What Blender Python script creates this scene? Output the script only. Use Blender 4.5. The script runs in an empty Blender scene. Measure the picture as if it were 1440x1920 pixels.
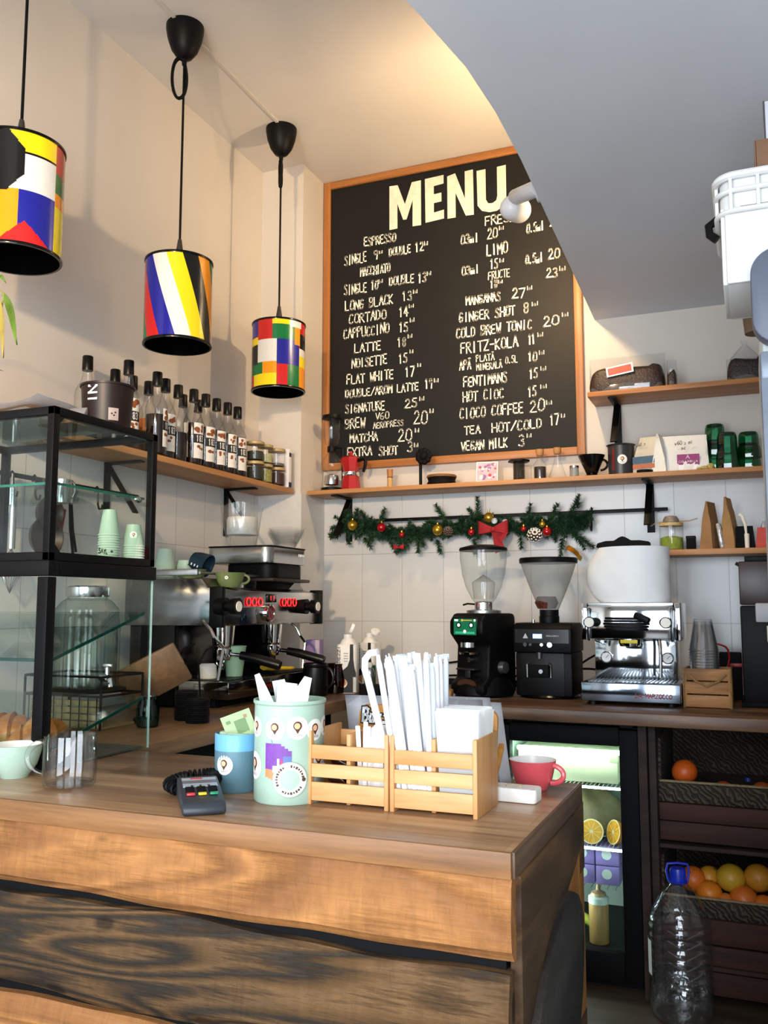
import bpy, bmesh, math, random
from mathutils import Vector, Matrix, Euler
PI = math.pi
R = math.radians
rnd = random.Random(7)
SC = bpy.context.scene
COL = SC.collection

# ------------------------------------------------------------------ camera, view, lights
cd = bpy.data.cameras.new('camera')
cam = bpy.data.objects.new('camera', cd)
COL.objects.link(cam)
cam.location = (0, -3.75, 1.236)
cam.rotation_euler = (R(90 + 6.081), 0, R(22.405))
cd.sensor_fit = 'VERTICAL'
cd.sensor_height = 32
cd.lens = 27.847
cd.clip_start = 0.02
SC.camera = cam
SC.view_settings.view_transform = 'Standard'
SC.view_settings.look = 'None'
SC.view_settings.exposure = 0.20
SC.view_settings.gamma = 1.0
SC.view_settings.use_curve_mapping = False

W = bpy.data.worlds.new('sky')
SC.world = W
W.use_nodes = True
W.node_tree.nodes['Background'].inputs[0].default_value = (0.80, 0.90, 1.0, 1)
W.node_tree.nodes['Background'].inputs[1].default_value = 0.22


def lamp(name, kind, loc, energy, col, size=0.05, target=None, size_y=None, spot=None):
    l = bpy.data.lights.new(name, kind)
    l.energy = energy
    l.color = col
    if kind == 'AREA':
        l.shape = 'RECTANGLE'
        l.size = size
        l.size_y = size_y or size
    else:
        l.shadow_soft_size = size
    if spot:
        l.spot_size = R(spot)
        l.spot_blend = 0.7
    o = bpy.data.objects.new(name, l)
    COL.objects.link(o)
    o.location = loc
    if target:
        o.rotation_euler = (Vector(target) - Vector(loc)).to_track_quat('-Z', 'Y').to_euler()
    return o


# daylight through the two tall panes of the shop front, behind the camera
lamp('daylight_pane_left', 'AREA', (-1.20, -4.72, 1.36), 60, (0.82, 0.91, 1.0), 1.1, (-0.9, -2.0, .95), 2.0)
lamp('daylight_pane_right', 'AREA', (0.25, -4.72, 1.36), 66, (0.82, 0.91, 1.0), 1.1, (-0.5, -2.0, .95), 2.0)
# warm ceiling spot in the guest room behind the camera, turned to the left wall
lamp('guest_room_spot', 'SPOT', (-0.60, -4.50, 2.23), 300, (1.0, 0.69, 0.38), 0.055, (-1.98, -.85, 2.08), spot=50)

# ------------------------------------------------------------------ mesh builder
X, Y, Z = Vector((1, 0, 0)), Vector((0, 1, 0)), Vector((0, 0, 1))


class MB:
    def __init__(s):
        s.bm = bmesh.new()

    def _mi(s, n0, mi):
        if mi:
            s.bm.faces.ensure_lookup_table()
            for f in s.bm.faces[n0:]:
                f.material_index = mi

    def box(s, c, sz, rot=(0, 0, 0), bev=0.0, mi=0, seg=2, mat=None):
        t = bmesh.new()
        bmesh.ops.create_cube(t, size=1)
        bmesh.ops.scale(t, vec=Vector(sz), verts=t.verts)
        if bev > 0:
            bmesh.ops.bevel(t, geom=t.edges[:], offset=min(bev, min(sz) * .45), segments=seg, profile=.5, affect='EDGES')
        m = Matrix.Translation(Vector(c)) @ Euler(rot).to_matrix().to_4x4()
        if mat is not None:
            m = mat @ m
        t.transform(m)
        s._add(t, mi)
        return s

    def _add(s, t, mi=0):
        vm = {}
        for v in t.verts:
            vm[v] = s.bm.verts.new(v.co)
        for f in t.faces:
            try:
                g = s.bm.faces.new([vm[v] for v in f.verts])
                g.material_index = mi if mi else f.material_index
            except ValueError:
                pass
        t.free()

    def grid(s, rows, mi=0, cyc=False, cap0=False, cap1=False, mif=None):
        bm = s.bm
        vr = []
        for r in rows:
            if len(r) == 1:
                vr.append([bm.verts.new(r[0])])
            else:
                vr.append([bm.verts.new(p) for p in r])
        for a, (r0, r1) in enumerate(zip(vr, vr[1:])):
            n = max(len(r0), len(r1))
            for i in range(n if cyc else n - 1):
                j = (i + 1) % n
                if len(r0) == 1 and len(r1) == 1:
                    continue
                if len(r0) == 1:
                    vs = [r0[0], r1[j], r1[i]]
                elif len(r1) == 1:
                    vs = [r0[i], r0[j], r1[0]]
                else:
                    vs = [r0[i], r0[j], r1[j], r1[i]]
                f = bm.faces.new(vs)
                f.material_index = mif(a, i) if mif else mi
        if cap0 and len(vr[0]) > 2:
            bm.faces.new(vr[0][::-1]).material_index = mi
        if cap1 and len(vr[-1]) > 2:
            bm.faces.new(vr[-1]).material_index = mi
        return s

    def lathe(s, prof, c=(0, 0, 0), seg=32, mi=0, mat=None, sx=1, sy=1, cap0=False, cap1=False, mif=None, off=0.0):
        m = Matrix.Translation(Vector(c))
        if mat is not None:
            m = m @ mat
        rows = []
        for (r, z) in prof:
            if r < 1e-6:
                rows.append([m @ Vector((0, 0, z))])
            else:
                rows.append([m @ Vector((r * sx * math.cos(off + 2 * PI * i / seg), r * sy * math.sin(off + 2 * PI * i / seg), z)) for i in range(seg)])
        return s.grid(rows, mi, True, cap0, cap1, mif)

    def cyl(s, p0, p1, r0, r1=None, seg=16, mi=0, caps=True):
        p0, p1 = Vector(p0), Vector(p1)
        d = p1 - p0
        q = d.to_track_quat('Z', 'Y').to_matrix().to_4x4()
        r1 = r0 if r1 is None else r1
        return s.lathe([(r0, 0), (r1, d.length)], p0, seg, mi, q, cap0=caps, cap1=caps)

    def tube(s, pts, r, seg=8, closed=False, mi=0):
        pts = [Vector(p) for p in pts]
        n = len(pts)
        rows = []
        up = None
        for i, p in enumerate(pts):
            a = pts[(i - 1) % n] if (closed or i > 0) else p
            b = pts[(i + 1) % n] if (closed or i < n - 1) else p
            t = (b - a).normalized()
            if up is None:
                up = t.orthogonal().normalized()
            else:
                up = (up - t * up.dot(t))
                up = up.normalized() if up.length > 1e-6 else t.orthogonal().normalized()
            w = t.cross(up)
            rr = r(i / (n - 1)) if callable(r) else r
            rows.append([p + (up * math.cos(2 * PI * k / seg) + w * math.sin(2 * PI * k / seg)) * rr for k in range(seg)])
        if closed:
            rows.append(rows[0])
            s.grid(rows, mi, True)
            bmesh.ops.remove_doubles(s.bm, verts=s.bm.verts[-seg * (n + 1):], dist=1e-6)
            return s
        return s.grid(rows, mi, True, True, True)

    def prism(s, poly, h, mat=None, mi=0, bev=0):
        """polygon in XY extruded along Z by h"""
        t = bmesh.new()
        vs = [t.verts.new((p[0], p[1], 0)) for p in poly]
        f = t.faces.new(vs)
        if f.normal.z > 0:
            f.normal_flip()
        ex = bmesh.ops.extrude_face_region(t, geom=[f])
        bmesh.ops.translate(t, vec=(0, 0, h), verts=[v for v in ex['geom'] if isinstance(v, bmesh.types.BMVert)])
        t.normal_update()
        if bev:
            bmesh.ops.bevel(t, geom=t.edges[:], offset=bev, segments=2, profile=.5, affect='EDGES')
        if mat is not None:
            t.transform(mat)
        s._add(t, mi)
        return s

    def sphere(s, c, r, sc=(1, 1, 1), u=20, v=12, mi=0, mat=None):
        t = bmesh.new()
        bmesh.ops.create_uvsphere(t, u_segments=u, v_segments=v, radius=r)
        bmesh.ops.scale(t, vec=Vector(sc), verts=t.verts)
        m = Matrix.Translation(Vector(c))
        if mat is not None:
            m = m @ mat
        t.transform(m)
        s._add(t, mi)
        return s

    def quad(s, pts, mi=0):
        f = s.bm.faces.new([s.bm.verts.new(p) for p in pts])
        f.material_index = mi
        return s

    def disc(s, c, r, n=(0, 0, 1), seg=24, mi=0, h=0.0008):
        c, n = Vector(c), Vector(n).normalized()
        return s.cyl(c, c + n * h, r, r, seg, mi)

    def build(s, name, mats, parent=None, label=None, ang=38, flat=False, kind=None):
        bm = s.bm
        bmesh.ops.recalc_face_normals(bm, faces=bm.faces[:])
        if not flat:
            lim = R(ang)
            for f in bm.faces:
                f.smooth = True
            for e in bm.edges:
                if len(e.link_faces) == 2 and e.calc_face_angle(0) > lim:
                    e.smooth = False
        me = bpy.data.meshes.new(name)
        bm.to_mesh(me)
        bm.free()
        for m in (mats if isinstance(mats, (list, tuple)) else [mats]):
            me.materials.append(m)
        o = bpy.data.objects.new(name, me)
        COL.objects.link(o)
        if parent:
            o.parent = parent
        if label:
            o['label'] = label
        if kind:
            o['kind'] = kind
        return o


def tag(o, label, cat, group=None, kind=None):
    o['label'] = label
    o['category'] = cat
    if group:
        o['group'] = group
    if kind:
        o['kind'] = kind
    return o


def thing(name, label, cat, loc=(0, 0, 0), rz=0.0, group=None, rot=None):
    o = bpy.data.objects.new(name, None)
    o.empty_display_size = 0.03
    COL.objects.link(o)
    o.location = loc
    o.rotation_euler = rot if rot else (0, 0, rz)
    return tag(o, label, cat, group)


def solo(name, mb, mats, label, cat, loc=(0, 0, 0), rz=0.0, group=None, rot=None, ang=38):
    o = mb.build(name, mats, ang=ang)
    o.location = loc
    o.rotation_euler = rot if rot else (0, 0, rz)
    return tag(o, label, cat, group)


def struct(name, mb, mats, parent=None):
    return mb.build(name, mats, parent, kind='structure')


def dup(o, label=None, loc=None, rz=None, rot=None, group=None):
    def cp(a, par):
        c = a.copy()
        COL.objects.link(c)
        c.parent = par
        for ch in [k for k in a.children]:
            cp(ch, c)
        return c
    c = cp(o, o.parent)
    if label:
        c['label'] = label
    if group:
        c['group'] = group
    if loc:
        c.location = loc
    if rz is not None:
        c.rotation_euler = (0, 0, rz)
    if rot is not None:
        c.rotation_euler = rot
    return c


# ------------------------------------------------------------------ materials
def lin(h):
    if isinstance(h, str):
        h = h.lstrip('#')
        c = [int(h[i:i + 2], 16) / 255 for i in (0, 2, 4)]
    else:
        c = h
    return tuple((x / 12.92 if x <= .04045 else ((x + .055) / 1.055) ** 2.4) for x in c) + (1,)


class NT:
    def __init__(s, name):
        s.m = bpy.data.materials.new(name)
        s.m.use_nodes = True
        s.t = s.m.node_tree
        s.b = s.t.nodes['Principled BSDF']
        s.out = s.t.nodes['Material Output']

    def n(s, typ, **kw):
        d = s.t.nodes.new(typ)
        for k, v in kw.items():
            if k in ('inp',):
                for a, b in v.items():
                    d.inputs[a].default_value = b
            else:
                setattr(d, k, v)
        return d

    def l(s, a, b):
        s.t.links.new(a, b)

    def ramp(s, src, stops, interp='LINEAR'):
        r = s.n('ShaderNodeValToRGB')
        r.color_ramp.interpolation = interp
        e = r.color_ramp.elements
        while len(e) < len(stops):
            e.new(.5)
        for el, (p, c) in zip(e, stops):
            el.position = p
            el.color = c
        s.l(src, r.inputs[0])
        return r.outputs[0]

    def coords(s, scale=(1, 1, 1), rot=(0, 0, 0), loc=(0, 0, 0)):
        tc = s.n('ShaderNodeTexCoord')
        mp = s.n('ShaderNodeMapping')
        mp.inputs['Scale'].default_value = scale
        mp.inputs['Rotation'].default_value = rot
        mp.inputs['Location'].default_value = loc
        s.l(tc.outputs['Object'], mp.inputs[0])
        return mp.outputs[0]

    def noise(s, vec, scale=5, detail=4, rough=.55, dist=0):
        k = s.n('ShaderNodeTexNoise')
        k.inputs['Scale'].default_value = scale
        k.inputs['Detail'].default_value = detail
        k.inputs['Roughness'].default_value = rough
        k.inputs['Distortion'].default_value = dist
        s.l(vec, k.inputs['Vector'])
        return k.outputs['Fac']

    def mix(s, fac, a, b, mode='MIX'):
        k = s.n('ShaderNodeMix', data_type='RGBA', blend_type=mode)
        for v, sock in ((fac, 0), (a, 6), (b, 7)):
            if hasattr(v, 'links'):
                s.l(v, k.inputs[sock])
            else:
                k.inputs[sock].default_value = v
        return k.outputs[2]

    def math(s, op, a, b=0.0):
        k = s.n('ShaderNodeMath', operation=op)
        for v, i in ((a, 0), (b, 1)):
            if hasattr(v, 'links'):
                s.l(v, k.inputs[i])
            else:
                k.inputs[i].default_value = v
        return k.outputs[0]

    def bump(s, h, strength=.2, dist=.002):
        k = s.n('ShaderNodeBump')
        k.inputs['Strength'].default_value = strength
        k.inputs['Distance'].default_value = dist
        s.l(h, k.inputs['Height'])
        s.l(k.outputs[0], s.b.inputs['Normal'])


_mc = {}


def M(col, rough=.5, metal=0.0, var=.06, scale=40, bump=0.0, em=None, ems=0.0, coat=0.0, spec=None, name=None):
    key = (col, rough, metal, var, scale, bump, em, ems, coat, spec)
    if key in _mc:
        return _mc[key]
    t = NT(name or 'plain_%s' % str(col).lstrip('#'))
    c = lin(col)
    v = t.coords()
    f = t.noise(v, scale, 3)
    lo = tuple(max(0, x * (1 - var)) for x in c[:3]) + (1,)
    hi = tuple(min(1, x * (1 + var)) for x in c[:3]) + (1,)
    t.l(t.ramp(f, [(.3, lo), (.7, hi)]), t.b.inputs['Base Color'])
    t.b.inputs['Roughness'].default_value = rough
    t.b.inputs['Metallic'].default_value = metal
    if coat:
        t.b.inputs['Coat Weight'].default_value = coat
        t.b.inputs['Coat Roughness'].default_value = .08
    if spec is not None:
        t.b.inputs['Specular IOR Level'].default_value = spec
    if bump:
        t.bump(f, bump, .003)
    if em:
        t.b.inputs['Emission Color'].default_value = lin(em)
        t.b.inputs['Emission Strength'].default_value = ems
    _mc[key] = t.m
    return t.m


def glass(name, tint='#ffffff', edge='#b8c4c0', refl=.6, base=.05, rough=.02, haze=0.0, ripple=0.0):
    """thin clear sheet: tinted see-through plus a mirror coat that grows at grazing angles"""
    t = NT(name)
    t.t.nodes.remove(t.b)
    lw = t.n('ShaderNodeLayerWeight')
    lw.inputs[0].default_value = .35
    v = t.coords()
    nz = t.noise(v, 8, 2)
    tr = t.n('ShaderNodeBsdfTransparent')
    t.l(t.mix(t.math('POWER', lw.outputs['Facing'], 2.2), lin(tint), lin(edge)), tr.inputs[0])
    gl = t.n('ShaderNodeBsdfGlossy')
    gl.inputs['Roughness'].default_value = rough
    if ripple:
        bp = t.n('ShaderNodeBump')
        bp.inputs['Strength'].default_value = ripple
        bp.inputs['Distance'].default_value = .02
        t.l(t.noise(v, 22, 2, .5, .6), bp.inputs['Height'])
        t.l(bp.outputs[0], gl.inputs['Normal'])
    fac = t.math('ADD', t.math('MULTIPLY', t.math('POWER', lw.outputs['Facing'], 3.5), refl), t.math('MULTIPLY', nz, base * 2))
    mx = t.n('ShaderNodeMixShader')
    t.l(fac, mx.inputs[0])
    t.l(tr.outputs[0], mx.inputs[1])
    t.l(gl.outputs[0], mx.inputs[2])
    res = mx.outputs[0]
    if haze:
        df = t.n('ShaderNodeBsdfDiffuse')
        df.inputs[0].default_value = lin('#d8dcdc')
        m2 = t.n('ShaderNodeMixShader')
        m2.inputs[0].default_value = haze
        t.l(res, m2.inputs[1])
        t.l(df.outputs[0], m2.inputs[2])
        res = m2.outputs[0]
    t.l(res, t.out.inputs[0])
    return t.m


def wood(name, dark, mid, light, along='x', s_along=1.2, s_across=14, rough=.5, bump=.25, rings=0, coat=0, seed=0.0, plank=None):
    t = NT(name)
    sc = {'x': (s_along, s_across, s_across), 'y': (s_across, s_along, s_across), 'z': (s_across, s_across, s_along)}[along]
    v = t.coords(sc, loc=(seed, seed * .7, seed * 1.3))
    a = t.noise(v, 1.6, 8, .62, .35)
    b = t.noise(v, 7, 6, .7)
    h = t.math('ADD', t.math('MULTIPLY', a, .7), t.math('MULTIPLY', b, .3))
    col = t.ramp(h, [(.32, lin(dark)), (.5, lin(mid)), (.68, lin(light))])
    if rings:
        v2 = t.coords(tuple(x * .12 if x > 2 else x * .8 for x in sc), loc=(seed * 2.1, seed, seed))
        q = t.noise(v2, 2.2, 2, .45, .25)
        rg = t.math('SINE', t.math('MULTIPLY', q, rings))
        rr = t.ramp(rg, [(.35, (1, 1, 1, 1)), (.95, (.30, .28, .26, 1))])
        col = t.mix(.62, col, rr, 'MULTIPLY')
        h = t.math('ADD', h, t.math('MULTIPLY', rg, -.12))
    if plank:
        pw, ph, tone = plank
        br = t.n('ShaderNodeTexBrick')
        br.inputs['Color1'].default_value = (1, 1, 1, 1)
        br.inputs['Color2'].default_value = tone
        br.inputs['Mortar'].default_value = (.62, .58, .55, 1)
        br.inputs['Scale'].default_value = 1
        br.inputs['Mortar Size'].default_value = .0006
        br.inputs['Bias'].default_value = -.1
        br.inputs['Brick Width'].default_value = pw
        br.inputs['Row Height'].default_value = ph
        br.offset = .37
        vv = t.coords((1, 1, 1), loc=(.13 + seed, .041, 0), rot=(0, 0, PI / 2 if along == 'y' else 0))
        t.l(vv, br.inputs[0])
        col = t.mix(1.0, col, br.outputs[0], 'MULTIPLY')
    t.l(col, t.b.inputs['Base Color'])
    t.b.inputs['Roughness'].default_value = rough
    if coat:
        t.b.inputs['Coat Weight'].default_value = coat
        t.b.inputs['Coat Roughness'].default_value = .18
    t.bump(h, bump, .004)
    return t.m


def tiles(name, plane):
    t = NT(name)
    rot = {'xz': (-PI / 2, 0, 0), 'yz': (0, 0, 0)}[plane]
    tc = t.n('ShaderNodeTexCoord')
    sp = t.n('ShaderNodeSeparateXYZ')
    t.l(tc.outputs['Object'], sp.inputs[0])
    cb = t.n('ShaderNodeCombineXYZ')
    t.l(sp.outputs['X' if plane == 'xz' else 'Y'], cb.inputs[0])
    t.l(sp.outputs['Z'], cb.inputs[1])
    mp = t.n('ShaderNodeMapping')
    mp.inputs['Location'].default_value = (.083, .0465, 0)
    t.l(cb.outputs[0], mp.inputs[0])
    br = t.n('ShaderNodeTexBrick')
    br.offset = 0
    br.inputs['Scale'].default_value = 1
    br.inputs['Brick Width'].default_value = .196
    br.inputs['Row Height'].default_value = .3045
    br.inputs['Mortar Size'].default_value = .0018
    br.inputs['Mortar Smooth'].default_value = .3
    br.inputs['Color1'].default_value = lin('#d3d3d2')
    br.inputs['Color2'].default_value = lin('#cdcdcc')
    br.inputs['Mortar'].default_value = lin('#aeadaa')
    t.l(mp.outputs[0], br.inputs[0])
    n = t.noise(mp.outputs[0], 3, 3)
    t.l(t.mix(.06, br.outputs[0], t.ramp(n, [(.35, lin('#c4beb4')), (.65, lin('#ffffff'))]), 'MULTIPLY'), t.b.inputs['Base Color'])
    t.b.inputs['Roughness'].default_value = .22
    inv = t.math('SUBTRACT', 1.0, br.outputs['Fac'])
    t.bump(t.math('ADD', inv, t.math('MULTIPLY', n, .35)), .25, .002)
    return t.m


def plaster(name, col):
    t = NT(name)
    v = t.coords()
    n = t.noise(v, 2.2, 5, .6)
    n2 = t.noise(v, 60, 3)
    c = lin(col)
    lo = tuple(x * .93 for x in c[:3]) + (1,)
    t.l(t.ramp(n, [(.3, lo), (.65, c)]), t.b.inputs['Base Color'])
    t.b.inputs['Roughness'].default_value = .85
    t.bump(t.math('ADD', t.math('MULTIPLY', n2, .25), n), .12, .006)
    return t.m


WHITE = plaster('white_plaster', '#d0c8be')
CEILW = plaster('ceiling_paint', '#cdc7c0')
SOFFW = plaster('lowered_ceiling_paint', '#ced0d5')
BLACK = M('#060607', .48, 0, .1, spec=.16)
BLACKM = M('#060607', .32, 0, .1, spec=.3)
BLKGLOSS = M('#050506', .16, 0, .1, spec=.35)
MATBLK = M('#09090a', .7, 0, .12, spec=.15)
STEEL = M('#c9cbcd', .2, 1.0, .04, 60)
CHROME = M('#e6e8ea', .06, 1.0, .02)
BRUSH = M('#a9abac', .34, 1.0, .08, 90)
PAPER = M('#f1f1ef', .75, 0, .03)
MINT = M('#aec5b2', .42, 0, .04)
MINTD = M('#9db3a1', .55, 0, .05)
CREAM = M('#efe9dc', .5, 0, .04)
RED = M('#b01a22', .3, 0, .06)
INK = M('#17171a', .6, 0, .1)
CHALK = M('#f0ead9', .8, 0, .10, 70)
GLS = glass('clear_glass')
GLSC = glass('case_glass', '#f8fcfa', '#cfded9', .45, .03)
GLSEDGE = M('#0d4038', .12, 0, .15)
GLSMUG = glass('mug_glass', '#ffffff', '#b3bcbc', .8, .06)
PLAST = glass('clear_plastic', '#fbfcfd', '#c3cace', .55, .08, .08, .06)
HOPPER = glass('hopper_plastic', '#f8f9f8', '#bfc3c1', .5, .05, .05, .05)
HOPPERS = glass('smoked_hopper_plastic', '#e4e3de', '#a5a49f', .4, .06, .12, .22)
WTOP = wood('counter_laminate', '#6b4a33', '#a37c58', '#c4a27a', 'x', .9, 12, .33, .12, plank=(.55, .105, (.46, .42, .40, 1)), coat=.15)
WEDGE = wood('counter_edge', '#5e3f22', '#8c5e34', '#a87746', 'x', 1.0, 16, .5, .15)
WBACK = wood('worktop_wood', '#3f2b1c', '#6b4a31', '#876243', 'x', 1.1, 15, .42, .2, rings=14)
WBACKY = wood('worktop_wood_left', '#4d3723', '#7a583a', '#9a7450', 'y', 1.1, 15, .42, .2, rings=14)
WSHELF = wood('shelf_board', '#9c6a3c', '#b57e4b', '#c99360', 'x', .9, 22, .5, .08)
WSHELFY = wood('shelf_board_left', '#9c6a3c', '#b57e4b', '#c99360', 'y', .9, 22, .5, .08)
WFRAME = wood('frame_wood', '#8a5526', '#a66a34', '#bb7e43', 'z', .9, 25, .45, .1)
WFRAMEX = wood('frame_wood_across', '#8a5526', '#a66a34', '#bb7e43', 'x', .9, 25, .45, .1)
WPINE = wood('box_pine', '#c4854b', '#d69d63', '#e3b27c', 'x', 1.5, 18, .5, .08)
WPINEY = wood('box_pine_side', '#bb7f48', '#cc955c', '#daa972', 'z', 1.5, 18, .5, .08)


def rough_plank(name, base, grain, worn, along, bands, contrast, saw, seed, patch=None, rough=.62):
    """weathered sawn board: long growth rings that swirl round knots, worn patches, cross saw marks"""
    t = NT(name)
    k = {'x': (1, 0, 0), 'y': (0, 1, 0), 'z': (0, 0, 1)}[along]
    st = tuple(.55 if q else 3.2 for q in k)
    v = t.coords(st, loc=(seed, seed * .6, seed * 1.7))
    a = t.noise(v, 1.7, 2, .4, .55)
    fine = t.noise(t.coords(tuple(2.2 if q else 40 for q in k), loc=(seed, 0, seed)), 5, 8, .75)
    rg = t.math('SINE', t.math('MULTIPLY', t.math('ADD', a, t.math('MULTIPLY', fine, .045)), bands))
    big = t.noise(t.coords(tuple(1.1 if q else 3.5 for q in k), loc=(seed * 3, seed, 0)), 2.4, 4, .6)
    h = t.math('ADD', t.math('MULTIPLY', rg, .5), .5)
    col = t.mix(h, lin(grain), lin(base))
    col = t.mix(t.ramp(big, [(.42, (0, 0, 0, 1)), (.66, (1, 1, 1, 1))]), col, lin(worn))
    col = t.mix(t.math('MULTIPLY', t.math('SUBTRACT', 1.0, h), contrast), col, lin(grain))
    sw = t.noise(t.coords(tuple(30 if q else 7.0 for q in k), loc=(seed, 0, 0), rot=(0, R(14), 0)), 1.5, 5, .75, .6)
    if saw:
        col = t.mix(saw, col, t.ramp(sw, [(.3, (.45, .40, .36, 1)), (.62, (1.25, 1.22, 1.18, 1))]), 'MULTIPLY')
    col = t.mix(.75, col, t.ramp(fine, [(.25, (.55, .52, .5, 1)), (.6, (1.1, 1.1, 1.1, 1))]), 'MULTIPLY')
    # dark knots and nail holes
    vo = t.n('ShaderNodeTexVoronoi')
    vo.inputs['Scale'].default_value = 1
    t.l(t.coords(tuple(4.6 if q else 9 for q in k), loc=(seed * 1.3, seed, seed)), vo.inputs['Vector'])
    kn = t.ramp(vo.outputs['Distance'], [(.07, (.12, .09, .07, 1)), (.12, (1, 1, 1, 1))])
    col = t.mix(.8, col, kn, 'MULTIPLY')
    t.l(col, t.b.inputs['Base Color'])
    t.b.inputs['Roughness'].default_value = rough
    t.b.inputs['Specular IOR Level'].default_value = .3
    t.bump(t.math('ADD', t.math('MULTIPLY', h, .7), t.math('ADD', t.math('MULTIPLY', fine, .5), t.math('MULTIPLY', sw, .5 * bool(saw)))), .55, .006)
    return t.m


WFRONT = rough_plank('rough_plank_light', '#b27a45', '#8a5a33', '#a8713f', 'x', 60, .35, .35, 1.3)
WFRONTD = rough_plank('rough_plank_dark', '#2c241c', '#6e5030', '#2a231c', 'x', 150, .5, .3, 4.1)
WEND = rough_plank('end_plank_brown', '#6a4a2a', '#3a2717', '#4a3520', 'y', 40, .3, .0, 2.2)
WENDD = rough_plank('end_slab_dark', '#3a342d', '#1d1813', '#2a2520', 'y', 30, .3, .2, 6.6, rough=.5)
WENDO = rough_plank('end_plank_orange', '#a8712f', '#7c4d1f', '#986328', 'z', 24, .3, .0, 3.3)
WDARK = wood('dark_cabinet_wood', '#1a0f0a', '#2f1b12', '#43281a', 'x', 1.0, 12, .75, .3, rings=14, seed=5.0)
WFLOOR = wood('floor_boards', '#2d231b', '#4a3a2d', '#5d4a3a', 'x', .8, 9, .5, .2, plank=(1.2, .14, (.7, .68, .66, 1)), seed=9.0)
WCRATE = wood('crate_wood', '#6b4623', '#a3703c', '#c08d54', 'x', 1.6, 14, .6, .4, rings=15, seed=8.0)
WBOARD = wood('chopping_board', '#5f4128', '#7a5737', '#8f6a45', 'y', 1.2, 12, .5, .2, seed=8.5)

# ------------------------------------------------------------------ brush lettering (strokes on a 6 x 10 cell)
GL = {
    'A': '003A60 1454', 'B': '000A3A5957450500 4554523000', 'C': '594A2A1802204051', 'D': '000A2A58522000', 'E': '5A0A0050 0545', 'F': '5A0A00 0545',
    'G': '594A2A18022040535535', 'H': '0A00 6A60 0565', 'I': '3A30', 'J': '5A52402012', 'K': '0A00 5A0550', 'L': '0A0050', 'M': '000A346A60', 'N': '000A606A',
    'O': '2A1802204062684A2A', 'P': '000A4A59574605', 'Q': '2A1802204062684A2A 4260', 'R': '000A4A59574605 2560', 'S': '594A2A1917455351402001', 'T': '0A6A 3A30',
    'U': '0A022040626A', 'V': '0A306A', 'W': '0A1037506A', 'X': '0A60 6A00', 'Y': '0A356A 3530', 'Z': '0A6A0060',
    '0': '2A1802204062684A2A', '1': '183A30', '2': '182A4A58560060', '3': '192A4A58574535 455351402001', '4': '4A0363 4A40', '5': '5A1A16465452402001',
    '6': '4A18040220405254452504', '7': '0A6A20', '8': '2517192A4A5957452514122040525445', '9': '57462617192A4A595740',
    '/': '006A', '-': '1555', '.': '2021', '+': '1555 3733', 'm': '0006 05162520 25465550', 'l': '3A30', 'e': '04544536160402104051', 'i': '3036 3839',
    'a': '461602103044 4640', 'r': '1016 142646', 's': '46261534422000', 'h': '0A00 04264540', 'k': '0A00 4603 1350', 'n': '0006 04264540', 'v': '062046',
    'z': '06460040', 'o': '36160310405336', 't': '3A3140 1757', 'c': '462604022040',
}


def strokes(ch):
    br = False
    if ch == 'Ă':
        ch, br = 'A', True
    g = GL.get(ch)
    if g is None:
        return []
    out = []
    for part in g.split():
        if len(part) % 2:
            part = part[:-1]
        pl = [(int(part[i]) / 6, int(part[i + 1], 16) / 10) for i in range(0, len(part), 2)]
        out.append(pl)
    if br:
        out.append([(.3, 1.28), (.5, 1.18), (.7, 1.28)])
    return out


def letters(mb, s, o, u, v, w, h, sw, jit=0.05, mi=0, lift=0.0006, rg=None):
    """flat brush strokes: string s from o along u (width w), cap height h along v"""
    rg = rg or random.Random(len(s) * 31 + ord(s[0]))
    o, u, v = Vector(o), Vector(u).normalized(), Vector(v).normalized()
    nrm = u.cross(v).normalized()
    n = len(s)
    adv = w / (n - .22) if n > 1 else w
    cw = adv * .78 if n > 1 else w
    for k, ch in enumerate(s):
        dy = rg.uniform(-jit, jit) * h
        sl = rg.uniform(-jit, jit) * .5
        hh = h * (1 + rg.uniform(-jit, jit))
        for pl in strokes(ch):
            P = [o + u * (k * adv + (x * (1 if ch not in 'I1l' else .8)) * cw + sl * y * h) + v * (y * hh + dy) + nrm * lift * (1 + .1 * (k % 3)) for x, y in pl]
            for a, b in zip(P, P[1:]):
                d = (b - a)
                if d.length < 1e-6:
                    continue
                d.normalize()
                q = d.cross(nrm) * sw * .5 * (1 + rg.uniform(-.18, .18))
                a2, b2 = a - d * sw * .42, b + d * sw * .42
                mb.quad([a2 - q * .8, a2 + q * .8, b2 + q, b2 - q], mi)
    return mb


# ------------------------------------------------------------------ the room
XL, YP, XP, ZC = -2.072, -0.235, -1.854, 3.287
struct('floor', MB().box((-.4, -2.6, -.03), (4.4, 7.4, .06)), WFLOOR)
struct('wall_back', MB().box((-.4, .05, 1.65), (3.6, .1, 3.3)), WHITE)
struct('wall_left', MB().box((XL - .05, -3.0, 1.65), (.1, 6.6, 3.3)), WHITE)
struct('wall_right', MB().box((1.35, -3.0, 1.65), (.1, 6.6, 3.3)), WHITE)
struct('trim_1', MB().box(((XL + XP) / 2, YP / 2, ZC / 2), (XP - XL, -YP, ZC)), WHITE)          # corner pillar
struct('ceiling', MB().box((-.4, -2.6, ZC + .05), (4.4, 7.4, .1)), CEILW)
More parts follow.
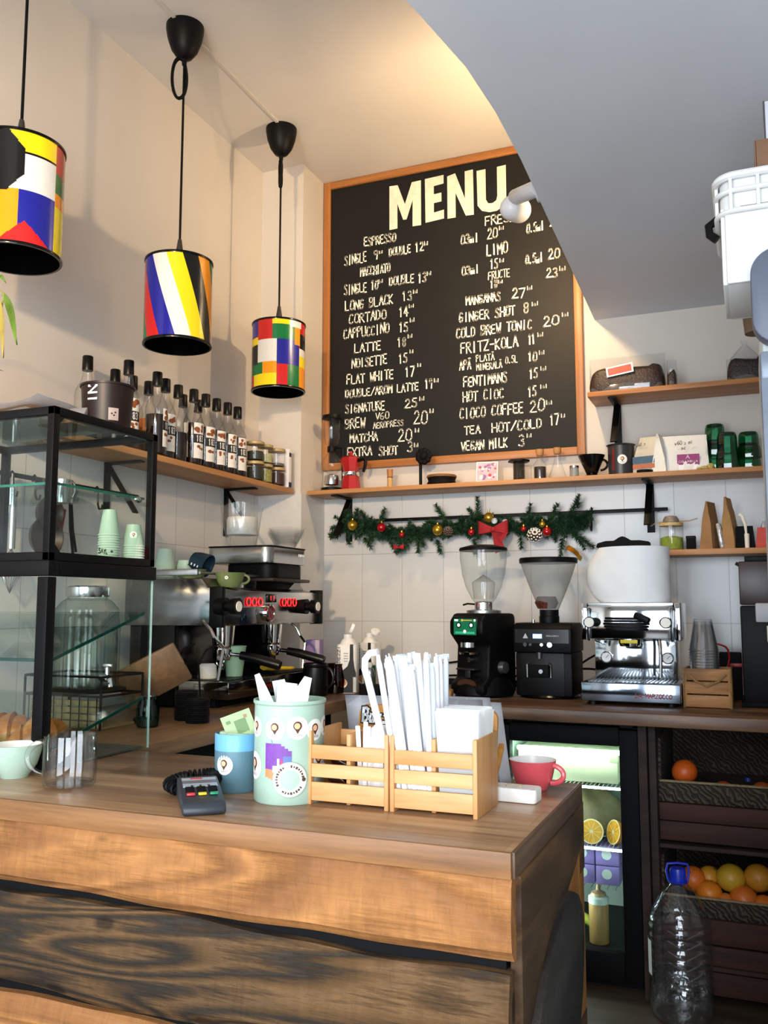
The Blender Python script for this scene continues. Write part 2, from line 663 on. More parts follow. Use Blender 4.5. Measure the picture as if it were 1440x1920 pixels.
# glazed tiles up to the shelves
struct('trim_2', MB().box(((XP + 1.3) / 2, -.004, (.88 + 1.742) / 2), (1.3 - XP, .008, 1.742 - .88)), tiles('wall_tiles_back', 'xz'))
struct('trim_3', MB().box((XL + .004, (-3.4 + YP) / 2, (.88 + 1.742) / 2), (.008, 3.4 + YP, 1.742 - .88)), tiles('wall_tiles_left', 'yz'))
struct('trim_4', MB().box(((XL + XP) / 2 + .003, YP - .004, (.88 + 1.742) / 2), (XP - XL + .012, .008, 1.742 - .88)).box((XP + .004, YP / 2, (.88 + 1.742) / 2), (.008, -YP, 1.742 - .88)), M('#d0cfcc', .25, 0, .03))
# lowered ceiling on the right: free edge runs to the back wall and bends away near the guests
edge = [(-.576, .0), (-.576, -.3), (-.576, -.8), (-.576, -1.3), (-.585, -1.55), (-.605, -1.75), (-.655, -1.98), (-.73, -2.25), (-.84, -2.6), (-1.0, -3.0)]
mb = MB()
rows_b, rows_t = [], []
for x, y in edge:
    zb = 2.451 + .066 * -y
    rows_b.append([Vector((x, y, zb)), Vector((1.31, y, zb))])
    rows_t.append([Vector((x, y, ZC + .01)), Vector((1.31, y, ZC + .01))])
mb.grid(rows_b)
mb.grid(rows_t)
mb.grid([[b[0], t[0]] for b, t in zip(rows_b, rows_t)])
mb.grid([[b[1], t[1]] for b, t in zip(rows_b, rows_t)])
mb.quad([rows_b[0][0], rows_b[0][1], rows_t[0][1], rows_t[0][0]])
mb.quad([rows_b[-1][0], rows_b[-1][1], rows_t[-1][1], rows_t[-1][0]])
struct('ceiling_lowered', mb, SOFFW)
# front wall with a wide shop-front opening
mb = MB()
mb.box((-1.98, -4.62, 1.65), (.3, .1, 3.3)).box((1.10, -4.62, 1.65), (.5, .1, 3.3)).box((-.5, -4.62, 2.95), (2.9, .1, .7))
struct('wall_front', mb, WHITE)
# cable duct across the ceiling, from one pendant to the next
solo('ceiling_cable_duct', MB().box((-1.785, -1.3, ZC - .004), (.012, 1.4, .008)), M('#c2bbb2', .8, 0, .03), 'thin white cable duct on the ceiling between the two pendant lamps', 'cable duct')

# ------------------------------------------------------------------ counters
mb = MB()
mb.box((-1.191, -2.25, .8825), (1.738, .52, .035), bev=.002)
top = thing('service_counter', 'front counter with laminate plank top and rough live-edge planks', 'counter')
mb.build('counter_top', WTOP, top)
MB().box((-1.191, -2.513, .8825), (1.740, .006, .0355), bev=.001).build('edge_strip', WEDGE, top)
MB().box((-.3195, -2.25, .8825), (.006, .522, .0355), bev=.001).build('edge_strip', wood('counter_edge_end', '#3d2b1e', '#5a3f2a', '#71533a', 'y', 1.0, 16, .5, .15), top)


def live_plank(name, mat, x0, x1, ztop, zbot, y, th, parent, seed, wob=.006, n=60, lumps=0.006):
    """a sawn board lying along x whose long edges wander"""
    rg = random.Random(seed)
    ph = [rg.uniform(0, 6.28) for _ in range(6)]
    rows = []
    for i in range(n + 1):
        x = x0 + (x1 - x0) * i / n
        w = wob * (math.sin(x * 5 + ph[0]) + .5 * math.sin(x * 13 + ph[1]) + .25 * math.sin(x * 31 + ph[2]))
        w2 = wob * (math.sin(x * 4 + ph[3]) + .5 * math.sin(x * 11 + ph[4]) + .3 * math.sin(x * 27 + ph[5]))
        a, b = ztop(x) if callable(ztop) else ztop, zbot(x) if callable(zbot) else zbot
        if not callable(ztop):
            w2 = 0
        za, zb = a + w2, b + w
        sec = [(y + th, za), (y + .006, za), (y, za - .012)]
        for k in range(1, 6):
            t = k / 6
            sec.append((y + lumps * math.sin(x * 9 + k * 1.3 + ph[1]) * .25 - lumps * .4 * math.sin(t * 3.14), za + (zb - za) * t))
        sec += [(y + .003, zb + .016), (y + .012, zb + .004), (y + th, zb)]
        rows.append([Vector((x, yy, zz)) for yy, zz in sec])
    m = MB()
    m.grid(rows, 0, True, True, True)
    return m.build(name, mat, parent)


live_plank('front_plank', WFRONT, -2.058, -.3215, .8645, .752, -2.515, .03, top, 3, .0035)
live_plank('front_plank', WFRONTD, -2.058, -.325, lambda x: .742, lambda x: .598 - .012 * math.sin((x + 1.3) * 2.4), -2.517, .035, top, 5, .006, lumps=.014)
live_plank('front_plank', WFRONT, -2.058, -.327, lambda x: .583 - .010 * math.sin((x + 1.3) * 2.4), .42, -2.515, .03, top, 8, .005)
live_plank('front_plank', WFRONTD, -2.058, -.327, .405, .25, -2.513, .03, top, 11, .005)
live_plank('front_plank', WFRONT, -2.058, -.327, .24, .02, -2.513, .03, top, 13, .004)
MB().box((-1.195, -2.25, .433), (1.72, .49, .862)).build('carcass', MATBLK, top)
# right end of the counter: boards with bark edges
mb = MB()
mb.prism([(-2.49, .864), (-2.02, .864), (-2.02, .80), (-2.08, .775), (-2.16, .752), (-2.24, .742), (-2.32, .72), (-2.42, .66), (-2.49, .63)], .018, Matrix(((0, 0, 1, -.331), (1, 0, 0, 0), (0, 1, 0, 0), (0, 0, 0, 1))), bev=.003)
mb.build('end_plank', WEND, top)
ov = []
for i in range(28):
    a = 2 * PI * i / 28
    ov.append((-2.285 + .205 * math.cos(a) * (1 + .03 * math.sin(3 * a)), .585 + .172 * math.sin(a + .35) * (1 + .05 * math.sin(2 * a + 1))))
MB().prism(ov, .03, Matrix(((0, 0, 1, -.331), (1, 0, 0, 0), (0, 1, 0, 0), (0, 0, 0, 1))), bev=.006).build('end_slab', WENDD, top, 'dark rounded slab of bark-edged wood')
MB().box((-.328, -2.03, .65), (.014, .13, .33), bev=.003).build('end_plank', WENDO, top, 'orange-brown vertical board')
MB().box((-.329, -2.22, .30), (.012, .54, .36), bev=.003).build('end_plank', WEND, top)
MB().box((-.326, -1.985, .80), (.012, .05, .125), bev=.002).build('end_post', WEND, top)

# worktop along the left wall (under the two-group machine)
lw = thing('left_worktop', 'wooden worktop along the left wall under the espresso machine', 'worktop')
MB().box(((XL + .010 - 1.39) / 2, (-1.986 - .247) / 2, .88), (abs(XL + .010 + 1.39), 1.739, .04), bev=.004).build('slab', WBACKY, lw)
MB().box((-1.75, -1.32, .43), (.60, 1.15, .858)).build('carcass', MATBLK, lw)
# worktop along the back wall
bw = thing('back_worktop', 'long wooden worktop along the tiled back wall under grinders', 'worktop')
pts = [(-1.385, -.012), (.55, -.012), (.55, -.812), (-.80, -.765), (-1.385, -.745)]
MB().prism(pts, .04, Matrix.Translation((0, 0, .86)), bev=.003).build('slab', WBACK, bw)
MB().box((-.98, -.014, .915), (.9, .012, .026)).build('backsplash_strip', MATBLK, bw)
MB().box((.40, -.42, .43), (.04, .62, .858)).build('side_panel', WDARK, bw)
MB().box((-.352, -.40, .43), (.026, .60, .858)).build('side_panel', WDARK, bw)

# white-topped dark green cabinet under the worktop
t = thing('undercounter_dishwasher', 'dark green fronted cabinet with white top edge under the back worktop', 'cabinet', (-1.10, -.42, 0))
MB().box((0, 0, .40), (.5, .55, .79), bev=.004).build('body', M('#26301f', .4, 0, .08), t)
MB().box((0, -.0, .81), (.51, .57, .022), bev=.003).build('top_panel', M('#d9dcd8', .4, 0, .03), t, 'white top panel')

# ------------------------------------------------------------------ menu board
t = thing('menu_board', 'tall black chalkboard menu in a brown wooden frame on the back wall', 'menu board')
bx0, bx1, bz0, bz1, fw = -1.853, -.624, 1.872, 3.284, .033
bx0 += .004
MB().box(((bx0 + bx1) / 2, -.011, (bz0 + bz1) / 2), (bx1 - bx0 - .02, .016, bz1 - bz0 - .02)).build('blackboard', M('#0d0d0c', .6, 0, .2, 6, spec=.3), t)
for xf in (bx0 + fw / 2, bx1 - fw / 2):
    MB().box((xf, -.016, (bz0 + bz1) / 2), (fw, .03, bz1 - bz0), bev=.002).build('frame_side', WFRAME, t)
for zf in (bz0 + fw / 2, bz1 - fw / 2):
    MB().box(((bx0 + bx1) / 2, -.016, zf), (bx1 - bx0 - 2 * fw, .03, fw), bev=.002).build('frame_side', WFRAMEX, t)
XZ = Matrix(((1, 0, 0, 0), (0, 0, 1, -.0205), (0, 1, 0, 0), (0, 0, 0, 1)))
mb = MB()
for poly in (
    [(-1.510, 2.997), (-1.510, 3.212), (-1.468, 3.210), (-1.432, 3.110), (-1.397, 3.211), (-1.352, 3.212), (-1.352, 2.995), (-1.394, 2.996), (-1.393, 3.125), (-1.424, 3.035), (-1.441, 3.036), (-1.470, 3.120), (-1.470, 2.998)],
    [(-1.330, 3.002), (-1.332, 3.214), (-1.241, 3.217), (-1.241, 3.176), (-1.289, 3.172), (-1.289, 3.132), (-1.252, 3.134), (-1.252, 3.092), (-1.289, 3.090), (-1.289, 3.044), (-1.240, 3.050), (-1.240, 3.008)],
    [(-1.223, 3.003), (-1.223, 3.206), (-1.185, 3.214), (-1.139, 3.085), (-1.139, 3.214), (-1.100, 3.216), (-1.098, 3.001), (-1.136, 3.003), (-1.184, 3.120), (-1.184, 3.003)],
    [(-1.083, 3.205), (-1.041, 3.206), (-1.041, 3.062), (-1.030, 3.042), (-1.010, 3.040), (-.993, 3.050), (-.988, 3.070), (-.988, 3.206), (-.947, 3.208), (-.947, 3.050), (-.962, 3.018), (-.990, 3.001), (-1.025, 3.000), (-1.060, 3.012), (-1.080, 3.040)]):
    mb.prism(poly, .0012, XZ)
mb.build('menu_headline', M('#e6dcc4', .8, 0, .12, 30), t, 'large white headline letters MENU')
TXT = [
    ('ESPRESSO', -1.64, 2.938, 0.161, 0.039), ('SINGLE', -1.741, 2.861, 0.114, 0.046), ('9', -1.592, 2.866, 0.026, 0.041), ('~', -1.563, 2.895, 0.018, 0.01),
    ('DOUBLE', -1.511, 2.87, 0.107, 0.038), ('12', -1.38, 2.871, 0.039, 0.042), ('~', -1.338, 2.899, 0.02, 0.014), ('MACCHIATO', -1.658, 2.793, 0.15, 0.04),
    ('SINGLE', -1.742, 2.713, 0.116, 0.046), ('10', -1.602, 2.719, 0.033, 0.042), ('~', -1.566, 2.751, 0.023, 0.014), ('DOUBLE', -1.51, 2.726, 0.122, 0.04),
    ('13', -1.367, 2.72, 0.039, 0.045), ('~', -1.326, 2.754, 0.023, 0.014), ('LONG BLACK', -1.736, 2.636, 0.244, 0.043), ('13', -1.444, 2.645, 0.045, 0.044),
    ('~', -1.394, 2.678, 0.024, 0.014), ('CORTADO', -1.717, 2.569, 0.19, 0.044), ('14', -1.461, 2.572, 0.043, 0.044), ('~', -1.415, 2.612, 0.027, 0.013),
    ('CAPPUCCINO', -1.744, 2.5, 0.231, 0.045), ('15', -1.461, 2.499, 0.043, 0.042), ('~', -1.41, 2.544, 0.025, 0.014), ('LATTE', -1.687, 2.426, 0.134, 0.04),
    ('18', -1.469, 2.428, 0.04, 0.041), ('~', -1.421, 2.47, 0.025, 0.014), ('NOISETTE', -1.701, 2.354, 0.179, 0.042), ('15', -1.463, 2.352, 0.041, 0.043),
    ('~', -1.411, 2.397, 0.019, 0.012), ('FLAT WHITE', -1.727, 2.279, 0.236, 0.042), ('17', -1.431, 2.286, 0.042, 0.046), ('~', -1.373, 2.329, 0.018, 0.012),
    ('DOUBLE/AROM LATTE', -1.733, 2.213, 0.365, 0.035), ('19', -1.335, 2.22, 0.034, 0.041), ('~', -1.294, 2.25, 0.024, 0.013), ('SIGNATURE', -1.733, 2.139, 0.199, 0.039),
    ('25', -1.435, 2.14, 0.061, 0.038), ('~', -1.366, 2.172, 0.027, 0.014), ('BREW', -1.734, 2.065, 0.101, 0.044), ('V60', -1.579, 2.096, 0.066, 0.03),
    ('AEROPRESS', -1.591, 2.057, 0.149, 0.027), ('20', -1.392, 2.059, 0.065, 0.056), ('~', -1.316, 2.11, 0.021, 0.014), ('MATCHA', -1.709, 1.999, 0.139, 0.037),
    ('20', -1.468, 1.988, 0.066, 0.053), ('~', -1.387, 2.028, 0.022, 0.014), ('EXTRA', -1.722, 1.931, 0.123, 0.039), ('SHOT', -1.562, 1.928, 0.092, 0.039),
    ('3', -1.422, 1.934, 0.025, 0.043), ('~', -1.392, 1.96, 0.023, 0.013), ('FRESH', -1.045, 2.94, 0.138, 0.04), ('20', -1.036, 2.875, 0.045, 0.047),
    ('~', -0.983, 2.914, 0.024, 0.013), ('03ml', -1.16, 2.871, 0.083, 0.041), ('0.5ml', -0.857, 2.875, 0.076, 0.039), ('25', -0.755, 2.886, 0.047, 0.033),
    ('LIMO', -1.039, 2.798, 0.094, 0.049), ('15', -1.024, 2.734, 0.034, 0.043), ('~', -0.983, 2.764, 0.022, 0.013), ('03ml', -1.156, 2.726, 0.08, 0.037),
    ('0.5ml', -0.864, 2.733, 0.076, 0.04), ('20', -0.763, 2.742, 0.048, 0.042), ('FRUCTE', -1.034, 2.687, 0.098, 0.034), ('18', -1.025, 2.646, 0.031, 0.036),
    ('~', -0.991, 2.668, 0.023, 0.011), ('23', -0.775, 2.658, 0.05, 0.041), ('~', -0.719, 2.686, 0.03, 0.015), ('MANGANAS', -1.138, 2.584, 0.158, 0.036),
    ('27', -0.927, 2.585, 0.058, 0.042), ('~', -0.861, 2.621, 0.025, 0.013), ('GINGER SHOT', -1.171, 2.509, 0.255, 0.041), ('8', -0.879, 2.515, 0.025, 0.042),
    ('~', -0.842, 2.546, 0.031, 0.013), ('COLD BREW TONIC', -1.186, 2.437, 0.344, 0.041), ('20', -0.791, 2.443, 0.066, 0.042), ('~', -0.712, 2.482, 0.031, 0.013),
    ('FRITZ-KOLA', -1.165, 2.365, 0.26, 0.046), ('11', -0.858, 2.371, 0.029, 0.042), ('~', -0.819, 2.405, 0.027, 0.013), ('APĂ', -1.172, 2.288, 0.052, 0.04),
    ('PLATĂ', -1.094, 2.318, 0.082, 0.028), ('MINERALĂ', -1.093, 2.279, 0.115, 0.028), ('0.5L', -0.962, 2.296, 0.054, 0.03), ('10', -0.86, 2.296, 0.037, 0.039),
    ('~', -0.814, 2.325, 0.026, 0.013), ('FENTIMANS', -1.154, 2.211, 0.198, 0.042), ('15', -0.856, 2.218, 0.035, 0.041), ('~', -0.809, 2.254, 0.028, 0.013),
    ('HOT CIOC', -1.157, 2.142, 0.185, 0.042), ('15', -0.863, 2.141, 0.035, 0.042), ('~', -0.812, 2.175, 0.032, 0.013), ('CIOCO COFFEE', -1.173, 2.068, 0.287, 0.045),
    ('20', -0.857, 2.072, 0.063, 0.05), ('~', -0.787, 2.102, 0.028, 0.013), ('TEA', -1.152, 1.996, 0.072, 0.036), ('HOT/COLD', -1.026, 1.996, 0.22, 0.039),
    ('17', -0.77, 2.008, 0.037, 0.044), ('~', -0.724, 2.041, 0.018, 0.012), ('VEGAN MILK', -1.167, 1.923, 0.209, 0.039), ('3', -0.908, 1.928, 0.026, 0.046),
    ('~', -0.874, 1.966, 0.023, 0.012),
]
for s, x, z, w, h in TXT:
    mb = MB()
    rg = random.Random(s + str(x))
    if s == '~':
        letters(mb, 'lei', (x, -.0195, z - .004), (1, .0, .0), (0, 0, 1), w, h * 1.25, .0042, .06, rg=rg)
    else:
        letters(mb, s, (x, -.0195, z), (1, 0, .012), (0, 0, 1), w, h, .0064 if h > .034 else .0046, .055, rg=rg)
    mb.build('menu_lettering', CHALK, t, flat=True)

# ------------------------------------------------------------------ small shared helpers
def wrap(mb, r, a0):
    """bend a pattern drawn in the XZ plane (front towards -Y) round a cylinder of radius r, centred on angle a0"""
    for v in mb.bm.verts:
        a = a0 + v.co.x / r
        rr = r - v.co.y
        v.co = Vector((rr * math.cos(a), rr * math.sin(a), v.co.z))
    return mb


def xz_disc(mb, cx, cz, r, lift, mi=0, n=20, sx=1.0):
    rows = []
    for q in (0, .5, 1):
        if q == 0:
            rows.append([Vector((cx, -lift, cz))])
        else:
            rows.append([Vector((cx + r * q * sx * math.cos(2 * PI * i / n), -lift, cz + r * q * math.sin(2 * PI * i / n))) for i in range(n)])
    return mb.grid(rows, mi, True)


def xz_rect(mb, x0, x1, z0, z1, lift, mi=0, n=8):
    rows = [[Vector((x0 + (x1 - x0) * i / n, -lift, z)) for i in range(n + 1)] for z in (z0, z1)]
    return mb.grid(rows, mi)


PEACH, BROWN, PINK = M('#f0b98e', .6), M('#5a3320', .6), M('#d8426a', .6)
STK = [M('#f3f1ea', .5, 0, .03), BROWN, PEACH]


def logo_sticker(parent, r, a0, z, rad, name='sticker', flip=False):
    """round white sticker with a brown pin mark round a peach head"""
    mb = MB()
    xz_disc(mb, 0, z, rad, .0006, 0)
    s = -1 if flip else 1
    xz_disc(mb, 0, z + s * rad * .18, rad * .40, .0009, 1, 14)
    mb.grid([[Vector((-rad * .28, -.0009, z - s * rad * .05)), Vector((rad * .28, -.0009, z - s * rad * .05))], [Vector((0, -.0009, z - s * rad * .52))]], 1)
    xz_disc(mb, -rad * .04, z + s * rad * .17, rad * .27, .0012, 2, 12)
    for k in (-1, 0, 1):
        xz_rect(mb, -rad * .45 + .1 * rad * abs(k), rad * .45, z - s * rad * (.62 + .07 * k) - rad * .012, z - s * rad * (.62 + .07 * k) + rad * .012, .0009, 1, 3)
    wrap(mb, r, a0)
    return mb.build(name, STK, parent, flat=True)


def handle_arc(mb, x, z0, z1, out, r, seg=8, n=14, y=0, mi=0):
    """cup handle in the XZ plane starting on the wall at radius x"""
    pts = []
    for i in range(n + 1):
        a = PI / 2 - PI * i / n
        pts.append((x + out * math.cos(a), y, (z0 + z1) / 2 + (z1 - z0) / 2 * math.sin(a)))
    return mb.tube(pts, r, seg, mi=mi)


# ------------------------------------------------------------------ pendant lamps made of painted tins
PC = {k: M(v, .22, 0, .03, coat=.3) for k, v in dict(y='#ecd312', b='#1a1e8f', r='#bf1c1a', g='#0c6b38', o='#f0930f', w='#dcdcd8', k='#0b0b0c').items()}
PK = list(PC)
PM = [PC[k] for k in PK]


def pendant(x, y, ztop, zbot, rad, label, painter, loop=None, shear=0.0, cols=144, rowsn=60):
    t = thing('pendant_lamp', label, 'pendant lamp', (x, y, ztop), 0, 'pendant lamps made of painted tins')
    H = ztop - zbot
    zc = ZC - ztop
    MB().lathe([(0, zc - .125), (.012, zc - .124), (.028, zc - .115), (.047, zc - .088), (.060, zc - .05), (.066, zc - .015), (.066, zc - .0005), (0, zc - .0005)], seg=36).build('canopy', BLACK, t)
    MB().cyl((0, 0, zc - .145), (0, 0, zc - .12), .008, .010, 12).build('cord_grip', BLACK, t)
    MB().tube([(0, 0, zc - .14), (0, 0, zc * .5), (0, 0, .05)], .0042, 8).build('cord', BLACK, t)
    MB().lathe([(.0065, .085), (.010, .06), (.0125, .045), (.0125, .03), (.03, .024), (.045, .016), (.05, .001), (0, .001)], seg=24).build('cord_socket', [M('#2a2723', .5)], t)
    th = math.atan2(-3.75 - y, 0 - x)
    mb = MB()
    rows = []
    for j in range(rowsn + 1):
        f = j / rowsn
        rows.append([Vector((rad * math.cos(th + shear * f + 2 * PI * i / cols), rad * math.sin(th + shear * f + 2 * PI * i / cols), -H * f)) for i in range(cols)])

    def mif(a, i):
        f = (a + .5) / rowsn
        d = 2 * PI * (i + .5) / cols
        return PK.index(painter(math.degrees(d), f))
    mb.grid(rows, 0, True, mif=mif)
    mb.build('shade', PM, t, ang=60)
    MB().lathe([(rad - .003, -H), (rad - .003, -.002), (0, -.002)], seg=48).lathe([(rad, 0), (0, 0)], seg=48).build('shade_lining', BLKGLOSS, t)
    for nm, z in (('rim', 0.0), ('rim', -H)):
        MB().lathe([(rad + .0025, z - .004), (rad + .0035, z), (rad + .0025, z + .004), (rad - .004, z + .003), (rad - .004, z - .004), (rad + .0025, z - .004)], seg=64).build(nm, BLKGLOSS, t)
    MB().lathe([(0, -.02), (.02, -.022), (.024, -.07), (.021, -.075), (.0, -.075)], seg=20).build('lamp_holder', MATBLK, t)
    if loop:
        mb = MB()
        zc0, a, w = loop
        for k in range(5):
            pts = []
            for i in range(28):
                q = 2 * PI * i / 28
                pts.append((w * math.sin(q) * .9 - w * .55 + .002 * math.cos(k * 2.4), .005 * math.sin(k * 1.3 + q), zc0 - ztop + a * math.cos(q) + .002 * math.sin(k * 2.1)))
            mb.tube(pts, .0036, 6, True)
        rz = th + PI / 2
        o = mb.build('cord_coil', BLACK, t)
        o.rotation_euler = (0, 0, rz if w > .02 else rz + 1.3)
    return t


def sgn(d):
    return (d + 180) % 360 - 180


def stripes(d, f):
    # columns are sheared with the stripes, so colour follows the column
    k = int(math.floor((sgn(d + 49 - 60) + 60) / 27.7))
    return 'wykogrb'[k % 7]


def blocks(d, f):
    t = math.sin(R(sgn(d))) if abs(sgn(d)) < 90 else None
    if t is None:
        return 'yrgbowk'[(int(d / 24) * 3 + int(f * 5) * 2) % 7]
    X0 = 1102 + (t + 1) * 115
    y = 1420 + f * 270
    for x0, x1, y0, y1, c in ((1100, 1130, 1400, 1490, 'b'), (1130, 1190, 1400, 1505, 'r'), (1190, 1265, 1400, 1445, 'y'), (1265, 1312, 1400, 1450, 'w'), (1312, 1340, 1400, 1470, 'r'), (1190, 1283, 1445, 1505, 'g'), (1283, 1308, 1450, 1520, 'o'), (1308, 1340, 1470, 1530, 'k'), (1100, 1130, 1490, 1520, 'y'), (1100, 1129, 1520, 1600, 'k'), (1130, 1207, 1505, 1595, 'w'), (1207, 1305, 1505, 1605, 'b'), (1305, 1340, 1530, 1560, 'w'), (1305, 1340, 1560, 1605, 'y'), (1100, 1148, 1595, 1640, 'g'), (1148, 1207, 1595, 1640, 'o'), (1207, 1255, 1605, 1690, 'r'), (1255, 1305, 1605, 1690, 'g'), (1305, 1340, 1605, 1700, 'o'), (1100, 1113, 1640, 1700, 'r'), (1113, 1207, 1640, 1700, 'y')):
        if x0 <= X0 < x1 and y0 <= y < y1:
            return c
    return 'r'


def shapes(d, f):
    s = sgn(d)
    if abs(s) > 88:
        return 'obyrgwk'[(int(d / 30) * 3 + int(f * 4) * 2) % 7]
    t = math.sin(R(s))
    ang = math.atan2((f - .28) / .27, (t + .5) / .60)
    rr = math.hypot((f - .28) / .27, (t + .5) / .60)
    if rr * math.cos(((ang + PI / 8) % (PI / 4)) - PI / 8) < 1.0:
        return 'k'
    if t > .78:
        return 'r' if f < .27 else 'g' if f < .45 else 'o' if f < .57 else 'y'
    if f < .19:
        return 'y'
    if f < .21:
        return 'k'
    if f < .53:
        return 'w'
    if f > .80 + abs(t - .14) * .34:
        return 'r'
    return 'o' if t < 0 else 'b'


pendant(-1.785, -1.275, 2.415, 2.125, .1135, 'tin pendant lamp with slanted colour stripes, middle of the three lamps', stripes, (3.09, .075, .028), shear=R(47), cols=78, rowsn=40)
pendant(-1.80, -.545, 2.413, 2.130, .1105, 'tin pendant lamp with small colour rectangles, nearest the menu board', blocks, (3.08, .058, .010), cols=180, rowsn=81)
pendant(-1.79, -1.998, 2.470, 2.165, .1155, 'tin pendant lamp with black octagon and red triangle, cut by left edge', shapes, None, cols=240, rowsn=100)

# ------------------------------------------------------------------ spotlight on the edge of the lowered ceiling
t = thing('spotlight', 'white spotlight on the lowered ceiling edge, in front of the menu board', 'spotlight', (-.577, -1.03, 2.575))
WPLA = M('#c9ced6', .4, 0, .03)
MB().cyl((0, 0, 0), (-.012, 0, 0), .045, .045, 28).build('wall_plate', WPLA, t)
MB().lathe([(0, 0), (.022, 0), (.027, .010), (.027, .235), (.020, .245), (0, .245)], (-.010, .0, .0), 24, mat=Vector((-.135, .215, .085)).to_track_quat('Z', 'Y').to_matrix().to_4x4()).build('arm', WPLA, t)
ax = Vector((.10, .93, .28)).normalized()
c0 = Vector((-.150, .215, .050))
q = ax.to_track_quat('Z', 'Y').to_matrix().to_4x4()
MB().lathe([(0, -.040), (.019, -.036), (.034, -.023), (.042, -.004), (.044, .03), (.044, .085), (.040, .085), (.040, .02), (0, .02)], c0, 32, mat=q).build('head', WPLA, t)
MB().lathe([(0, .080), (.039, .080)], c0, 24, mat=q).build('bulb', M('#fff0d0', .4, 0, .02, em='#ffd9a0', ems=6.0), t)
p = Vector((-.577, -1.03, 2.575)) + c0 + ax * .0845
lamp('spotlight_beam', 'POINT', p, 46, (1.0, .70, .38), .025)

# ------------------------------------------------------------------ shelves and brackets
def bracket(parent_label, x, y, z, d, h, ang, grp='black shelf brackets'):
    """flat iron bracket: leg on the wall, arm under the shelf, diagonal brace. Arm points to local -Y"""
    t = thing('shelf_bracket', parent_label, 'shelf bracket', (x, y, z), ang, grp)
    MB().box((0, -.004, -h / 2), (.03, .006, h), bev=.001).build('wall_leg', BLACK, t)
    MB().box((0, -d / 2, -.004), (.03, d, .006), bev=.001).build('arm', BLACK, t)
    L = math.hypot(d * .82, h * .86)
    MB().box((0, -d * .45, -h * .47), (.028, .006, L), rot=(math.atan2(d * .82, h * .86) * -1, 0, 0), bev=.001).build('brace', BLACK, t)
    return t


solo('wall_shelf', MB().box((0, 0, 0), (1.94, .192, .019), bev=.0015), WSHELF, 'long wooden shelf on the back wall below the menu board', 'shelf', (-.868, -.104, 1.7465))
solo('wall_shelf', MB().box((0, 0, 0), (.66, .195, .02), bev=.0015), WFRAMEX, 'upper right wooden shelf holding the bags of coffee beans', 'shelf', (-.252, -.1, 2.083))
solo('wall_shelf', MB().box((0, 0, 0), (.48, .192, .022), bev=.0015), WSHELF, 'short lower wooden shelf with the matcha jar, right of the paper roll', 'shelf', (-.072, -.104, 1.4425))
solo('wall_shelf', MB().box((0, 0, 0), (.192, 1.54, .022), bev=.0015), WSHELFY, 'wooden shelf on the left wall carrying the syrup bottles', 'shelf', (XL + .008 + .096, -1.032, 1.747))
bracket('black bracket under the left end of the long back shelf, by garland', -1.715, -.009, 1.7355, .17, .20, 0)
bracket('black bracket under the long back shelf beside the hook rail end', -.370, -.009, 1.7355, .17, .20, 0)
bracket('black bracket under the upper right shelf, behind the black measuring jug', -.490, -.009, 2.072, .17, .20, 0)
bracket('black bracket under the bottle shelf, above the espresso machine', XL + .009, -.52, 1.735, .15, .20, PI / 2)
bracket('black bracket under the bottle shelf, seen through the display case', XL + .009, -1.28, 1.735, .15, .20, PI / 2)

# ------------------------------------------------------------------ syrup bottles
SYR = M('#1e0f0a', .12, 0, .2)
SYRC = M('#b5651d', .12, 0, .15)
LAB = [M('#ebe8e2', .5, 0, .03), INK, M('#8a4a24', .6, 0, .3, 90), M('#dcd8cf', .6)]


def bottle(loc, label, face, fill=.7, syr=SYR, grp='syrup bottles on the left shelf', seed=1, lab=True, s=1.0):
    rg = random.Random(seed)
    t = thing('syrup_bottle', label, 'syrup bottle', loc, 0, grp)
    r = .0385
    prof = [(0, .004), (r - .004, .003), (r, .009), (r, .168), (r - .002, .18), (r - .009, .197), (r - .018, .212), (.0165, .228), (.0135, .245), (.0135, .262)]
    MB().lathe(prof, seg=28).build('glass_body', GLS, t)
    zf = .012 + .17 * fill
    rf = r - .003
    MB().lathe([(0, .007), (rf - .003, .007), (rf, .012), (rf, min(zf, .168)), (0, min(zf, .168))], seg=28).build('syrup', syr, t)
    MB().lathe([(.0175, .25), (.0178, .252), (.0172, .2965), (.0155, .299), (0, .299)], seg=24, cap0=True).build('cap', BLACKM, t)
    if lab:
        mb = MB()
        hw = .0255
        xz_rect(mb, -hw, hw, .03, .165, .0006, 0, 10)
        xz_rect(mb, -hw, hw, .088, .122, .0010, 1, 10)
        letters(mb, '183', (-.015, -.0012, .094), (1, 0, 0), (0, 0, 1), .030, .022, .0032, .05, 0)
        for k in range(5):
            xz_disc(mb, rg.uniform(-.015, .015), rg.uniform(.13, .155), rg.uniform(.005, .010), .001 + .0001 * k, 2, 8, rg.uniform(.6, 1.5))
        for k in range(3):
            xz_disc(mb, rg.uniform(-.014, .014), rg.uniform(.066, .08), rg.uniform(.004, .007), .001 + .0001 * k, 2, 8, rg.uniform(.6, 1.5))
        for k in range(2):
            xz_rect(mb, -.012, .012, .044 + .006 * k, .0455 + .006 * k, .001, 3, 4)
        wrap(mb, r, face)
        mb.build('label', LAB, t, flat=True)
    return t


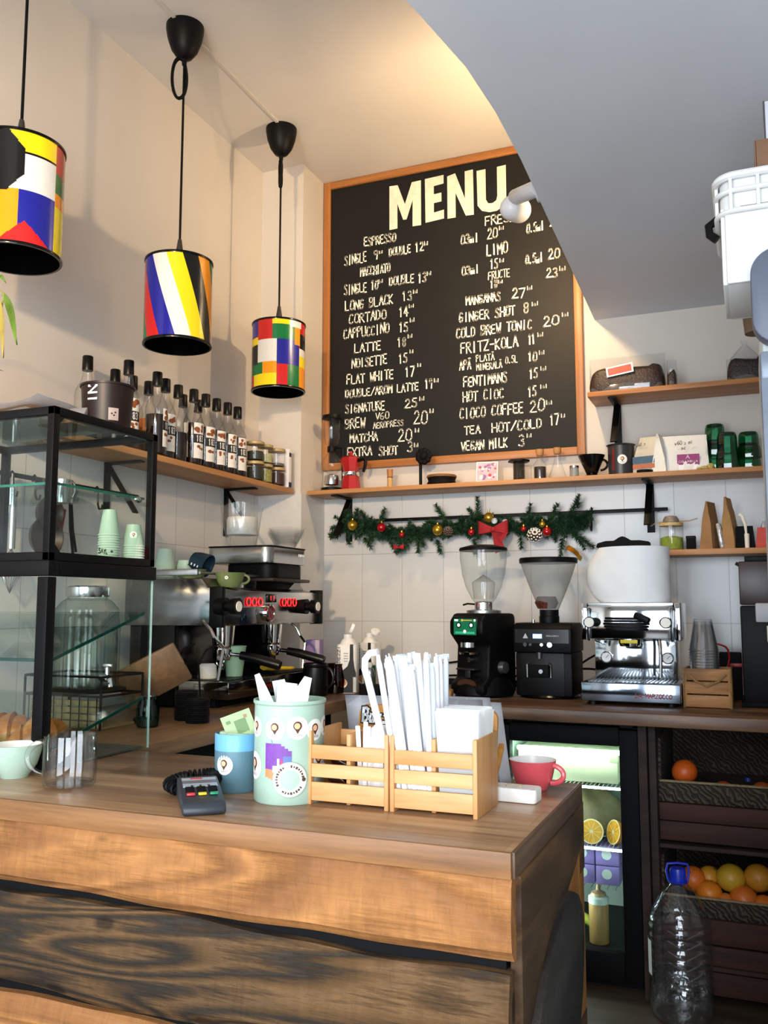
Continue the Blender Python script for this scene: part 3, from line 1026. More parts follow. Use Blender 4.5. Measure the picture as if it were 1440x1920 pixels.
ZS = 1.759
for i, (x, y, fc, fl, lb) in enumerate((
        (-1.905, -1.375, -.35, .55, 'syrup bottle with vanilla pods on its label, second behind the brown bucket'),
        (-1.908, -1.215, .35, .78, 'large dark syrup bottle with nearly black syrup, right above the case corner'),
        (-1.938, -1.126, -.20, .85, 'syrup bottle with hazelnuts on its label, right of the large dark bottle'),
        (-1.950, -1.032, .9, .62, 'half-empty dark syrup bottle with its label turned away'),
        (-1.934, -.955, -.22, .9, 'syrup bottle with an orange-brown nut label, middle of the front row'),
        (-1.936, -.872, -.22, .9, 'syrup bottle with brown almonds on its label, fourth from the row end'),
        (-1.938, -.792, -.22, .92, 'syrup bottle with chocolate pieces on its label, third from the row end'),
        (-1.936, -.715, -.22, .93, 'syrup bottle with dark curls on its label, second from the row end'),
        (-1.940, -.633, -.22, .93, 'syrup bottle with cinnamon sticks on its label, last before the jars'))):
    bottle((x, y, ZS), lb, fc, fl, seed=i)
for i, (x, y, fl, sy, lb) in enumerate((
        (-1.996, -1.470, .5, SYR, 'syrup bottle at the left end, its neck above the brown bucket'),
        (-2.022, -1.300, .5, SYR, 'back row syrup bottle with only its black cap showing behind bottles'),
        (-2.022, -1.205, .6, SYRC, 'back row syrup bottle between the vanilla bottle and the amber bottle'),
        (-2.018, -1.118, .85, SYRC, 'amber orange syrup bottle in the back row'),
        (-2.022, -.900, .7, SYR, 'back row syrup bottle behind the orange-brown nut label bottle'),
        (-2.020, -.800, .7, SYR, 'back row syrup bottle behind the brown almond label bottle'))):
    bottle((x, y, ZS), lb, -.3, fl, sy, seed=20 + i, lab=(i in (1, 3)))


def storage_jar(loc, label, r, h, fill, fcol, grp='stacked glass jars on the left shelf'):
    t = thing('storage_jar', label, 'jar', loc, 0, grp)
    MB().lathe([(0, .003), (r - .002, .002), (r, .006), (r, h - .012), (r - .003, h - .010)], seg=28).build('glass_body', GLS, t)
    MB().lathe([(0, .005), (r - .004, .005), (r - .004, h * fill), (0, h * fill)], seg=24).build('contents', fcol, t)
    MB().lathe([(r + .001, h - .011), (r + .001, h), (r - .003, h + .002), (0, h + .002)], seg=28, cap0=True).build('lid', M('#b59a6a', .5, .2), t)
    return t


TEA1, TEA2, TEA3 = M('#23261c', .8, 0, .4, 160, .4), M('#8d8a45', .8, 0, .4, 160, .4), M('#3a1d14', .8, 0, .4, 160, .4)
for (x, y, r, hh, c1, c2, a, b) in ((-1.905, -.545, .037, .080, TEA1, M('#2e3024', .8, 0, .4, 160), 'wider glass jar of dark tea leaves, lower one beside the last bottle', 'wider glass jar with dark herbs stacked beside the last bottle, upper one'),
                                    (-1.905, -.462, .033, .080, TEA2, M('#aeb07f', .8, 0, .3, 160), 'slim glass jar of yellow-green herbs, lower of its stack', 'slim glass jar of pale herbs, upper of its stack'),
                                    (-1.900, -.372, .037, .078, TEA3, M('#5d5a5a', .8, 0, .3, 160), 'glass jar of brown beans, lower one beside the white box', 'nearly empty glass jar on top, beside the white box')):
    storage_jar((x, y, ZS), a, r, hh, .72, c1)
    storage_jar((x, y, ZS + hh + .004), b, r, hh, .5 if c1 is not TEA3 else .2, c2)
t = thing('slim_box', 'slim white box with a navy label at the end of the bottle shelf', 'box', (-1.903, -.312, ZS))
MB().box((0, 0, .085), (.075, .028, .17), bev=.001).build('carton', M('#e9e4e6', .5), t)
MB().box((.0378, 0, .012), (.001, .024, .022)).box((.0378, 0, .145), (.001, .018, .018)).build('navy_label', M('#1b2350', .5), t, 'navy blue label')

# ------------------------------------------------------------------ things on the long back shelf
ZL = 1.7562
YS = -.115
t = thing('siphon_coffee_maker', 'glass siphon coffee maker with black lid at the shelf corner', 'coffee maker', (-1.757, YS, ZL))
MB().lathe([(0, 0), (.048, 0), (.048, .018), (.03, .022), (0, .022)], seg=28).build('base', BLACK, t)
MB().tube([(.052, .01, .01), (.052, .01, .20), (.02, .005, .205)], .007, 8).build('stand_rod', BLACK, t)
MB().lathe([(.02, .03), (.034, .033), (.036, .05), (.032, .075), (.012, .082), (.0, .084)], seg=24, cap0=True).build('burner', STEEL, t)
MB().lathe([(0, .085), (.022, .087), (.044, .108), (.048, .128), (.042, .15), (.022, .172), (.015, .19)], seg=28).build('lower_globe', GLS, t)
MB().lathe([(.021, .185), (.021, .21), (.016, .212), (0, .212)], seg=20, cap0=True).build('collar', BLACK, t)
MB().lathe([(.012, .21), (.03, .225), (.037, .25), (.038, .335)], seg=28).build('upper_chamber', GLS, t)
MB().lathe([(0, .356), (.044, .354), (.046, .338), (.02, .334), (0, .334)], seg=28).build('lid', BLACK, t)

t = thing('moka_pot', 'red octagonal moka pot with black handle on the back shelf', 'moka pot', (-1.661, YS, ZL), R(-10))
REDE = M('#a8141c', .28, .15, .06, coat=.4)
MB().lathe([(0, 0), (.047, 0), (.047, .004), (.037, .068), (0, .068)], seg=8, off=PI / 8).build('boiler', REDE, t)
MB().lathe([(.037, .067), (.039, .070), (.039, .085), (.036, .087)], seg=32).build('band', CHROME, t)
MB().lathe([(0, .086), (.034, .086), (.047, .148), (.046, .150), (0, .152)], seg=8, off=PI / 8).build('upper_pot', REDE, t)
MB().prism([(-.045, .147), (-.062, .149), (-.040, .115)], .012, Matrix(((1, 0, 0, 0), (0, 0, 1, -.006), (0, 1, 0, 0), (0, 0, 0, 1)))).build('spout', REDE, t)
MB().tube([(.040, 0, .138), (.068, 0, .142), (.080, 0, .132), (.078, 0, .11), (.068, 0, .082)], lambda q: .010 - .003 * q, 8).build('handle', BLACKM, t)
MB().lathe([(0, .151), (.046, .151), (.02, .162), (.006, .165), (.009, .175), (.006, .182), (0, .183)], seg=8, off=PI / 8).build('lid', REDE, t)

t = thing('bamboo_whisk', 'bamboo handle with dark band standing beside the moka pot', 'whisk', (-1.470, YS, ZL))
MB().cyl((0, 0, 0), (0, 0, .05), .0125, .012, 20).build('lower_grip', M('#c39a63', .55, 0, .1), t)
MB().cyl((0, 0, .05), (0, 0, .053), .0128, .0128, 20).build('band', M('#3d2a1a', .6), t)
MB().cyl((0, 0, .053), (0, 0, .088), .012, .0145, 20).build('upper_grip', M('#a8713f', .55, 0, .1), t)

t = thing('pour_over_stand', 'black metal stand with round dark head on the back shelf', 'stand', (-1.325, YS, ZL))
MB().box((-.03, 0, .003), (.13, .08, .006), bev=.002).build('foot_plate', BLACK, t)
MB().cyl((0, 0, .005), (0, 0, .15), .007, .007, 12).build('post', BLACK, t)
mb = MB()
for k in range(9):
    a = 2 * PI * k / 9
    mb.sphere((.018 + .024 * math.cos(a), -.01, .135 + .024 * math.sin(a)), .015, (1, .7, 1), 10, 8)
mb.sphere((.018, -.014, .135), .018, (1, .8, 1), 12, 8)
mb.build('head', MATBLK, t)
t = thing('grinder_dish', 'round black dish under a brown wooden disc on the back shelf', 'dish', (-1.228, YS, ZL))
MB().lathe([(0, 0), (.062, 0), (.064, .012), (.058, .022), (.062, .034), (.0, .036)], seg=32).build('dish', MATBLK, t)
MB().lathe([(0, .036), (.064, .036), (.066, .042), (.062, .047), (0, .047)], seg=32).build('wooden_disc', M('#7d5732', .6, 0, .2), t)

t = thing('desk_calendar', 'small tent calendar with pink flowers on the back shelf', 'calendar', (-1.02, YS - .01, ZL), R(12))
mb = MB()
for s in (-1, 1):
    mb.box((0, s * .022, .047), (.09, .0015, .098), rot=(s * R(24), 0, 0))
mb.build('tent_card', PAPER, t)
mb = MB()
rg = random.Random(3)
fl = [M(c, .6, 0, .2) for c in ('#d9a7b4', '#b23a52', '#e6cdd2', '#8c6fa5')]
q = Matrix.Translation((0, -.0235, .047)) @ Euler((-R(24), 0, 0)).to_matrix().to_4x4()
mb.box((0, -.0008, 0), (.084, .0006, .088), mat=q, mi=0)
for k in range(40):
    c = q @ Vector((rg.uniform(-.036, .036), -.0014 - .00003 * k, rg.uniform(-.036, .036)))
    rr = rg.uniform(.004, .009)
    mb.bm.faces.new([mb.bm.verts.new(c + q.to_3x3() @ Vector((rr * math.cos(a * PI / 4), 0, rr * math.sin(a * PI / 4)))) for a in range(8)]).material_index = rg.randrange(4)
mb.build('picture', fl, t, flat=True)

t = thing('plunger_coffee_press', 'small smoky plunger coffee press with black flange on the back shelf', 'coffee press', (-.886, YS, ZL))
SMOK = glass('smoked_plastic', '#8d8c88', '#4c4b48', .5, .06)
MB().lathe([(.024, .008), (.024, .085), (.022, .087)], seg=24).build('tube', SMOK, t)
MB().lathe([(0, 0), (.030, 0), (.031, .008), (.022, .012), (0, .012)], seg=24).build('filter_cap', MATBLK, t)
MB().lathe([(.024, .082), (.046, .084), (.046, .092), (.02, .096), (0, .096)], seg=6, cap0=True).build('flange', BLACK, t)
t = thing('corked_bottle', 'small corked glass bottle of dark beans on the back shelf', 'bottle', (-.797, YS, ZL))
MB().lathe([(0, .002), (.026, .003), (.027, .07), (.012, .088), (.0125, .115)], seg=24).build('glass_body', GLS, t)
MB().lathe([(0, .004), (.024, .004), (.024, .058), (0, .06)], seg=20).build('beans', M('#241811', .6, 0, .5, 150, .6), t)
MB().lathe([(0, .105), (.013, .105), (.017, .118), (.017, .132), (0, .133)], seg=18).build('cork', M('#a87948', .8, 0, .2), t)
t = thing('glass_cup_with_handle', 'tiny clear glass jug with handle left of the corked bottle', 'jug', (-.842, YS - .03, ZL))
mb = MB().lathe([(0, .002), (.016, .003), (.016, .06)], seg=20)
mb.build('glass_body', GLSMUG, t)
handle_arc(MB(), -.016, .05, .012, -.018, .003).build('handle', GLSMUG, t)
t = thing('corked_flask', 'conical glass flask with cork stopper on the back shelf', 'flask', (-.724, YS, ZL))
MB().lathe([(0, .002), (.036, .003), (.038, .008), (.013, .082), (.0125, .115)], seg=28).build('glass_body', GLS, t)
MB().lathe([(0, .108), (.0125, .108), (.0165, .118), (.0165, .134), (0, .135)], seg=18).build('cork', M('#a87948', .8, 0, .2), t)
t = thing('small_steel_canister', 'small grey see-through canister between flask and black dripper', 'canister', (-.656, YS, ZL))
MB().lathe([(0, 0), (.0185, 0), (.0185, .046)], seg=22).build('body', glass('grey_canister', '#b9bab6', '#7f817e', .5, .08, .1, .25), t)
MB().lathe([(.0195, .045), (.0195, .054), (0, .056)], seg=22, cap0=True).build('lid', STEEL, t)
t = thing('coffee_dripper', 'black cone coffee dripper standing on its round foot', 'dripper', (-.585, YS, ZL))
MB().lathe([(.0, .004), (.042, .003), (.045, .007), (.03, .010), (.022, .014)], seg=32, cap0=True).build('foot', BLKGLOSS, t)
MB().lathe([(.020, .012), (.053, .088), (.054, .092), (.050, .092), (.018, .020)], seg=32).build('cone', BLKGLOSS, t)
handle_arc(MB(), .035, .075, .03, .028, .005, y=0).build('handle', BLKGLOSS, t)
t = thing('measuring_jug', 'black round canister with a round white sticker on the back shelf', 'canister', (-.468, YS, ZL), 0)
SMK2 = M('#2c2c2d', .3, 0, .1)
MB().lathe([(0, 0), (.050, 0), (.052, .12), (.058, .126), (.050, .128), (.049, .01), (0, .008)], seg=36).build('body', SMK2, t)
logo_sticker(t, .0515, -1.35, .062, .019)
mb = MB()
xz_rect(mb, -.005, .005, .02, .11, .0005, 0, 3)
wrap(mb, .0515, -2.05)
mb.build('stripe', M('#6d171c', .4), t, 'narrow red stripe', flat=True)


def pouch(name, label, loc, rz, w, d, h, mats, grp=None, dec=None, fold=0.0, seed=1):
    """flat-bottomed paper pouch that pinches to a seam at the top"""
    t = thing(name, label, 'coffee bag', loc, rz, grp)
    rg = random.Random(seed)
    rows = []
    N = 14
    for j in range(9):
        f = j / 8
        dd = d * (1 - f ** 1.6) + .004
        ww = w * (1 - .06 * f)
        zz = h * f
        ring = []
        for i in range(4 * N):
            s, k = divmod(i, N)
            q = k / N
            px, py = [(-.5 + q, -.5), (.5, -.5 + q), (.5 - q, .5), (-.5, .5 - q)][s]
            bul = 1 + .10 * math.sin(PI * min(1, f * 1.3)) * (1 if s in (0, 2) else .0) * math.sin(PI * q)
            ring.append(Vector((px * ww + rg.uniform(-.0012, .0012) * (f > 0) + fold * f * f, py * dd * bul + rg.uniform(-.0015, .0015) * (f > 0), zz)))
        rows.append(ring)
    mb = MB()
    mb.grid(rows, 0, True, True, True)
    mb.build('pouch', mats, t, ang=50)
    if dec:
        dec(t)
    return t


KRAFT = M('#9a7248', .8, 0, .12, 20, .3)
WPOUCH = M('#dddcd8', .45, 0, .04, 20, .15)


def dec_white(t):
    mb = MB().box((.012, -.0385, .035), (.082, .001, .066))
    mb.build('label', M('#8f2a6b', .5, 0, .05), t, 'magenta label')
    mb = MB()
    letters(mb, 'COLUMBIA', (-.024, -.0395, .036), (1, 0, 0), (0, 0, 1), .07, .007, .0014, 0)
    letters(mb, 'A', (.004, -.0395, .050), (1, 0, 0), (0, 0, 1), .013, .015, .002, 0)
    mb.build('label_print', M('#e8dfe6', .6), t, flat=True)
    MB().box((.012, -.0392, .016), (.07, .001, .022)).build('label_panel', PAPER, t)
    mb = MB()
    letters(mb, 'v60', (-.035, -.036, .105), (1, 0, .15), (0, .15, 1), .026, .014, .002, .1)
    letters(mb, 'spec', (.0, -.036, .107), (1, 0, .15), (0, .15, 1), .03, .014, .002, .1)
    letters(mb, 'sc', (-.012, -.036, .086), (1, 0, .1), (0, .15, 1), .018, .012, .002, .1)
    mb.build('handwriting', INK, t, flat=True)


pouch('coffee_bag', 'white coffee pouch with magenta label on the back shelf', (-.225, YS, ZL), R(4), .175, .075, .148, WPOUCH, None, dec_white, seed=4)


def dec_col(t):
    mb = MB().box((0, -.0355, .030), (.088, .001, .018), mi=0).box((0, -.0350, .055), (.088, .001, .028), mi=1)
    mb.build('label', [M('#b5694a', .6), M('#3f5d72', .6)], t, 'blue and orange band')
    mb = MB()
    letters(mb, 'v60', (-.03, -.026, .108), (1, 0, .3), (0, .2, 1), .022, .012, .0018, .1)
    letters(mb, 'sp', (.0, -.026, .112), (1, 0, .3), (0, .2, 1), .02, .012, .0018, .1)
    mb.build('handwriting', INK, t, flat=True)


pouch('coffee_bag', 'grey coffee pouch with blue and orange bands beside the black canister', (-.368, YS - .01, ZL), R(-14), .09, .065, .15, M('#b9b3a3', .5, 0, .08, 20, .2), None, dec_col, .02, seed=5)
pouch('coffee_bag', 'plain white pouch standing edge-on between the two labelled pouches', (-.312, YS - .02, ZL), R(80), .075, .05, .152, M('#e4e1d6', .5, 0, .04, 20, .15), None, None, -.01, seed=6)
solo('black_disc', MB().lathe([(0, 0), (.030, 0), (.031, .012), (0, .014)], seg=28), MATBLK, 'small flat black lid in front of the grey coffee pouch', 'lid', (-.372, -.168, ZL))
solo('dried_flowers', MB().sphere((0, 0, .008), .011, (1.6, 1, .7), 10, 8).sphere((.022, .004, .012), .013, (1.1, 1, 1), 10, 8).sphere((-.02, 0, .006), .008, (1.3, 1, .7), 10, 8), M('#a79a55', .7, 0, .4, 120, .5), 'small yellow-green sprig at the foot of the white pouch', 'sprig', (-.150, -.175, ZL))
GREENG = glass('green_glass', '#5cb893', '#165f43', .65, .07)


def tumbler(loc, label, h=.125, grp='upturned green glasses on the back shelf'):
    t = thing('green_glass', label, 'glass', loc, 0, grp)
    r0, r1 = .043, .033
    rows = []
    prof = [(r0, 0), (r0 + .001, .004), (r0 - .003, h * .45), (r0 - .006, h * .5), (r1 + .002, h * .9), (r1 - .002, h), (0, h)]
    MB().lathe(prof, seg=10).build('tumbler_body', GREENG, t, ang=20)
    MB().lathe([(r1 - .004, h - .006), (r1 - .006, h - .002), (0, h - .003)], seg=20).build('thick_base', M('#14603f', .15, 0, .1), t)
    return t


tumbler((-.115, -.08, ZL), 'upturned green glass at the bottom of the tall left stack', .125)
tumbler((-.113, -.08, ZL + .064), 'upturned green glass on top of the tall left stack', .125)
tumbler((-.068, -.150, ZL), 'upturned green glass in front, between the two glass stacks', .140)
tumbler((.006, -.120, ZL), 'upturned green glass at the bottom of the right stack, by cooler', .10)
tumbler((.008, -.120, ZL + .042), 'upturned green glass on top of the right stack, by cooler', .10)

# upper right shelf: bags of beans
ZU = 2.0935


def bean_bag(loc, label, w, d, h, seed, clear_h):
    t = thing('bean_bag', label, 'bag of beans', loc, 0, 'clear bags of coffee beans')
    rg = random.Random(seed)
    mb = MB()
    rows = []
    for j in range(15):
        f = j / 14
        rr = (1 - f ** 16 * .22) * (1 + .03 * math.sin(5 * f))
        rows.append([Vector((w / 2 * rr * (abs(math.cos(a)) ** .45) * (1 if math.cos(a) >= 0 else -1), d / 2 * rr * (abs(math.sin(a)) ** .45) * (1 if math.sin(a) >= 0 else -1), h * f + .008 * math.sin(a * 3 + seed) * f + .05 * h * f * math.cos(a))) for a in [2 * PI * i / 36 for i in range(36)]])
    mb.grid(rows, 0, True, True, True)
    mb.build('beans', M('#2c1a12', .45, 0, .6, 130, 1.0), t)
    mb = MB()
    rows = []
    for j in range(8):
        f = j / 7
        k = 1.03 - .0 * f
        dd = d * 1.04 * (1 - f ** 1.5) + .004
        rows.append([Vector((w / 2 * k * (abs(math.cos(a)) ** .5) * (1 if math.cos(a) >= 0 else -1) * (1 + .012 * math.sin(9 * a + 3 * f)), dd / 2 * (abs(math.sin(a)) ** .5) * (1 if math.sin(a) >= 0 else -1) * (1 + .05 * math.sin(7 * a)), clear_h * f)) for a in [2 * PI * i / 40 for i in range(40)]])
    mb.grid(rows, 0, True, True)
    mb.build('clear_film', PLAST, t)
    return t


t = bean_bag((-.435, YS, ZU), 'wide clear bag of dark beans with a red label on the upper right shelf', .285, .13, .095, 2, .152)
MB().box((-.02, -.0685, .082), (.105, .001, .042), rot=(R(-12), R(-8), 0), mi=0).box((-.02, -.0695, .082), (.092, .001, .030), rot=(R(-12), R(-8), 0), mi=1).build('label', [PAPER, M('#b23a30', .5, 0, .15)], t, 'white edged red label')
solo('folded_film', MB().box((0, 0, .007), (.12, .02, .012), bev=.004).box((.03, .0, .016), (.06, .018, .01), bev=.003), M('#a8b3cc', .25, 0, .2, 60, .6), 'crumpled bluish film in front of the wide bean bag', 'film', (-.40, -.178, ZU))
t = bean_bag((-.262, YS, ZU), 'narrow dark bean bag beside the wide bag with the red label', .035, .06, .066, 5, .12)
t = bean_bag((.008, YS, ZU), 'rounded tied clear bag of dark beans next to the cooler', .13, .11, .085, 8, .10)
MB().lathe([(.055, .095), (.03, .125), (.008, .15), (.014, .165)], seg=20).build('tied_neck', PLAST, t)

# short lower shelf
ZM = 1.4538
t = thing('matcha_jar', 'glass jar of green matcha powder with wooden lid on the short shelf', 'jar', (-.285, YS, ZM))
MB().lathe([(0, .002), (.043, .002), (.045, .007), (.045, .095), (.040, .098)], seg=28).build('glass_body', GLS, t)
MB().lathe([(0, .004), (.042, .004), (.042, .05), (.02, .056), (0, .053)], seg=24).build('powder', M('#8fa03a', .9, 0, .2, 60, .3), t)
MB().lathe([(.045, .096), (.045, .108), (0, .109)], seg=28, cap0=True).build('lid', M('#c8ab72', .6, 0, .1), t)
t = thing('tea_strainer', 'round wire tea strainer lying on the matcha jar lid', 'strainer', (-.285, YS, ZM + .110))
MB().lathe([(.030, .001), (.030, .012), (.022, .024), (0, .028)], seg=24).build('mesh_bowl', M('#8d8173', .5, .4, .3, 200, .8), t)
MB().tube([(.028, 0, .003), (.07, -.01, .004), (.10, -.015, .012)], .0025, 6).tube([(-.028, 0, .003), (-.055, -.005, .001), (-.075, -.01, -.012)], .0022, 6).build('wire_handle', M('#b49a7e', .4, .6), t)
t = thing('small_black_tin', 'small square black tin beside the matcha jar', 'tin', (-.213, YS, ZM))
MB().box((0, 0, .022), (.034, .034, .044), bev=.002).build('body', MATBLK, t)
MB().box((0, 0, .049), (.036, .036, .012), bev=.002).build('lid', BLACK, t)
pouch('paper_bag', 'brown paper bag with a silver side, left of the two paper bags', (-.142, YS, ZM), R(72), .09, .044, .185, KRAFT, 'brown paper coffee bags', None, .01, 11)
pouch('paper_bag', 'brown paper bag leaning right, the right one of the two paper bags', (-.070, YS, ZM), R(78), .09, .044, .195, M('#a9804f', .8, 0, .12, 20, .3), 'brown paper coffee bags', None, -.025, 12)
solo('silver_pouch', MB().box((0, 0, .05), (.02, .06, .10), rot=(0, R(-8), 0), bev=.008), M('#b9b6b2', .3, .6, .3, 60, .7), 'crumpled silver pouch between the two brown paper bags', 'pouch', (-.105, -.13, ZM))
t = thing('dark_card_box', 'black card box with a white spoon leaning on it', 'box', (-.018, YS, ZM))
MB().prism([(-.035, 0), (.035, 0), (.028, .085), (-.03, .085)], .06, Matrix(((1, 0, 0, 0), (0, 0, 1, -.03), (0, 1, 0, 0), (0, 0, 0, 1)))).build('carton', MATBLK, t)
t = thing('white_scoop', 'white plastic scoop leaning on the black card box', 'scoop', (-.02, -.155, ZM))
MB().tube([(.006, 0, .055), (.004, .0, .09), (-.006, .004, .122), (-.016, .006, .128)], lambda q: .004 + .005 * q, 8).build('handle', CREAM, t)
MB().lathe([(0, 0), (.008, .002), (.009, .055), (0, .057)], (.008, 0, .0), 12).build('stem', CREAM, t)
solo('red_carton', MB().prism([(-.038, 0), (.045, 0), (.045, .078), (-.03, .078)], .06, Matrix(((1, 0, 0, 0), (0, 0, 1, -.03), (0, 1, 0, 0), (0, 0, 0, 1)))), M('#c5412f', .55, 0, .08), 'orange-red carton at the right end of the short shelf', 'carton', (.055, YS, ZM))
solo('foil_bag', MB().lathe([(.02, 0), (.026, .03), (.02, .07), (.004, .11)], seg=14, sy=.5, cap0=True), M('#cfd0d0', .3, .5, .2, 50, .6), 'shiny foil bag standing behind the orange-red carton', 'bag', (.05, -.05, ZM + .0))

# ------------------------------------------------------------------ rail, garland and ornaments
t = thing('hook_rail', 'long thin black utensil rail on the back wall tiles', 'rail', (-1.0, -.05, 1.625))
MB().box((0, 0, 0), (1.40, .008, .014), bev=.002).build('bar', BLACK, t)
for x in (-.66, .0, .66):
    MB().cyl((x, .004, 0), (x, .042, 0), .006, .006, 10).build('wall_mount', BLACK, t)
t = thing('rail_hook', 'black S hook on the back rail right of the garland', 'hook', (-.60, -.056, 1.633))
MB().tube([(0, .010, -.012), (0, .010, .004), (0, 0, .008), (0, -.005, 0), (0, -.005, -.075), (.0, -.012, -.086), (0, -.022, -.082), (0, -.024, -.07)], .004, 8).build('hook', BLACK, t)

rg = random.Random(21)
GRN = [M('#18301f', .6, 0, .3), M('#24452a', .6, 0, .3), M('#2f5733', .6, 0, .3)]
t = thing('christmas_garland', 'dark green pine garland hung along the back wall rail', 'garland')
spine = [(-1.74, 1.60), (-1.66, 1.612), (-1.56, 1.585), (-1.46, 1.556), (-1.36, 1.565), (-1.26, 1.585), (-1.16, 1.575), (-1.06, 1.590), (-.96, 1.575), (-.86, 1.580), (-.76, 1.568), (-.68, 1.585), (-.64, 1.60)]
sprigs = []
for (x0, z0), (x1, z1) in zip(spine, spine[1:]):
    for k in range(24):
        f = (k + rg.random()) / 24
        bx, bz = x0 + (x1 - x0) * f, z0 + (z1 - z0) * f
        a = rg.uniform(-2.6, 2.9)
        L = rg.uniform(.045, .080)
        sprigs.append(((bx, -.058, bz), Vector((math.sin(a) * .8, -rg.uniform(.1, .55), math.cos(a) * .55 - .25)).normalized(), L))
for px_, pz_, dx, dz, L in ((-1.08, 1.61, .02, 1, .10), (-1.085, 1.60, -.5, .8, .07), (-.69, 1.60, .45, .9, .11), (-.655, 1.64, .1, 1, .04), (-.68, 1.55, .5, -.7, .10), (-.66, 1.53, .6, -.45, .09), (-1.44, 1.53, -.3, -.9, .06), (-1.36, 1.54, .1, -.9, .07), (-1.68, 1.62, -.2, 1, .06), (-1.60, 1.62, -.5, .8, .06), (-1.54, 1.62, .5, .9, .065), (-1.24, 1.62, -.4, .8, .07), (-1.27, 1.53, .3, -.9, .07), (-1.10, 1.53, .1, -1, .07), (-.90, 1.53, .2, -1, .05), (-.72, 1.52, -.1, -1, .08), (-.86, 1.62, .2, 1, .05), (-.76, 1.62, .5, .8, .05), (-1.70, 1.57, .2, -1, .05), (-1.62, 1.55, .6, -.7, .07), (-1.40, 1.51, -.8, -.5, .07)):
    sprigs.append(((px_, -.060, pz_), Vector((dx, -.25, dz)).normalized(), L))
mb = MB()
for b, d, L in sprigs:
    b = Vector(b)
    o1 = d.orthogonal().normalized()
    o2 = d.cross(o1)
    for k in range(int(L * 2300)):
        f = rg.random()
        p = b + d * L * f
        a = rg.uniform(0, 2 * PI)
        nd = (d * rg.uniform(.35, .9) + (o1 * math.cos(a) + o2 * math.sin(a))).normalized()
        ln = rg.uniform(.018, .034) * (1 - .4 * f)
        w = nd.orthogonal().normalized() * .0018
        if p.y + nd.y * ln > -.012:
            nd.y = -abs(nd.y)
        v = [mb.bm.verts.new(q) for q in (p - w, p + w, p + nd * ln)]
        mb.bm.faces.new(v).material_index = rg.choice((0, 0, 1, 1, 2))
mb.build('needles', GRN, t, flat=True)
MB().tube([(x, -.058, z) for x, z in spine], .005, 6).build('stem', M('#1d2417', .8), t)
GOLD, REDB = M('#c09a35', .22, .75, .06), M('#a80f18', .2, .3, .06, coat=.4)


def bauble(x, z, r, mat, label, col, y=-.10):
    t = thing('bauble', label, 'bauble', (x, y, z), 0, '%s baubles on the garland' % col)
    MB().sphere((0, 0, 0), r, u=24, v=16).build('ball', mat, t)
    MB().cyl((0, 0, r - .001), (0, 0, r + .006), .005, .005, 10).build('cap', GOLD, t)
    MB().tube([(0, 0, r + .005), (.003, .01, r + .014), (0, .03, r + .02)], .0008, 5).build('hanging_loop', GOLD, t)


bauble(-1.658, 1.603, .024, GOLD, 'large gold bauble at the left end of the garland', 'gold')
bauble(-1.517, 1.588, .021, REDB, 'large red bauble, leftmost of the red ones on the garland', 'red')
bauble(-1.253, 1.568, .0245, GOLD, 'large gold bauble in the middle of the garland', 'gold')
bauble(-1.101, 1.554, .0145, REDB, 'small red bauble right of the garland middle', 'red')
bauble(-1.023, 1.613, .0225, GOLD, 'gold bauble at the top, above the red bow', 'gold')
bauble(-.795, 1.577, .014, GOLD, 'small gold bauble above the right red bauble', 'gold')
bauble(-.775, 1.545, .019, REDB, 'shiny red bauble beside the snowy pine cone', 'red', -.105)
bauble(-.874, 1.560, .012, REDB, 'tiny red bauble left of the snowy pine cone', 'red')
bauble(-1.420, 1.552, .012, REDB, 'tiny red bauble in the low left part of the garland', 'red')


def cone(x, z, r, label, tip):
    t = thing('pine_cone', label, 'pine cone', (x, -.105, z), 0, 'pine cones on the garland', rot=(R(70), 0, R(15)))
    mb, m2 = MB(), MB()
    rgc = random.Random(int(r * 1e4))
    for j in range(7):
        f = j / 6
        rr = r * math.sin(.35 + f * 2.4)
        n = 9
        for i in range(n):
            a = 2 * PI * (i + .5 * (j % 2)) / n
            c = Vector((rr * math.cos(a), rr * math.sin(a), r * (1.0 - 2 * f) * .9))
            mb.sphere(c * .88, r * .26, (1, 1, .5), 8, 6)
            m2.sphere(c * 1.05, r * .17, (1, 1, .5), 6, 5)
    mb.build('scales', M('#3a2216', .7, 0, .3), t)
    m2.build('scale_tips', tip, t)


cone(-.827, 1.534, .027, 'snow-tipped pine cone at the right of the garland', M('#d9d6d0', .7))
cone(-1.204, 1.562, .019, 'small dark pine cone right of the middle gold bauble', M('#5d5149', .7))
REDV = M('#94101c', .8, 0, .12, 60, .3)


def bow(loc, s, label, tails=True):
    t = thing('red_bow', label, 'bow', loc, 0, 'red bows on the garland')
    for k in (-1, 1):
        mb = MB()
        rows = []
        for i in range(15):
            a = 2 * PI * i / 14
            ex = .5 * (1 - math.cos(a))
            rows.append([Vector((k * ex * .062 * s, .014 * math.sin(a) * s - .004, zz * s * (.008 + .020 * ex) + .010 * ex * s)) for zz in (-1, 0, 1)])
        mb.grid(rows)
        mb.build('loop', REDV, t, ang=80)
    MB().sphere((0, -.008 * s, 0), .011 * s, (1, .8, 1), 12, 8).build('knot', REDV, t)
    if tails:
        for a0, L in ((.35, .095), (.95, .06)):
            rows = []
            for i in range(7):
                f = i / 6
                c = Vector((math.sin(a0) * L * f * s, -.008 + .006 * math.sin(f * 5), -math.cos(a0) * L * f * s))
                wv = Vector((math.cos(a0), 0, math.sin(a0))) * (.009 + .014 * f) * s
                rows.append([c - wv, c, c + wv])
            m = MB()
            m.grid(rows)
            m.build('tail', REDV, t, ang=80)


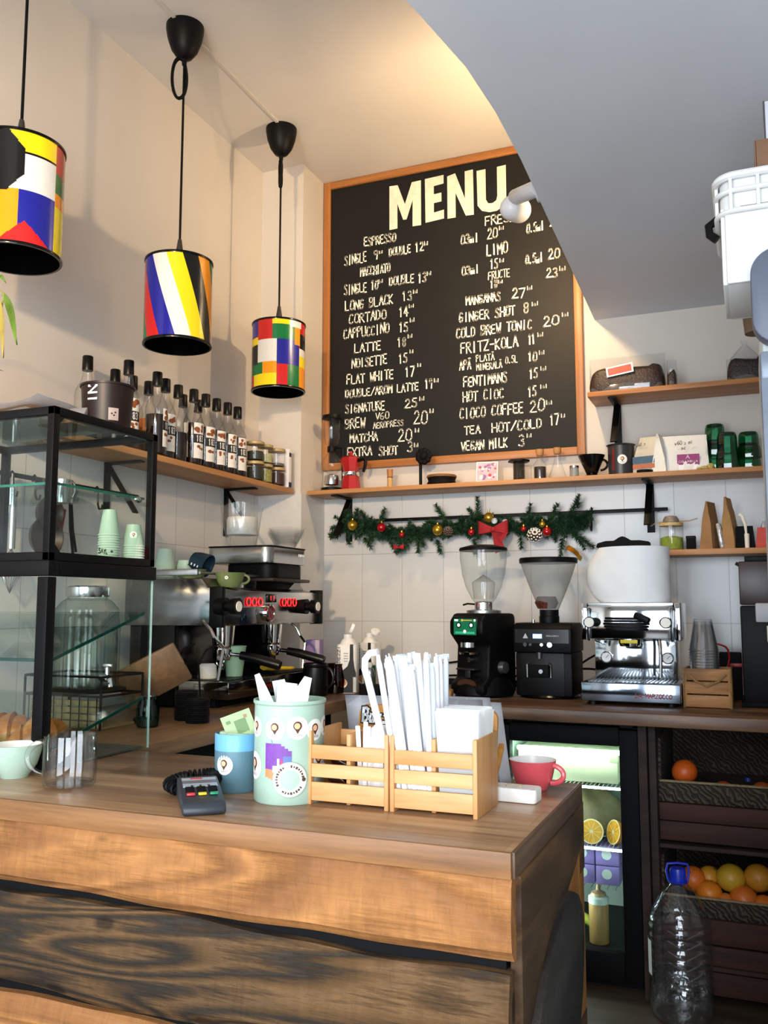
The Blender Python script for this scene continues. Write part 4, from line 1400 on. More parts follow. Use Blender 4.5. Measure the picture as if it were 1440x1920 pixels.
bow((-1.000, -.115, 1.560), 1.05, 'large red velvet bow in the middle right of the garland')
bow((-1.438, -.09, 1.497), .42, 'small red bow at the lowest point of the garland', False)


def star(x, z, r, label):
    mb = MB()
    for k in range(6):
        a = PI * k / 6
        d = Vector((math.cos(a), 0, math.sin(a))) * r
        mb.tube([-d, d], .0022, 5)
    mb.sphere((0, 0, 0), .004, (1, .6, 1), 8, 6)
    solo('silver_star', mb, M('#d5dadd', .3, .4, .1), label, 'star', (x, -.115, z), 0, 'silver stars on the garland')


star(-.995, 1.597, .013, 'silver star just right of the top gold bauble')
star(-.949, 1.590, .013, 'silver star above the right loop of the red bow')
mb = MB()
pts = [(-.705, -.085, 1.470), (-.69, -.11, 1.478), (-.675, -.09, 1.468), (-.665, -.11, 1.462), (-.655, -.09, 1.45), (-.648, -.105, 1.438), (-.640, -.09, 1.43)]
rows = []
for i, p_ in enumerate(pts):
    w_ = Vector((.004, 0, .009))
    rows.append([Vector(p_) - w_, Vector(p_) + Vector((0, .012 * (-1) ** i, 0)), Vector(p_) + w_])
mb.grid(rows)
mb.tube([(-.705, -.08, 1.47), (-.70, -.07, 1.52), (-.70, -.06, 1.56)], .001, 5)
solo('gold_ribbon', mb, GOLD, 'twisted gold ribbon hanging below the right end of the garland', 'ribbon')

# ------------------------------------------------------------------ glass display case at the left end of the counter
CX0, CX1, CY0, CY1 = -1.845, -1.352, -2.302, -1.945
t = thing('display_case', 'black framed two-tier glass display case on the front counter', 'display case', (0, 0, 0))
FB = .018


def bar(a, b, w=FB, w2=None):
    a, b = Vector(a), Vector(b)
    d = b - a
    s = [w, w, w]
    ax = max(range(3), key=lambda i: abs(d[i]))
    s[ax] = abs(d[ax]) + w
    return MB().box((a + b) / 2, s, bev=.0015)


z0, z1 = 1.342, 1.652
h = FB / 2
X0, X1, Y0, Y1 = CX0 + h, CX1 - h, CY0 + h, CY1 - h
for a, b in (((X0, Y0, z0), (X1, Y0, z0)), ((X0, Y1, z0), (X1, Y1, z0)), ((X0, Y0, z0), (X0, Y1, z0)), ((X1, Y0, z0), (X1, Y1, z0)),
             ((X0, Y0, z1), (X1, Y0, z1)), ((X0, Y1, z1), (X1, Y1, z1)), ((X0, Y0, z1), (X0, Y1, z1)), ((X1, Y0, z1), (X1, Y1, z1))):
    bar(a, b).build('rail', BLACK, t)
for x in (X0, X1):
    for y in (Y0, Y1):
        bar((x, y, z0), (x, y, z1)).build('post', BLACK, t)
for (y, sy) in ((Y0 + h, 1), (Y1 - h, -1)):
    for (z, sz) in ((z0 + h, 1), (z1 - h, -1)):
        MB().prism([(0, 0), (.02 * sy, 0), (0, .02 * sz)], .004, Matrix(((0, 0, 1, CX1 - .008), (1, 0, 0, y), (0, 1, 0, z), (0, 0, 0, 1)))).build('corner_plate', BLACK, t)
# wide rail of the lower tier
MB().box(((CX0 + CX1) / 2, CY0 + .012, 1.317), (CX1 - CX0 + .006, .028, .032), bev=.002).build('rail', BLACK, t)
MB().box((CX1 - .012, (CY0 + CY1) / 2 + .004, 1.3165), (.028, CY1 - CY0 + .004, .031), bev=.002).build('rail', BLACK, t)
MB().box((CX1 - .014, CY0 + .013, 1.10), (.028, .026, .398), bev=.002).build('post', BLACK, t)
MB().box((CX0 + .014, CY0 + .013, 1.10), (.028, .026, .398), bev=.002).build('post', BLACK, t)


def pane(name, c, s, parent, edges='xyz'):
    o = MB().box(c, s).build(name, GLSC, parent, flat=True)
    return o


pane('glass_pane', ((CX0 + CX1) / 2, CY0 + .004, 1.497), (CX1 - CX0 - .03, .004, .29), t)
pane('glass_pane', (CX1 - .004, (CY0 + CY1) / 2, 1.497), (.004, CY1 - CY0 - .03, .29), t)
pane('glass_pane', ((CX0 + CX1) / 2, (CY0 + CY1) / 2, 1.656), (CX1 - CX0 - .03, CY1 - CY0 - .03, .004), t)
pane('glass_pane', ((CX0 + CX1) / 2, CY0 + .006, 1.10), (CX1 - CX0 - .05, .005, .395), t)
pane('glass_pane', (CX1 - .005, (CY0 + CY1) / 2 + .008, 1.10), (.005, CY1 - CY0 - .02, .398), t)
MB().box((CX1 - .005, CY1 - .001, 1.10), (.0055, .0012, .398)).build('glass_edge', M('#9fb8b2', .1, 0, .1), t)
# upper shelf and the two sloping shelves, with dark green cut edges
o = pane('glass_shelf', ((CX0 + CX1) / 2, (CY0 + CY1) / 2 - .004, 1.4985), (CX1 - CX0 - .03, CY1 - CY0 - .05, .005), t)
for c, s in ((((CX0 + CX1) / 2, CY0 + .02, 1.4985), (CX1 - CX0 - .03, .0015, .0055)), ((CX1 - .0145, (CY0 + CY1) / 2 - .004, 1.4985), (.0015, CY1 - CY0 - .05, .0055))):
    MB().box(c, s).build('shelf_edge', M('#1d6b5a', .12, 0, .15), o)
MB().sphere((CX1 - .012, CY1 - .055, 1.494), .010, (.7, 1.3, .8), 12, 8).build('shelf_clip', STEEL, t)
for (ya, za, yb, zb) in ((-2.268, 1.124, -1.958, 1.221), (-2.275, .936, -1.958, 1.020)):
    L = math.hypot(yb - ya, zb - za)
    an = math.atan2(zb - za, yb - ya)
    o = MB().box(((CX0 + CX1) / 2, (ya + yb) / 2, (za + zb) / 2), (CX1 - CX0 - .03, L, .006), rot=(an, 0, 0)).build('glass_shelf', GLSC, t, flat=True)
    MB().box((CX1 - .0145, (ya + yb) / 2, (za + zb) / 2), (.002, L, .007), rot=(an, 0, 0)).build('shelf_edge', GLSEDGE, o)
    MB().box(((CX0 + CX1) / 2, ya, za), (CX1 - CX0 - .03, .002, .007), rot=(an, 0, 0)).build('shelf_edge', GLSEDGE, o)
mb = MB()
letters(mb, 'SAYL', (CX1 + .0005, -2.150, 1.356), (0, 1, 0), (0, 0, 1), .030, .010, .0026, .06)
letters(mb, '+', (CX1 + .0005, -2.112, 1.356), (0, 1, 0), (0, 0, 1), .012, .012, .003, .0)
mb.build('lettering', INK, t, flat=True)
MB().box(((CX0 + CX1) / 2, (CY0 + CY1) / 2, .9035), (CX1 - CX0 - .02, CY1 - CY0 - .03, .005), bev=.001).build('base_tray', M('#55534f', .5, .2, .1), t)

# croissants in the case
CRO = NT('baked_crust')
v_ = CRO.coords()
n_ = CRO.noise(v_, 22, 4, .6)
CRO.l(CRO.ramp(n_, [(.3, lin('#6e3710')), (.5, lin('#a9611f')), (.72, lin('#d69a4c'))]), CRO.b.inputs['Base Color'])
CRO.b.inputs['Roughness'].default_value = .38
CRO.bump(CRO.noise(v_, 55, 3), .5, .004)


def croissant(loc, rz, label, s=1.0):
    mb = MB()
    N = 42
    rows = []
    for i in range(N + 1):
        f = i / N
        a = (f - .5) * 2.1
        seg = (f * 7) % 1
        r = (.012 + .026 * math.sin(PI * f) ** .9) * (1 + .12 * (seg - .5)) * s
        c = Vector((.062 * math.sin(a) * s, .035 * (1 - math.cos(a)) * s, r * .8))
        d = Vector((math.cos(a), math.sin(a), 0))
        nn = Vector((-d.y, d.x, 0))
        rows.append([c + nn * r * math.cos(2 * PI * k / 18) + Vector((0, 0, r * .86 * math.sin(2 * PI * k / 18))) for k in range(18)])
    mb.grid(rows, 0, True, True, True)
    return solo('croissant', mb, CRO.m, label, 'croissant', loc, rz, 'croissants in the display case', ang=30)


croissant((-1.575, -2.165, .907), R(25), 'golden croissant at the left edge of the photo, in the lower case', 1.42)
croissant((-1.470, -2.180, .907), R(70), 'golden croissant just behind the black corner post of the case', 1.38)
croissant((-1.640, -2.08, .907), R(-20), 'golden croissant behind the left one in the case', 1.1)


# paper cups
def paper_cup(name, label, loc, r0, r1, h, mat, group, up=True, sleeve=True, lip=None):
    """r0 = base radius, r1 = mouth radius"""
    t = thing(name, label, 'cup', loc, 0, group)
    pr = [(0, .003), (r0, .002), (r0 + .0005, .0), (r1, h - .002), (r1 + .0015, h), (r1 - .0005, h + .0008), (r1 - .002, h - .003), (r0 - .001, .006), (0, .006)]
    if not up:
        pr = [(r, h - z) for r, z in pr]
    MB().lathe(pr, seg=28).build('cup_wall', mat, t)
    zr = h if up else 0
    rows = [(r1 + .0022 * math.cos(a), zr + .0016 * math.sin(a)) for a in [2 * PI * k / 8 for k in range(9)]]
    MB().lathe(rows, seg=28).build('rolled_rim', lip or mat, t)
    return t


def cup_stack(loc, n, pitch, r0, r1, h, mat, label_top, label_rest, group, name='paper_cup', rim=None, top_extra=None):
    c = paper_cup(name, label_rest, loc, r0, r1, h, mat, group, False, lip=rim)
    out = [c]
    for i in range(1, n):
        out.append(dup(c, label_rest, (loc[0] + .0004 * math.sin(i * 2.1), loc[1] + .0004 * math.cos(i * 1.7), loc[2] + pitch * i)))
    out[-1]['label'] = label_top
    del out[-1]['group']
    return out


MINTW = M('#c9d8c8', .5, 0, .03)
cs = cup_stack((-1.402, -2.055, 1.3525), 10, .0058, .0150, .0235, .060, MINT, 'topmost mint paper cup of the tall stack in the glass case', 'mint paper cup nested in the tall stack in the glass case', 'tall stack of mint cups in the case', rim=MINTW)
cs = cup_stack((-1.378, -1.995, 1.3525), 6, .0058, .0160, .0250, .052, MINT, 'topmost mint paper cup of the short stack in the glass case', 'mint paper cup nested in the short stack in the glass case', 'short stack of mint cups in the case', rim=MINTW)
logo_sticker(cs[-1], .0215, -.9, .026, .0085)

# things on top of the case
t = thing('brown_bucket', 'dark brown plastic bucket with a small label on top of the display case', 'bucket', (-1.437, -2.035, 1.6655))
BRN = M('#1d1110', .4, 0, .08, spec=.3)
MB().lathe([(0, 0), (.056, 0), (.062, .100), (.065, .100), (.065, .105), (.060, .105), (.055, .004), (0, .004)], seg=40).build('tub', BRN, t)
mb = MB()
letters(mb, 'IN', (.010, -.0007, .056), (0, 0, 1), (-1, 0, 0), .038, .021, .0050, 0)
wrap(mb, .0612, -1.46)
mb.build('lettering', M('#e8e6e6', .5), t, 'white block letters', flat=True)
mb = MB()
xz_rect(mb, -.012, .012, .012, .042, .0006, 0, 5)
for dx, dz in ((-.004, .028), (.004, .031), (.001, .024)):
    xz_disc(mb, dx, dz, .0022, .0012, 1, 8)
wrap(mb, .0585, -.62)
mb.build('label', [M('#9c8d88', .5), INK], t, flat=True)
MB().box((-.03, -.066, .030), (.045, .012, .022), rot=(R(-35), 0, R(10)), bev=.001).build('silver_flap', M('#8d8b8d', .4, .3), t, 'silver grey flap')
t = thing('newspaper_stack', 'loose newspapers and papers lying on top of the display case', 'newspapers', (-1.635, -2.12, 1.6625))
rg = random.Random(5)
for k in range(5):
    rows = []
    w, d = .34 - .02 * k, .27 - .01 * k
    ph = rg.uniform(0, 6)
    for i in range(13):
        x = -w / 2 + w * i / 12
        rows.append([Vector((x, -d / 2 + d * j / 6, .006 + .0095 * k + .0035 * math.sin(i * .8 + ph) * (i / 12) + .012 * max(0, (i - 9) / 3) ** 2 * (k > 2) + .002 * math.sin(j + ph))) for j in range(7)])
    mb = MB().grid(rows)
    bmesh.ops.solidify(mb.bm, geom=mb.bm.faces[:], thickness=.003)
    o = mb.build('paper_sheet', M(('#e4e2de', '#d8d4d2', '#b9a58e', '#e9e8ea', '#dfe0e6')[k], .7, 0, .06), t)
    o.rotation_euler = (0, 0, R(-6 + 4 * k))
MB().box((.13, .03, .012), (.10, .10, .022), bev=.002).build('card_piece', M('#7a5336', .7), t, 'brown cardboard piece')
t = thing('trailing_plant', 'green trailing plant leaves hanging at the left photo edge above the case', 'plant', (-1.90, -2.20, 1.90))
mb = MB()
mb.lathe([(0, -.17), (.05, -.17), (.062, -.06), (.056, -.06), (.05, -.08), (0, -.08)], seg=28)
mb.build('pot', M('#8a5a3d', .7), t)
for a_ in (0, 2.1, 4.2):
    MB().tube([(.060 * math.cos(a_), .060 * math.sin(a_), -.065), (0, 0, .30)], .0015, 5).build('hanging_cord', M('#8a8173', .8), t)
MB().tube([(0, 0, .30), (0, 0, ZC - 1.90)], .0018, 5).build('hanging_cord', M('#8a8173', .8), t)
MB().tube([(0, 0, -.09), (.02, 0, -.02), (0, 0, .08)], .004, 6).build('stem', M('#6f7d35', .6), t)


def leaf(parent, p0, p1, w, bend, mat):
    p0, p1 = Vector(p0), Vector(p1)
    d = p1 - p0
    side = Vector((.82, -.45, .1)).normalized()
    rows = []
    for i in range(11):
        f = i / 10
        c = p0 + d * f + Vector((0, 0, 1)) * bend * math.sin(PI * f) + side * bend * .6 * math.sin(PI * f)
        ww = w * math.sin(PI * min(1, f * .93 + .07)) ** .8
        rows.append([c - side * ww + Vector((0, -.004, 0)), c, c + side * ww + Vector((0, -.004, 0))])
    mb = MB().grid(rows)
    mb.build('leaf', mat, parent, ang=80)


LF1, LF2 = M('#5b7a2c', .45, 0, .25, 30), M('#9a8a3c', .5, 0, .25, 30)
leaf(t, (.285, .0, .075), (.345, -.01, -.060), .022, .014, LF1)
leaf(t, (.275, .0, .06), (.300, -.005, -.085), .018, .012, LF2)
leaf(t, (.230, .0, -.02), (.300, .0, -.115), .007, -.02, LF2)
leaf(t, (.25, .01, .12), (.302, -.01, .095), .010, .008, LF1)
MB().tube([(0, 0, .08), (.10, 0, .13), (.22, 0, .12), (.285, 0, .075), (.275, 0, .0), (.29, 0, -.06)], .002, 6).build('stem', M('#8a8440', .6), t)

# ------------------------------------------------------------------ utensils on the left wall rail
t = thing('hook_rail', 'black utensil rail on the left wall, seen through the display case', 'rail', (XL + .045, -1.60, 1.628))
MB().box((0, 0, 0), (.008, .90, .014), bev=.002).build('bar', BLACK, t)
for y in (-.38, .0, .38):
    MB().cyl((-.036, y, 0), (.0, y, 0), .006, .006, 10).build('wall_mount', BLACK, t)


def shook(y, label, parent=None, drop=.0):
    t = thing('rail_hook', label, 'hook', (XL + .052, y, 1.628), 0, 'black hooks on the left wall rail')
    MB().tube([(-.010, 0, -.010), (-.010, 0, .006), (-.004, 0, .010), (.002, 0, .004), (.002, 0, -.05 - drop), (.008, 0, -.066 - drop), (.018, 0, -.066 - drop), (.022, 0, -.052 - drop)], .0035, 6).build('hook', BLACK, t)
    return t


shook(-1.372, 'empty black hook on the left rail, right of the brown pans')
shook(-1.745, 'black hook holding the whisk at the left edge')
shook(-1.655, 'black hook holding the two brown pans')
shook(-1.545, 'black hook holding the tongs and red brush')
xw = XL + .066
t = thing('whisk', 'steel handled whisk hanging behind the glass at the left edge', 'whisk', (xw + .004, -1.757, 1.555))
MB().tube([(0, -.006, .0), (0, .0, .012), (0, .006, 0)], .0016, 6).cyl((0, 0, -.02), (0, 0, 0), .003, .003, 8).build('hanging_loop', STEEL, t)
MB().cyl((0, 0, -.15), (0, 0, -.02), .0105, .0105, 16).build('handle', STEEL, t)
mb = MB()
for k in range(5):
    a = PI * k / 5
    mb.tube([(0, 0, -.15), (.008 * math.cos(a), .008 * math.sin(a), -.16), (.026 * math.cos(a), .026 * math.sin(a), -.23), (.0, 0, -.28), (-.026 * math.cos(a), -.026 * math.sin(a), -.23), (-.008 * math.cos(a), -.008 * math.sin(a), -.16), (0, 0, -.15)], .0012, 5)
mb.build('wires', STEEL, t)
solo('steel_ladle', MB().cyl((0, 0, -.075), (0, 0, .0), .010, .011, 16).tube([(0, 0, 0), (0, .0, .02), (.0, 0, .045)], .003, 6), STEEL, 'steel handle hanging on the rail above the whisk', 'utensil', (xw - .01, -1.752, 1.585))
BPAN = M('#3b2a20', .45, .1, .2, 30)


def pan(loc, label, r, tilt):
    t = thing('small_pan', label, 'pan', loc, 0, 'brown pans on the left wall rail', rot=(tilt, 0, 0))
    m = Matrix.Rotation(PI / 2, 4, 'Y')
    MB().lathe([(0, 0), (r * .8, 0), (r, .022), (r - .003, .022), (r * .78, .004), (0, .004)], (0, 0, -r), 30, mat=m).build('pan_bowl', BPAN, t)
    MB().box((.012, 0, .022), (.006, .016, .06), bev=.002).build('handle', BPAN, t)
    return t


pan((xw + .012, -1.645, 1.575), 'brown hanging pan, the upper one on the left wall rail', .055, R(12))
pan((xw + .018, -1.640, 1.515), 'brown hanging pan, the lower and larger one on the left wall rail', .068, R(-10))
t = thing('milk_jug', 'small steel milk jug hanging above the brown pans', 'jug', (xw + .03, -1.585, 1.555))
MB().lathe([(0, 0), (.032, .002), (.034, .03), (.028, .06), (.030, .075), (.028, .075), (.03, .03), (0, .006)], seg=24).build('jug_body', STEEL, t)
handle_arc(MB(), .030, .07, .015, .02, .003).build('handle', STEEL, t)
t = thing('red_brush', 'brush with a red handle and pale tip hanging on the left rail', 'brush', (xw + .006, -1.560, 1.545))
MB().box((0, 0, -.06), (.008, .014, .12), rot=(R(-12), 0, 0), bev=.003).build('handle', M('#8e1f33', .4), t)
MB().box((0, -.020, -.128), (.010, .018, .026), rot=(R(-12), 0, 0), bev=.002).build('bristles', CREAM, t)
t = thing('tongs', 'dark tongs hanging on the left rail beside the red brush', 'tongs', (xw + .012, -1.530, 1.56))
MB().tube([(0, 0, 0), (0, .006, -.08), (0, .022, -.16), (0, .034, -.175)], .0045, 6).build('arm', MATBLK, t)
MB().tube([(.004, .002, 0), (.004, .012, -.08), (.004, .030, -.15)], .004, 6).build('arm', MATBLK, t)

# ------------------------------------------------------------------ water dispenser on its wire stand, behind the case
t = thing('wire_stand', 'black wire stand under the glass water dispenser', 'stand', (-1.795, -1.665, .9005))
for sx in (-1, 1):
    for sy in (-1, 1):
        MB().tube([(sx * .135, sy * .09, 0), (sx * .135, sy * .09, .140)], .0035, 6).build('leg', BLACK, t)
MB().tube([(-.135, -.09, .143), (.135, -.09, .143), (.135, .09, .143), (-.135, .09, .143)], .0035, 6, True).build('top_ring', BLACK, t)
MB().tube([(-.135, -.09, .09), (.135, -.09, .09), (.135, .09, .09), (-.135, .09, .09)], .0035, 6, True).build('lower_ring', BLACK, t)
MB().lathe([(0, .094), (.115, .094), (.117, .101), (0, .101)], seg=32).build('plate', MATBLK, t)
mb = MB()
for k in range(-4, 5):
    mb.tube([(k * .03, -.088, .088), (k * .03, -.088, .004)], .0018, 5)
mb.build('wires', BLACK, t)
t = thing('water_dispenser', 'ribbed glass water dispenser with small steel tap behind the case', 'dispenser', (-1.795, -1.665, 1.003))
prof = [(0, .003), (.088, .004), (.094, .012), (.094, .20), (.090, .225), (.070, .250), (.056, .258), (.056, .275)]
GLSR = glass('ribbed_glass', '#f3f8f6', '#a9bdb7', .45, .05)
rows = []
for j, (r, z) in enumerate(prof):
    rr = r
    rows.append([Vector(((rr * (1 + (.014 if (k % 2 and 2 <= j <= 4) else 0))) * math.cos(2 * PI * k / 96), (rr * (1 + (.014 if (k % 2 and 2 <= j <= 4) else 0))) * math.sin(2 * PI * k / 96), z)) for k in range(96)] if r else [Vector((0, 0, z))])
MB().grid(rows, 0, True).build('jar', GLSR, t, ang=10)
MB().lathe([(0, .008), (.088, .008), (.088, .175), (0, .175)], seg=40).build('water', glass('water_fill', '#eaf3f0', '#b7cfc8', .3, .03), t)
MB().lathe([(.060, .262), (.062, .268), (.062, .290), (.05, .294), (0, .294)], seg=36, cap0=True).build('lid', STEEL, t)
MB().cyl((.085, -.03, .035), (.125, -.05, .035), .010, .010, 14).cyl((.118, -.046, .030), (.118, -.046, .065), .007, .007, 12).box((.118, -.046, .07), (.03, .008, .010), bev=.002).tube([(.118, -.046, .032), (.135, -.056, .03), (.142, -.06, .012)], .006, 8).build('tap', CHROME, t)
t = thing('wooden_slat_tray', 'pale wooden slat tray inside the wire stand', 'tray', (-1.795, -1.665, .9005))
for k in range(4):
    MB().box((0, -.072, .012 + .019 * k), (.25, .008, .015), bev=.001).build('slat', M('#a38b63', .7, 0, .15), t)
MB().box((0, .0, .003), (.25, .14, .006)).build('bottom_board', M('#8d7550', .7), t)
t = solo('chopping_board', MB().box((0, 0, 0), (.21, .018, .13), bev=.006), WBOARD, 'dark brown wooden board leaning behind the water dispenser', 'board', (-1.735, -1.43, 1.022), 0, None, rot=(R(14), R(-28), R(30)))
t = thing('green_glass_jar', 'small teal glass jar on the left worktop behind the case pane', 'jar', (-1.590, -1.640, .9005))
MB().lathe([(0, .002), (.030, .003), (.033, .05), (.026, .075), (.028, .085)], seg=28).build('glass_body', glass('teal_glass', '#4f9c92', '#164a45', .5, .06), t)
MB().lathe([(0, .005), (.028, .006), (.029, .03), (0, .032)], seg=24).build('contents', M('#2b4d45', .6, 0, .3, 60), t)
t = thing('wire_rack', 'black wire rack with bent side frames standing beside the dispenser', 'rack', (-1.60, -1.36, .9005))
MB().tube([(0, 0, 0), (.0, -.02, .16), (.0, .02, .20), (0, .09, .215)], .003, 6).build('side_frame', BLACK, t)
MB().tube([(-.09, 0, 0), (-.09, -.02, .16), (-.09, .02, .20), (-.09, .09, .215)], .003, 6).build('side_frame', BLACK, t)
MB().tube([(0, -.02, .16), (-.09, -.02, .16)], .003, 6).tube([(0, .0, .05), (-.09, .0, .05)], .003, 6).build('cross_wire', BLACK, t)

# ------------------------------------------------------------------ two-group espresso machine along the left wall
t = thing('espresso_machine', 'large steel two-group espresso machine on the left worktop', 'espresso machine', (-1.85, -.865, .9005))
DSTEEL = M('#8b8d8f', .12, 1.0, .06, 20)
prof = [(-.17, .272), (.222, .272), (.222, .392), (.165, .402), (.14, .432), (-.17, .432)]
MB().prism(prof, .70, Matrix(((1, 0, 0, 0), (0, 0, 1, -.35), (0, 1, 0, 0), (0, 0, 0, 1))), bev=.004).build('head', DSTEEL, t)
MB().box((.226, 0, .333), (.010, .70, .116), bev=.002).build('front_panel', M('#9c9c9b', .16, 1.0, .06, 15), t)
for s in (-1, 1):
    MB().box((.215, s * .362, .335), (.05, .022, .135), bev=.003).build('end_cap', BLACK, t)
for s in (-1, 1):
    MB().box((-.02, s * .354, .452), (.30, .008, .022), bev=.003).build('cup_rail', BRUSH, t)
MB().tube([(.135, -.35, .45), (.135, .35, .45)], .005, 8).build('cup_rail', BRUSH, t)
MB().box((-.12, 0, .15), (.08, .66, .25), bev=.004).build('rear_body', M('#3c3b3a', .15, .9, .1), t)
for s in (-1, 1):
    MB().box((-.03, s * .335, .14), (.14, .03, .27), bev=.004).build('side_leg', BLACK, t)
MB().box((.0, 0, .026), (.36, .62, .05), bev=.004).build('base', MATBLK, t)
for sx in (-.14, .16):
    for sy in (-.28, .28):
        MB().cyl((sx, sy, 0), (sx, sy, .03), .022, .018, 14).build('foot', BLACK, t)
MB().box((.045, 0, .060), (.40, .665, .058), bev=.003).build('drip_tray', M('#6f675e', .10, 1.0, .1, 12), t)
mb = MB()
for k in range(26):
    mb.box((.045, -.31 + .0248 * k, .0905), (.36, .010, .004))
mb.build('drip_grate', M('#2c2b2a', .3, .8), t)
mb = MB()
letters(mb, 'LA MARZOCCO', (.2465, -.14, .050), (0, 1, 0), (0, 0, 1), .20, .016, .003, .0)
mb.build('lettering', M('#a02020', .4), t, 'dull red lettering', flat=True)
GLOW = M('#ff2a2a', .4, 0, .02, em='#ff1c22', ems=2.4)
mz = .353
for y in (-.198, -.159, -.118, .055, .095, .137):
    m = Matrix.Translation((.233, y, mz)) @ Matrix.Rotation(PI / 2, 4, 'Y')
    o = MB().lathe([(.0, 0), (.014, 0), (.014, .003), (0, .003)], seg=24, mat=None, c=(0, 0, 0)).build('button', M('#5a3533', .3, .3), t)
    o.matrix_local = m
    o2 = MB().lathe([(.0138 + .0022 * math.cos(a), .003 + .0022 * math.sin(a)) for a in [2 * PI * k / 8 for k in range(9)]], seg=28).build('glow_ring', GLOW, o, 'glowing red ring')
MB().box((.2335, -.035, .367), (.006, .066, .030), bev=.002).build('display', BLKGLOSS, t)
mb = MB()
letters(mb, '1', (.237, -.050, .360), (0, 1, 0), (0, 0, 1), .010, .014, .0022, 0)
letters(mb, '1', (.237, -.026, .360), (0, 1, 0), (0, 0, 1), .006, .014, .0022, 0)
mb.build('display_digits', M('#ff3030', .4, 0, .02, em='#ff2020', ems=5.0), t, 'small red digits', flat=True)
m = Matrix.Translation((.231, -.062, .314)) @ Matrix.Rotation(PI / 2, 4, 'Y')
o = MB().lathe([(.0, 0), (.031, 0), (.031, .016), (.026, .018), (.025, .012), (0, .012)], seg=32).build('pressure_gauge', CHROME, t)
o.matrix_local = m
mb = MB().lathe([(0, .0125), (.025, .0125)], seg=28, mi=0)
for k in range(9):
    a = 2 * PI * k / 12 + .6
    mb.box((.019 * math.cos(a), .019 * math.sin(a), .0132), (.006, .0016, .0008), rot=(0, 0, a), mi=1)
mb.box((.006, .004, .0134), (.026, .0018, .0008), rot=(0, 0, .6), mi=1)
mb.build('gauge_dial', [M('#7d2230', .4), INK], o, 'dark red dial', flat=True)
MB().box((.2335, -.19, .305), (.004, .10, .055), bev=.002).build('window_plate', M('#1d2836', .08, .3), t)
for s, y in ((-1, -.380), (1, .190)):
    yk = y + .0
    o = MB().cyl((.225, yk, .337), (.262, yk, .337), .026, .029, 24).cyl((.262, yk, .337), (.282, yk, .337), .016, .016, 20).cyl((.282, yk, .337), (.308, yk, .337), .026, .028, 10).build('steam_knob', BLACK, t)
    MB().cyl((.308, yk, .337), (.311, yk, .337), .017, .017, 20).build('knob_disc', CREAM, o, 'cream disc')
for gy in (-.19, .15):
    o = MB().cyl((.13, gy, .20), (.13, gy, .275), .036, .042, 28).cyl((.13, gy, .185), (.13, gy, .20), .030, .036, 28).build('group_head', CHROME, t)
    pf = MB().lathe([(0, .150), (.030, .152), (.035, .165), (.036, .188), (.03, .19), (0, .19)], (.13, gy, 0), 28).tube([(.13, gy, .152), (.135, gy - .008, .130), (.135, gy - .012, .118)], .007, 8).build('portafilter', CHROME, t)
    MB().cyl((.16, gy + .005, .172), (.20, gy + .012, .168), .008, .008, 10).build('neck', CHROME, pf)
    MB().tube([(.195, gy + .012, .168), (.24, gy + .02, .160), (.33, gy + .035, .137), (.338, gy + .036, .134)], lambda q: .0135 + .004 * math.sin(PI * min(1, q * .75 + .1)), 14).build('handle', BLACKM, pf)
for pts in ([(.19, -.405, .29), (.235, -.425, .262), (.25, -.43, .24), (.25, -.375, .205), (.25, -.378, .19), (.25, -.405, .10)], [(.19, .16, .29), (.24, .15, .255), (.25, .155, .23), (.25, .20, .20), (.25, .18, .105)]):
    pts = [(x, max(y, -.40) if False else y, z) for x, y, z in pts]
    MB().tube(pts, .0052, 8).build('steam_wand', STEEL, t)

# on the drip tray
t = paper_cup('paper_cup', 'single mint paper cup standing on the espresso machine drip tray', (-1.70, -1.01, .9940), .028, .0405, .104, M('#a6c6a1', .5, 0, .03), None)
del t['category']
tag(t, 'single mint paper cup standing on the espresso machine drip tray', 'cup')
solo('white_cup', MB().lathe([(.0, .050), (.022, .050), (.030, .042), (.033, .004), (.031, 0), (0, 0)], seg=32), CREAM, 'small upturned white cup on the drip tray left of the mint cup', 'cup', (-1.735, -1.125, .9935))
mb = MB()
rg = random.Random(9)
rows = []
for i in range(17):
    f = i / 16
    rows.append([Vector((.012 * math.sin(f * 9) + .018 * math.cos(2 * PI * k / 10), -.085 + .17 * f, .012 + .010 * math.sin(2 * PI * k / 10) * (1.1 - .5 * f) + .012 * (1 - f) ** 2 + .002 * rg.random())) for k in range(10)])
mb.grid(rows, 0, True, True, True)
solo('yellow_cloth', mb, M('#c9a81c', .85, 0, .15, 60, .5), 'crumpled yellow cloth lying across the right half of the drip tray', 'cloth', (-1.645, -.80, .9935), R(-6))
# steel milk jug reflected among the portafilters
t = thing('milk_jug', 'steel milk jug standing behind the mint cup on the drip tray', 'jug', (-1.765, -.93, .9940))
MB().lathe([(0, 0), (.038, .001), (.042, .02), (.036, .06), (.038, .085), (.036, .085), (.04, .02), (0, .005)], seg=28).build('jug_body', CHROME, t)
handle_arc(MB(), -.036, .075, .02, -.025, .004).build('handle', CHROME, t)

# on top of the machine
ZT = 1.3335
cs = cup_stack((-1.935, -1.105, ZT), 6, .0068, .026, .0365, .074, MINT, 'topmost mint cup of the upturned stack on the espresso machine', 'mint cup nested in the upturned stack on the espresso machine', 'stack of mint cups on the espresso machine', rim=MINTW)


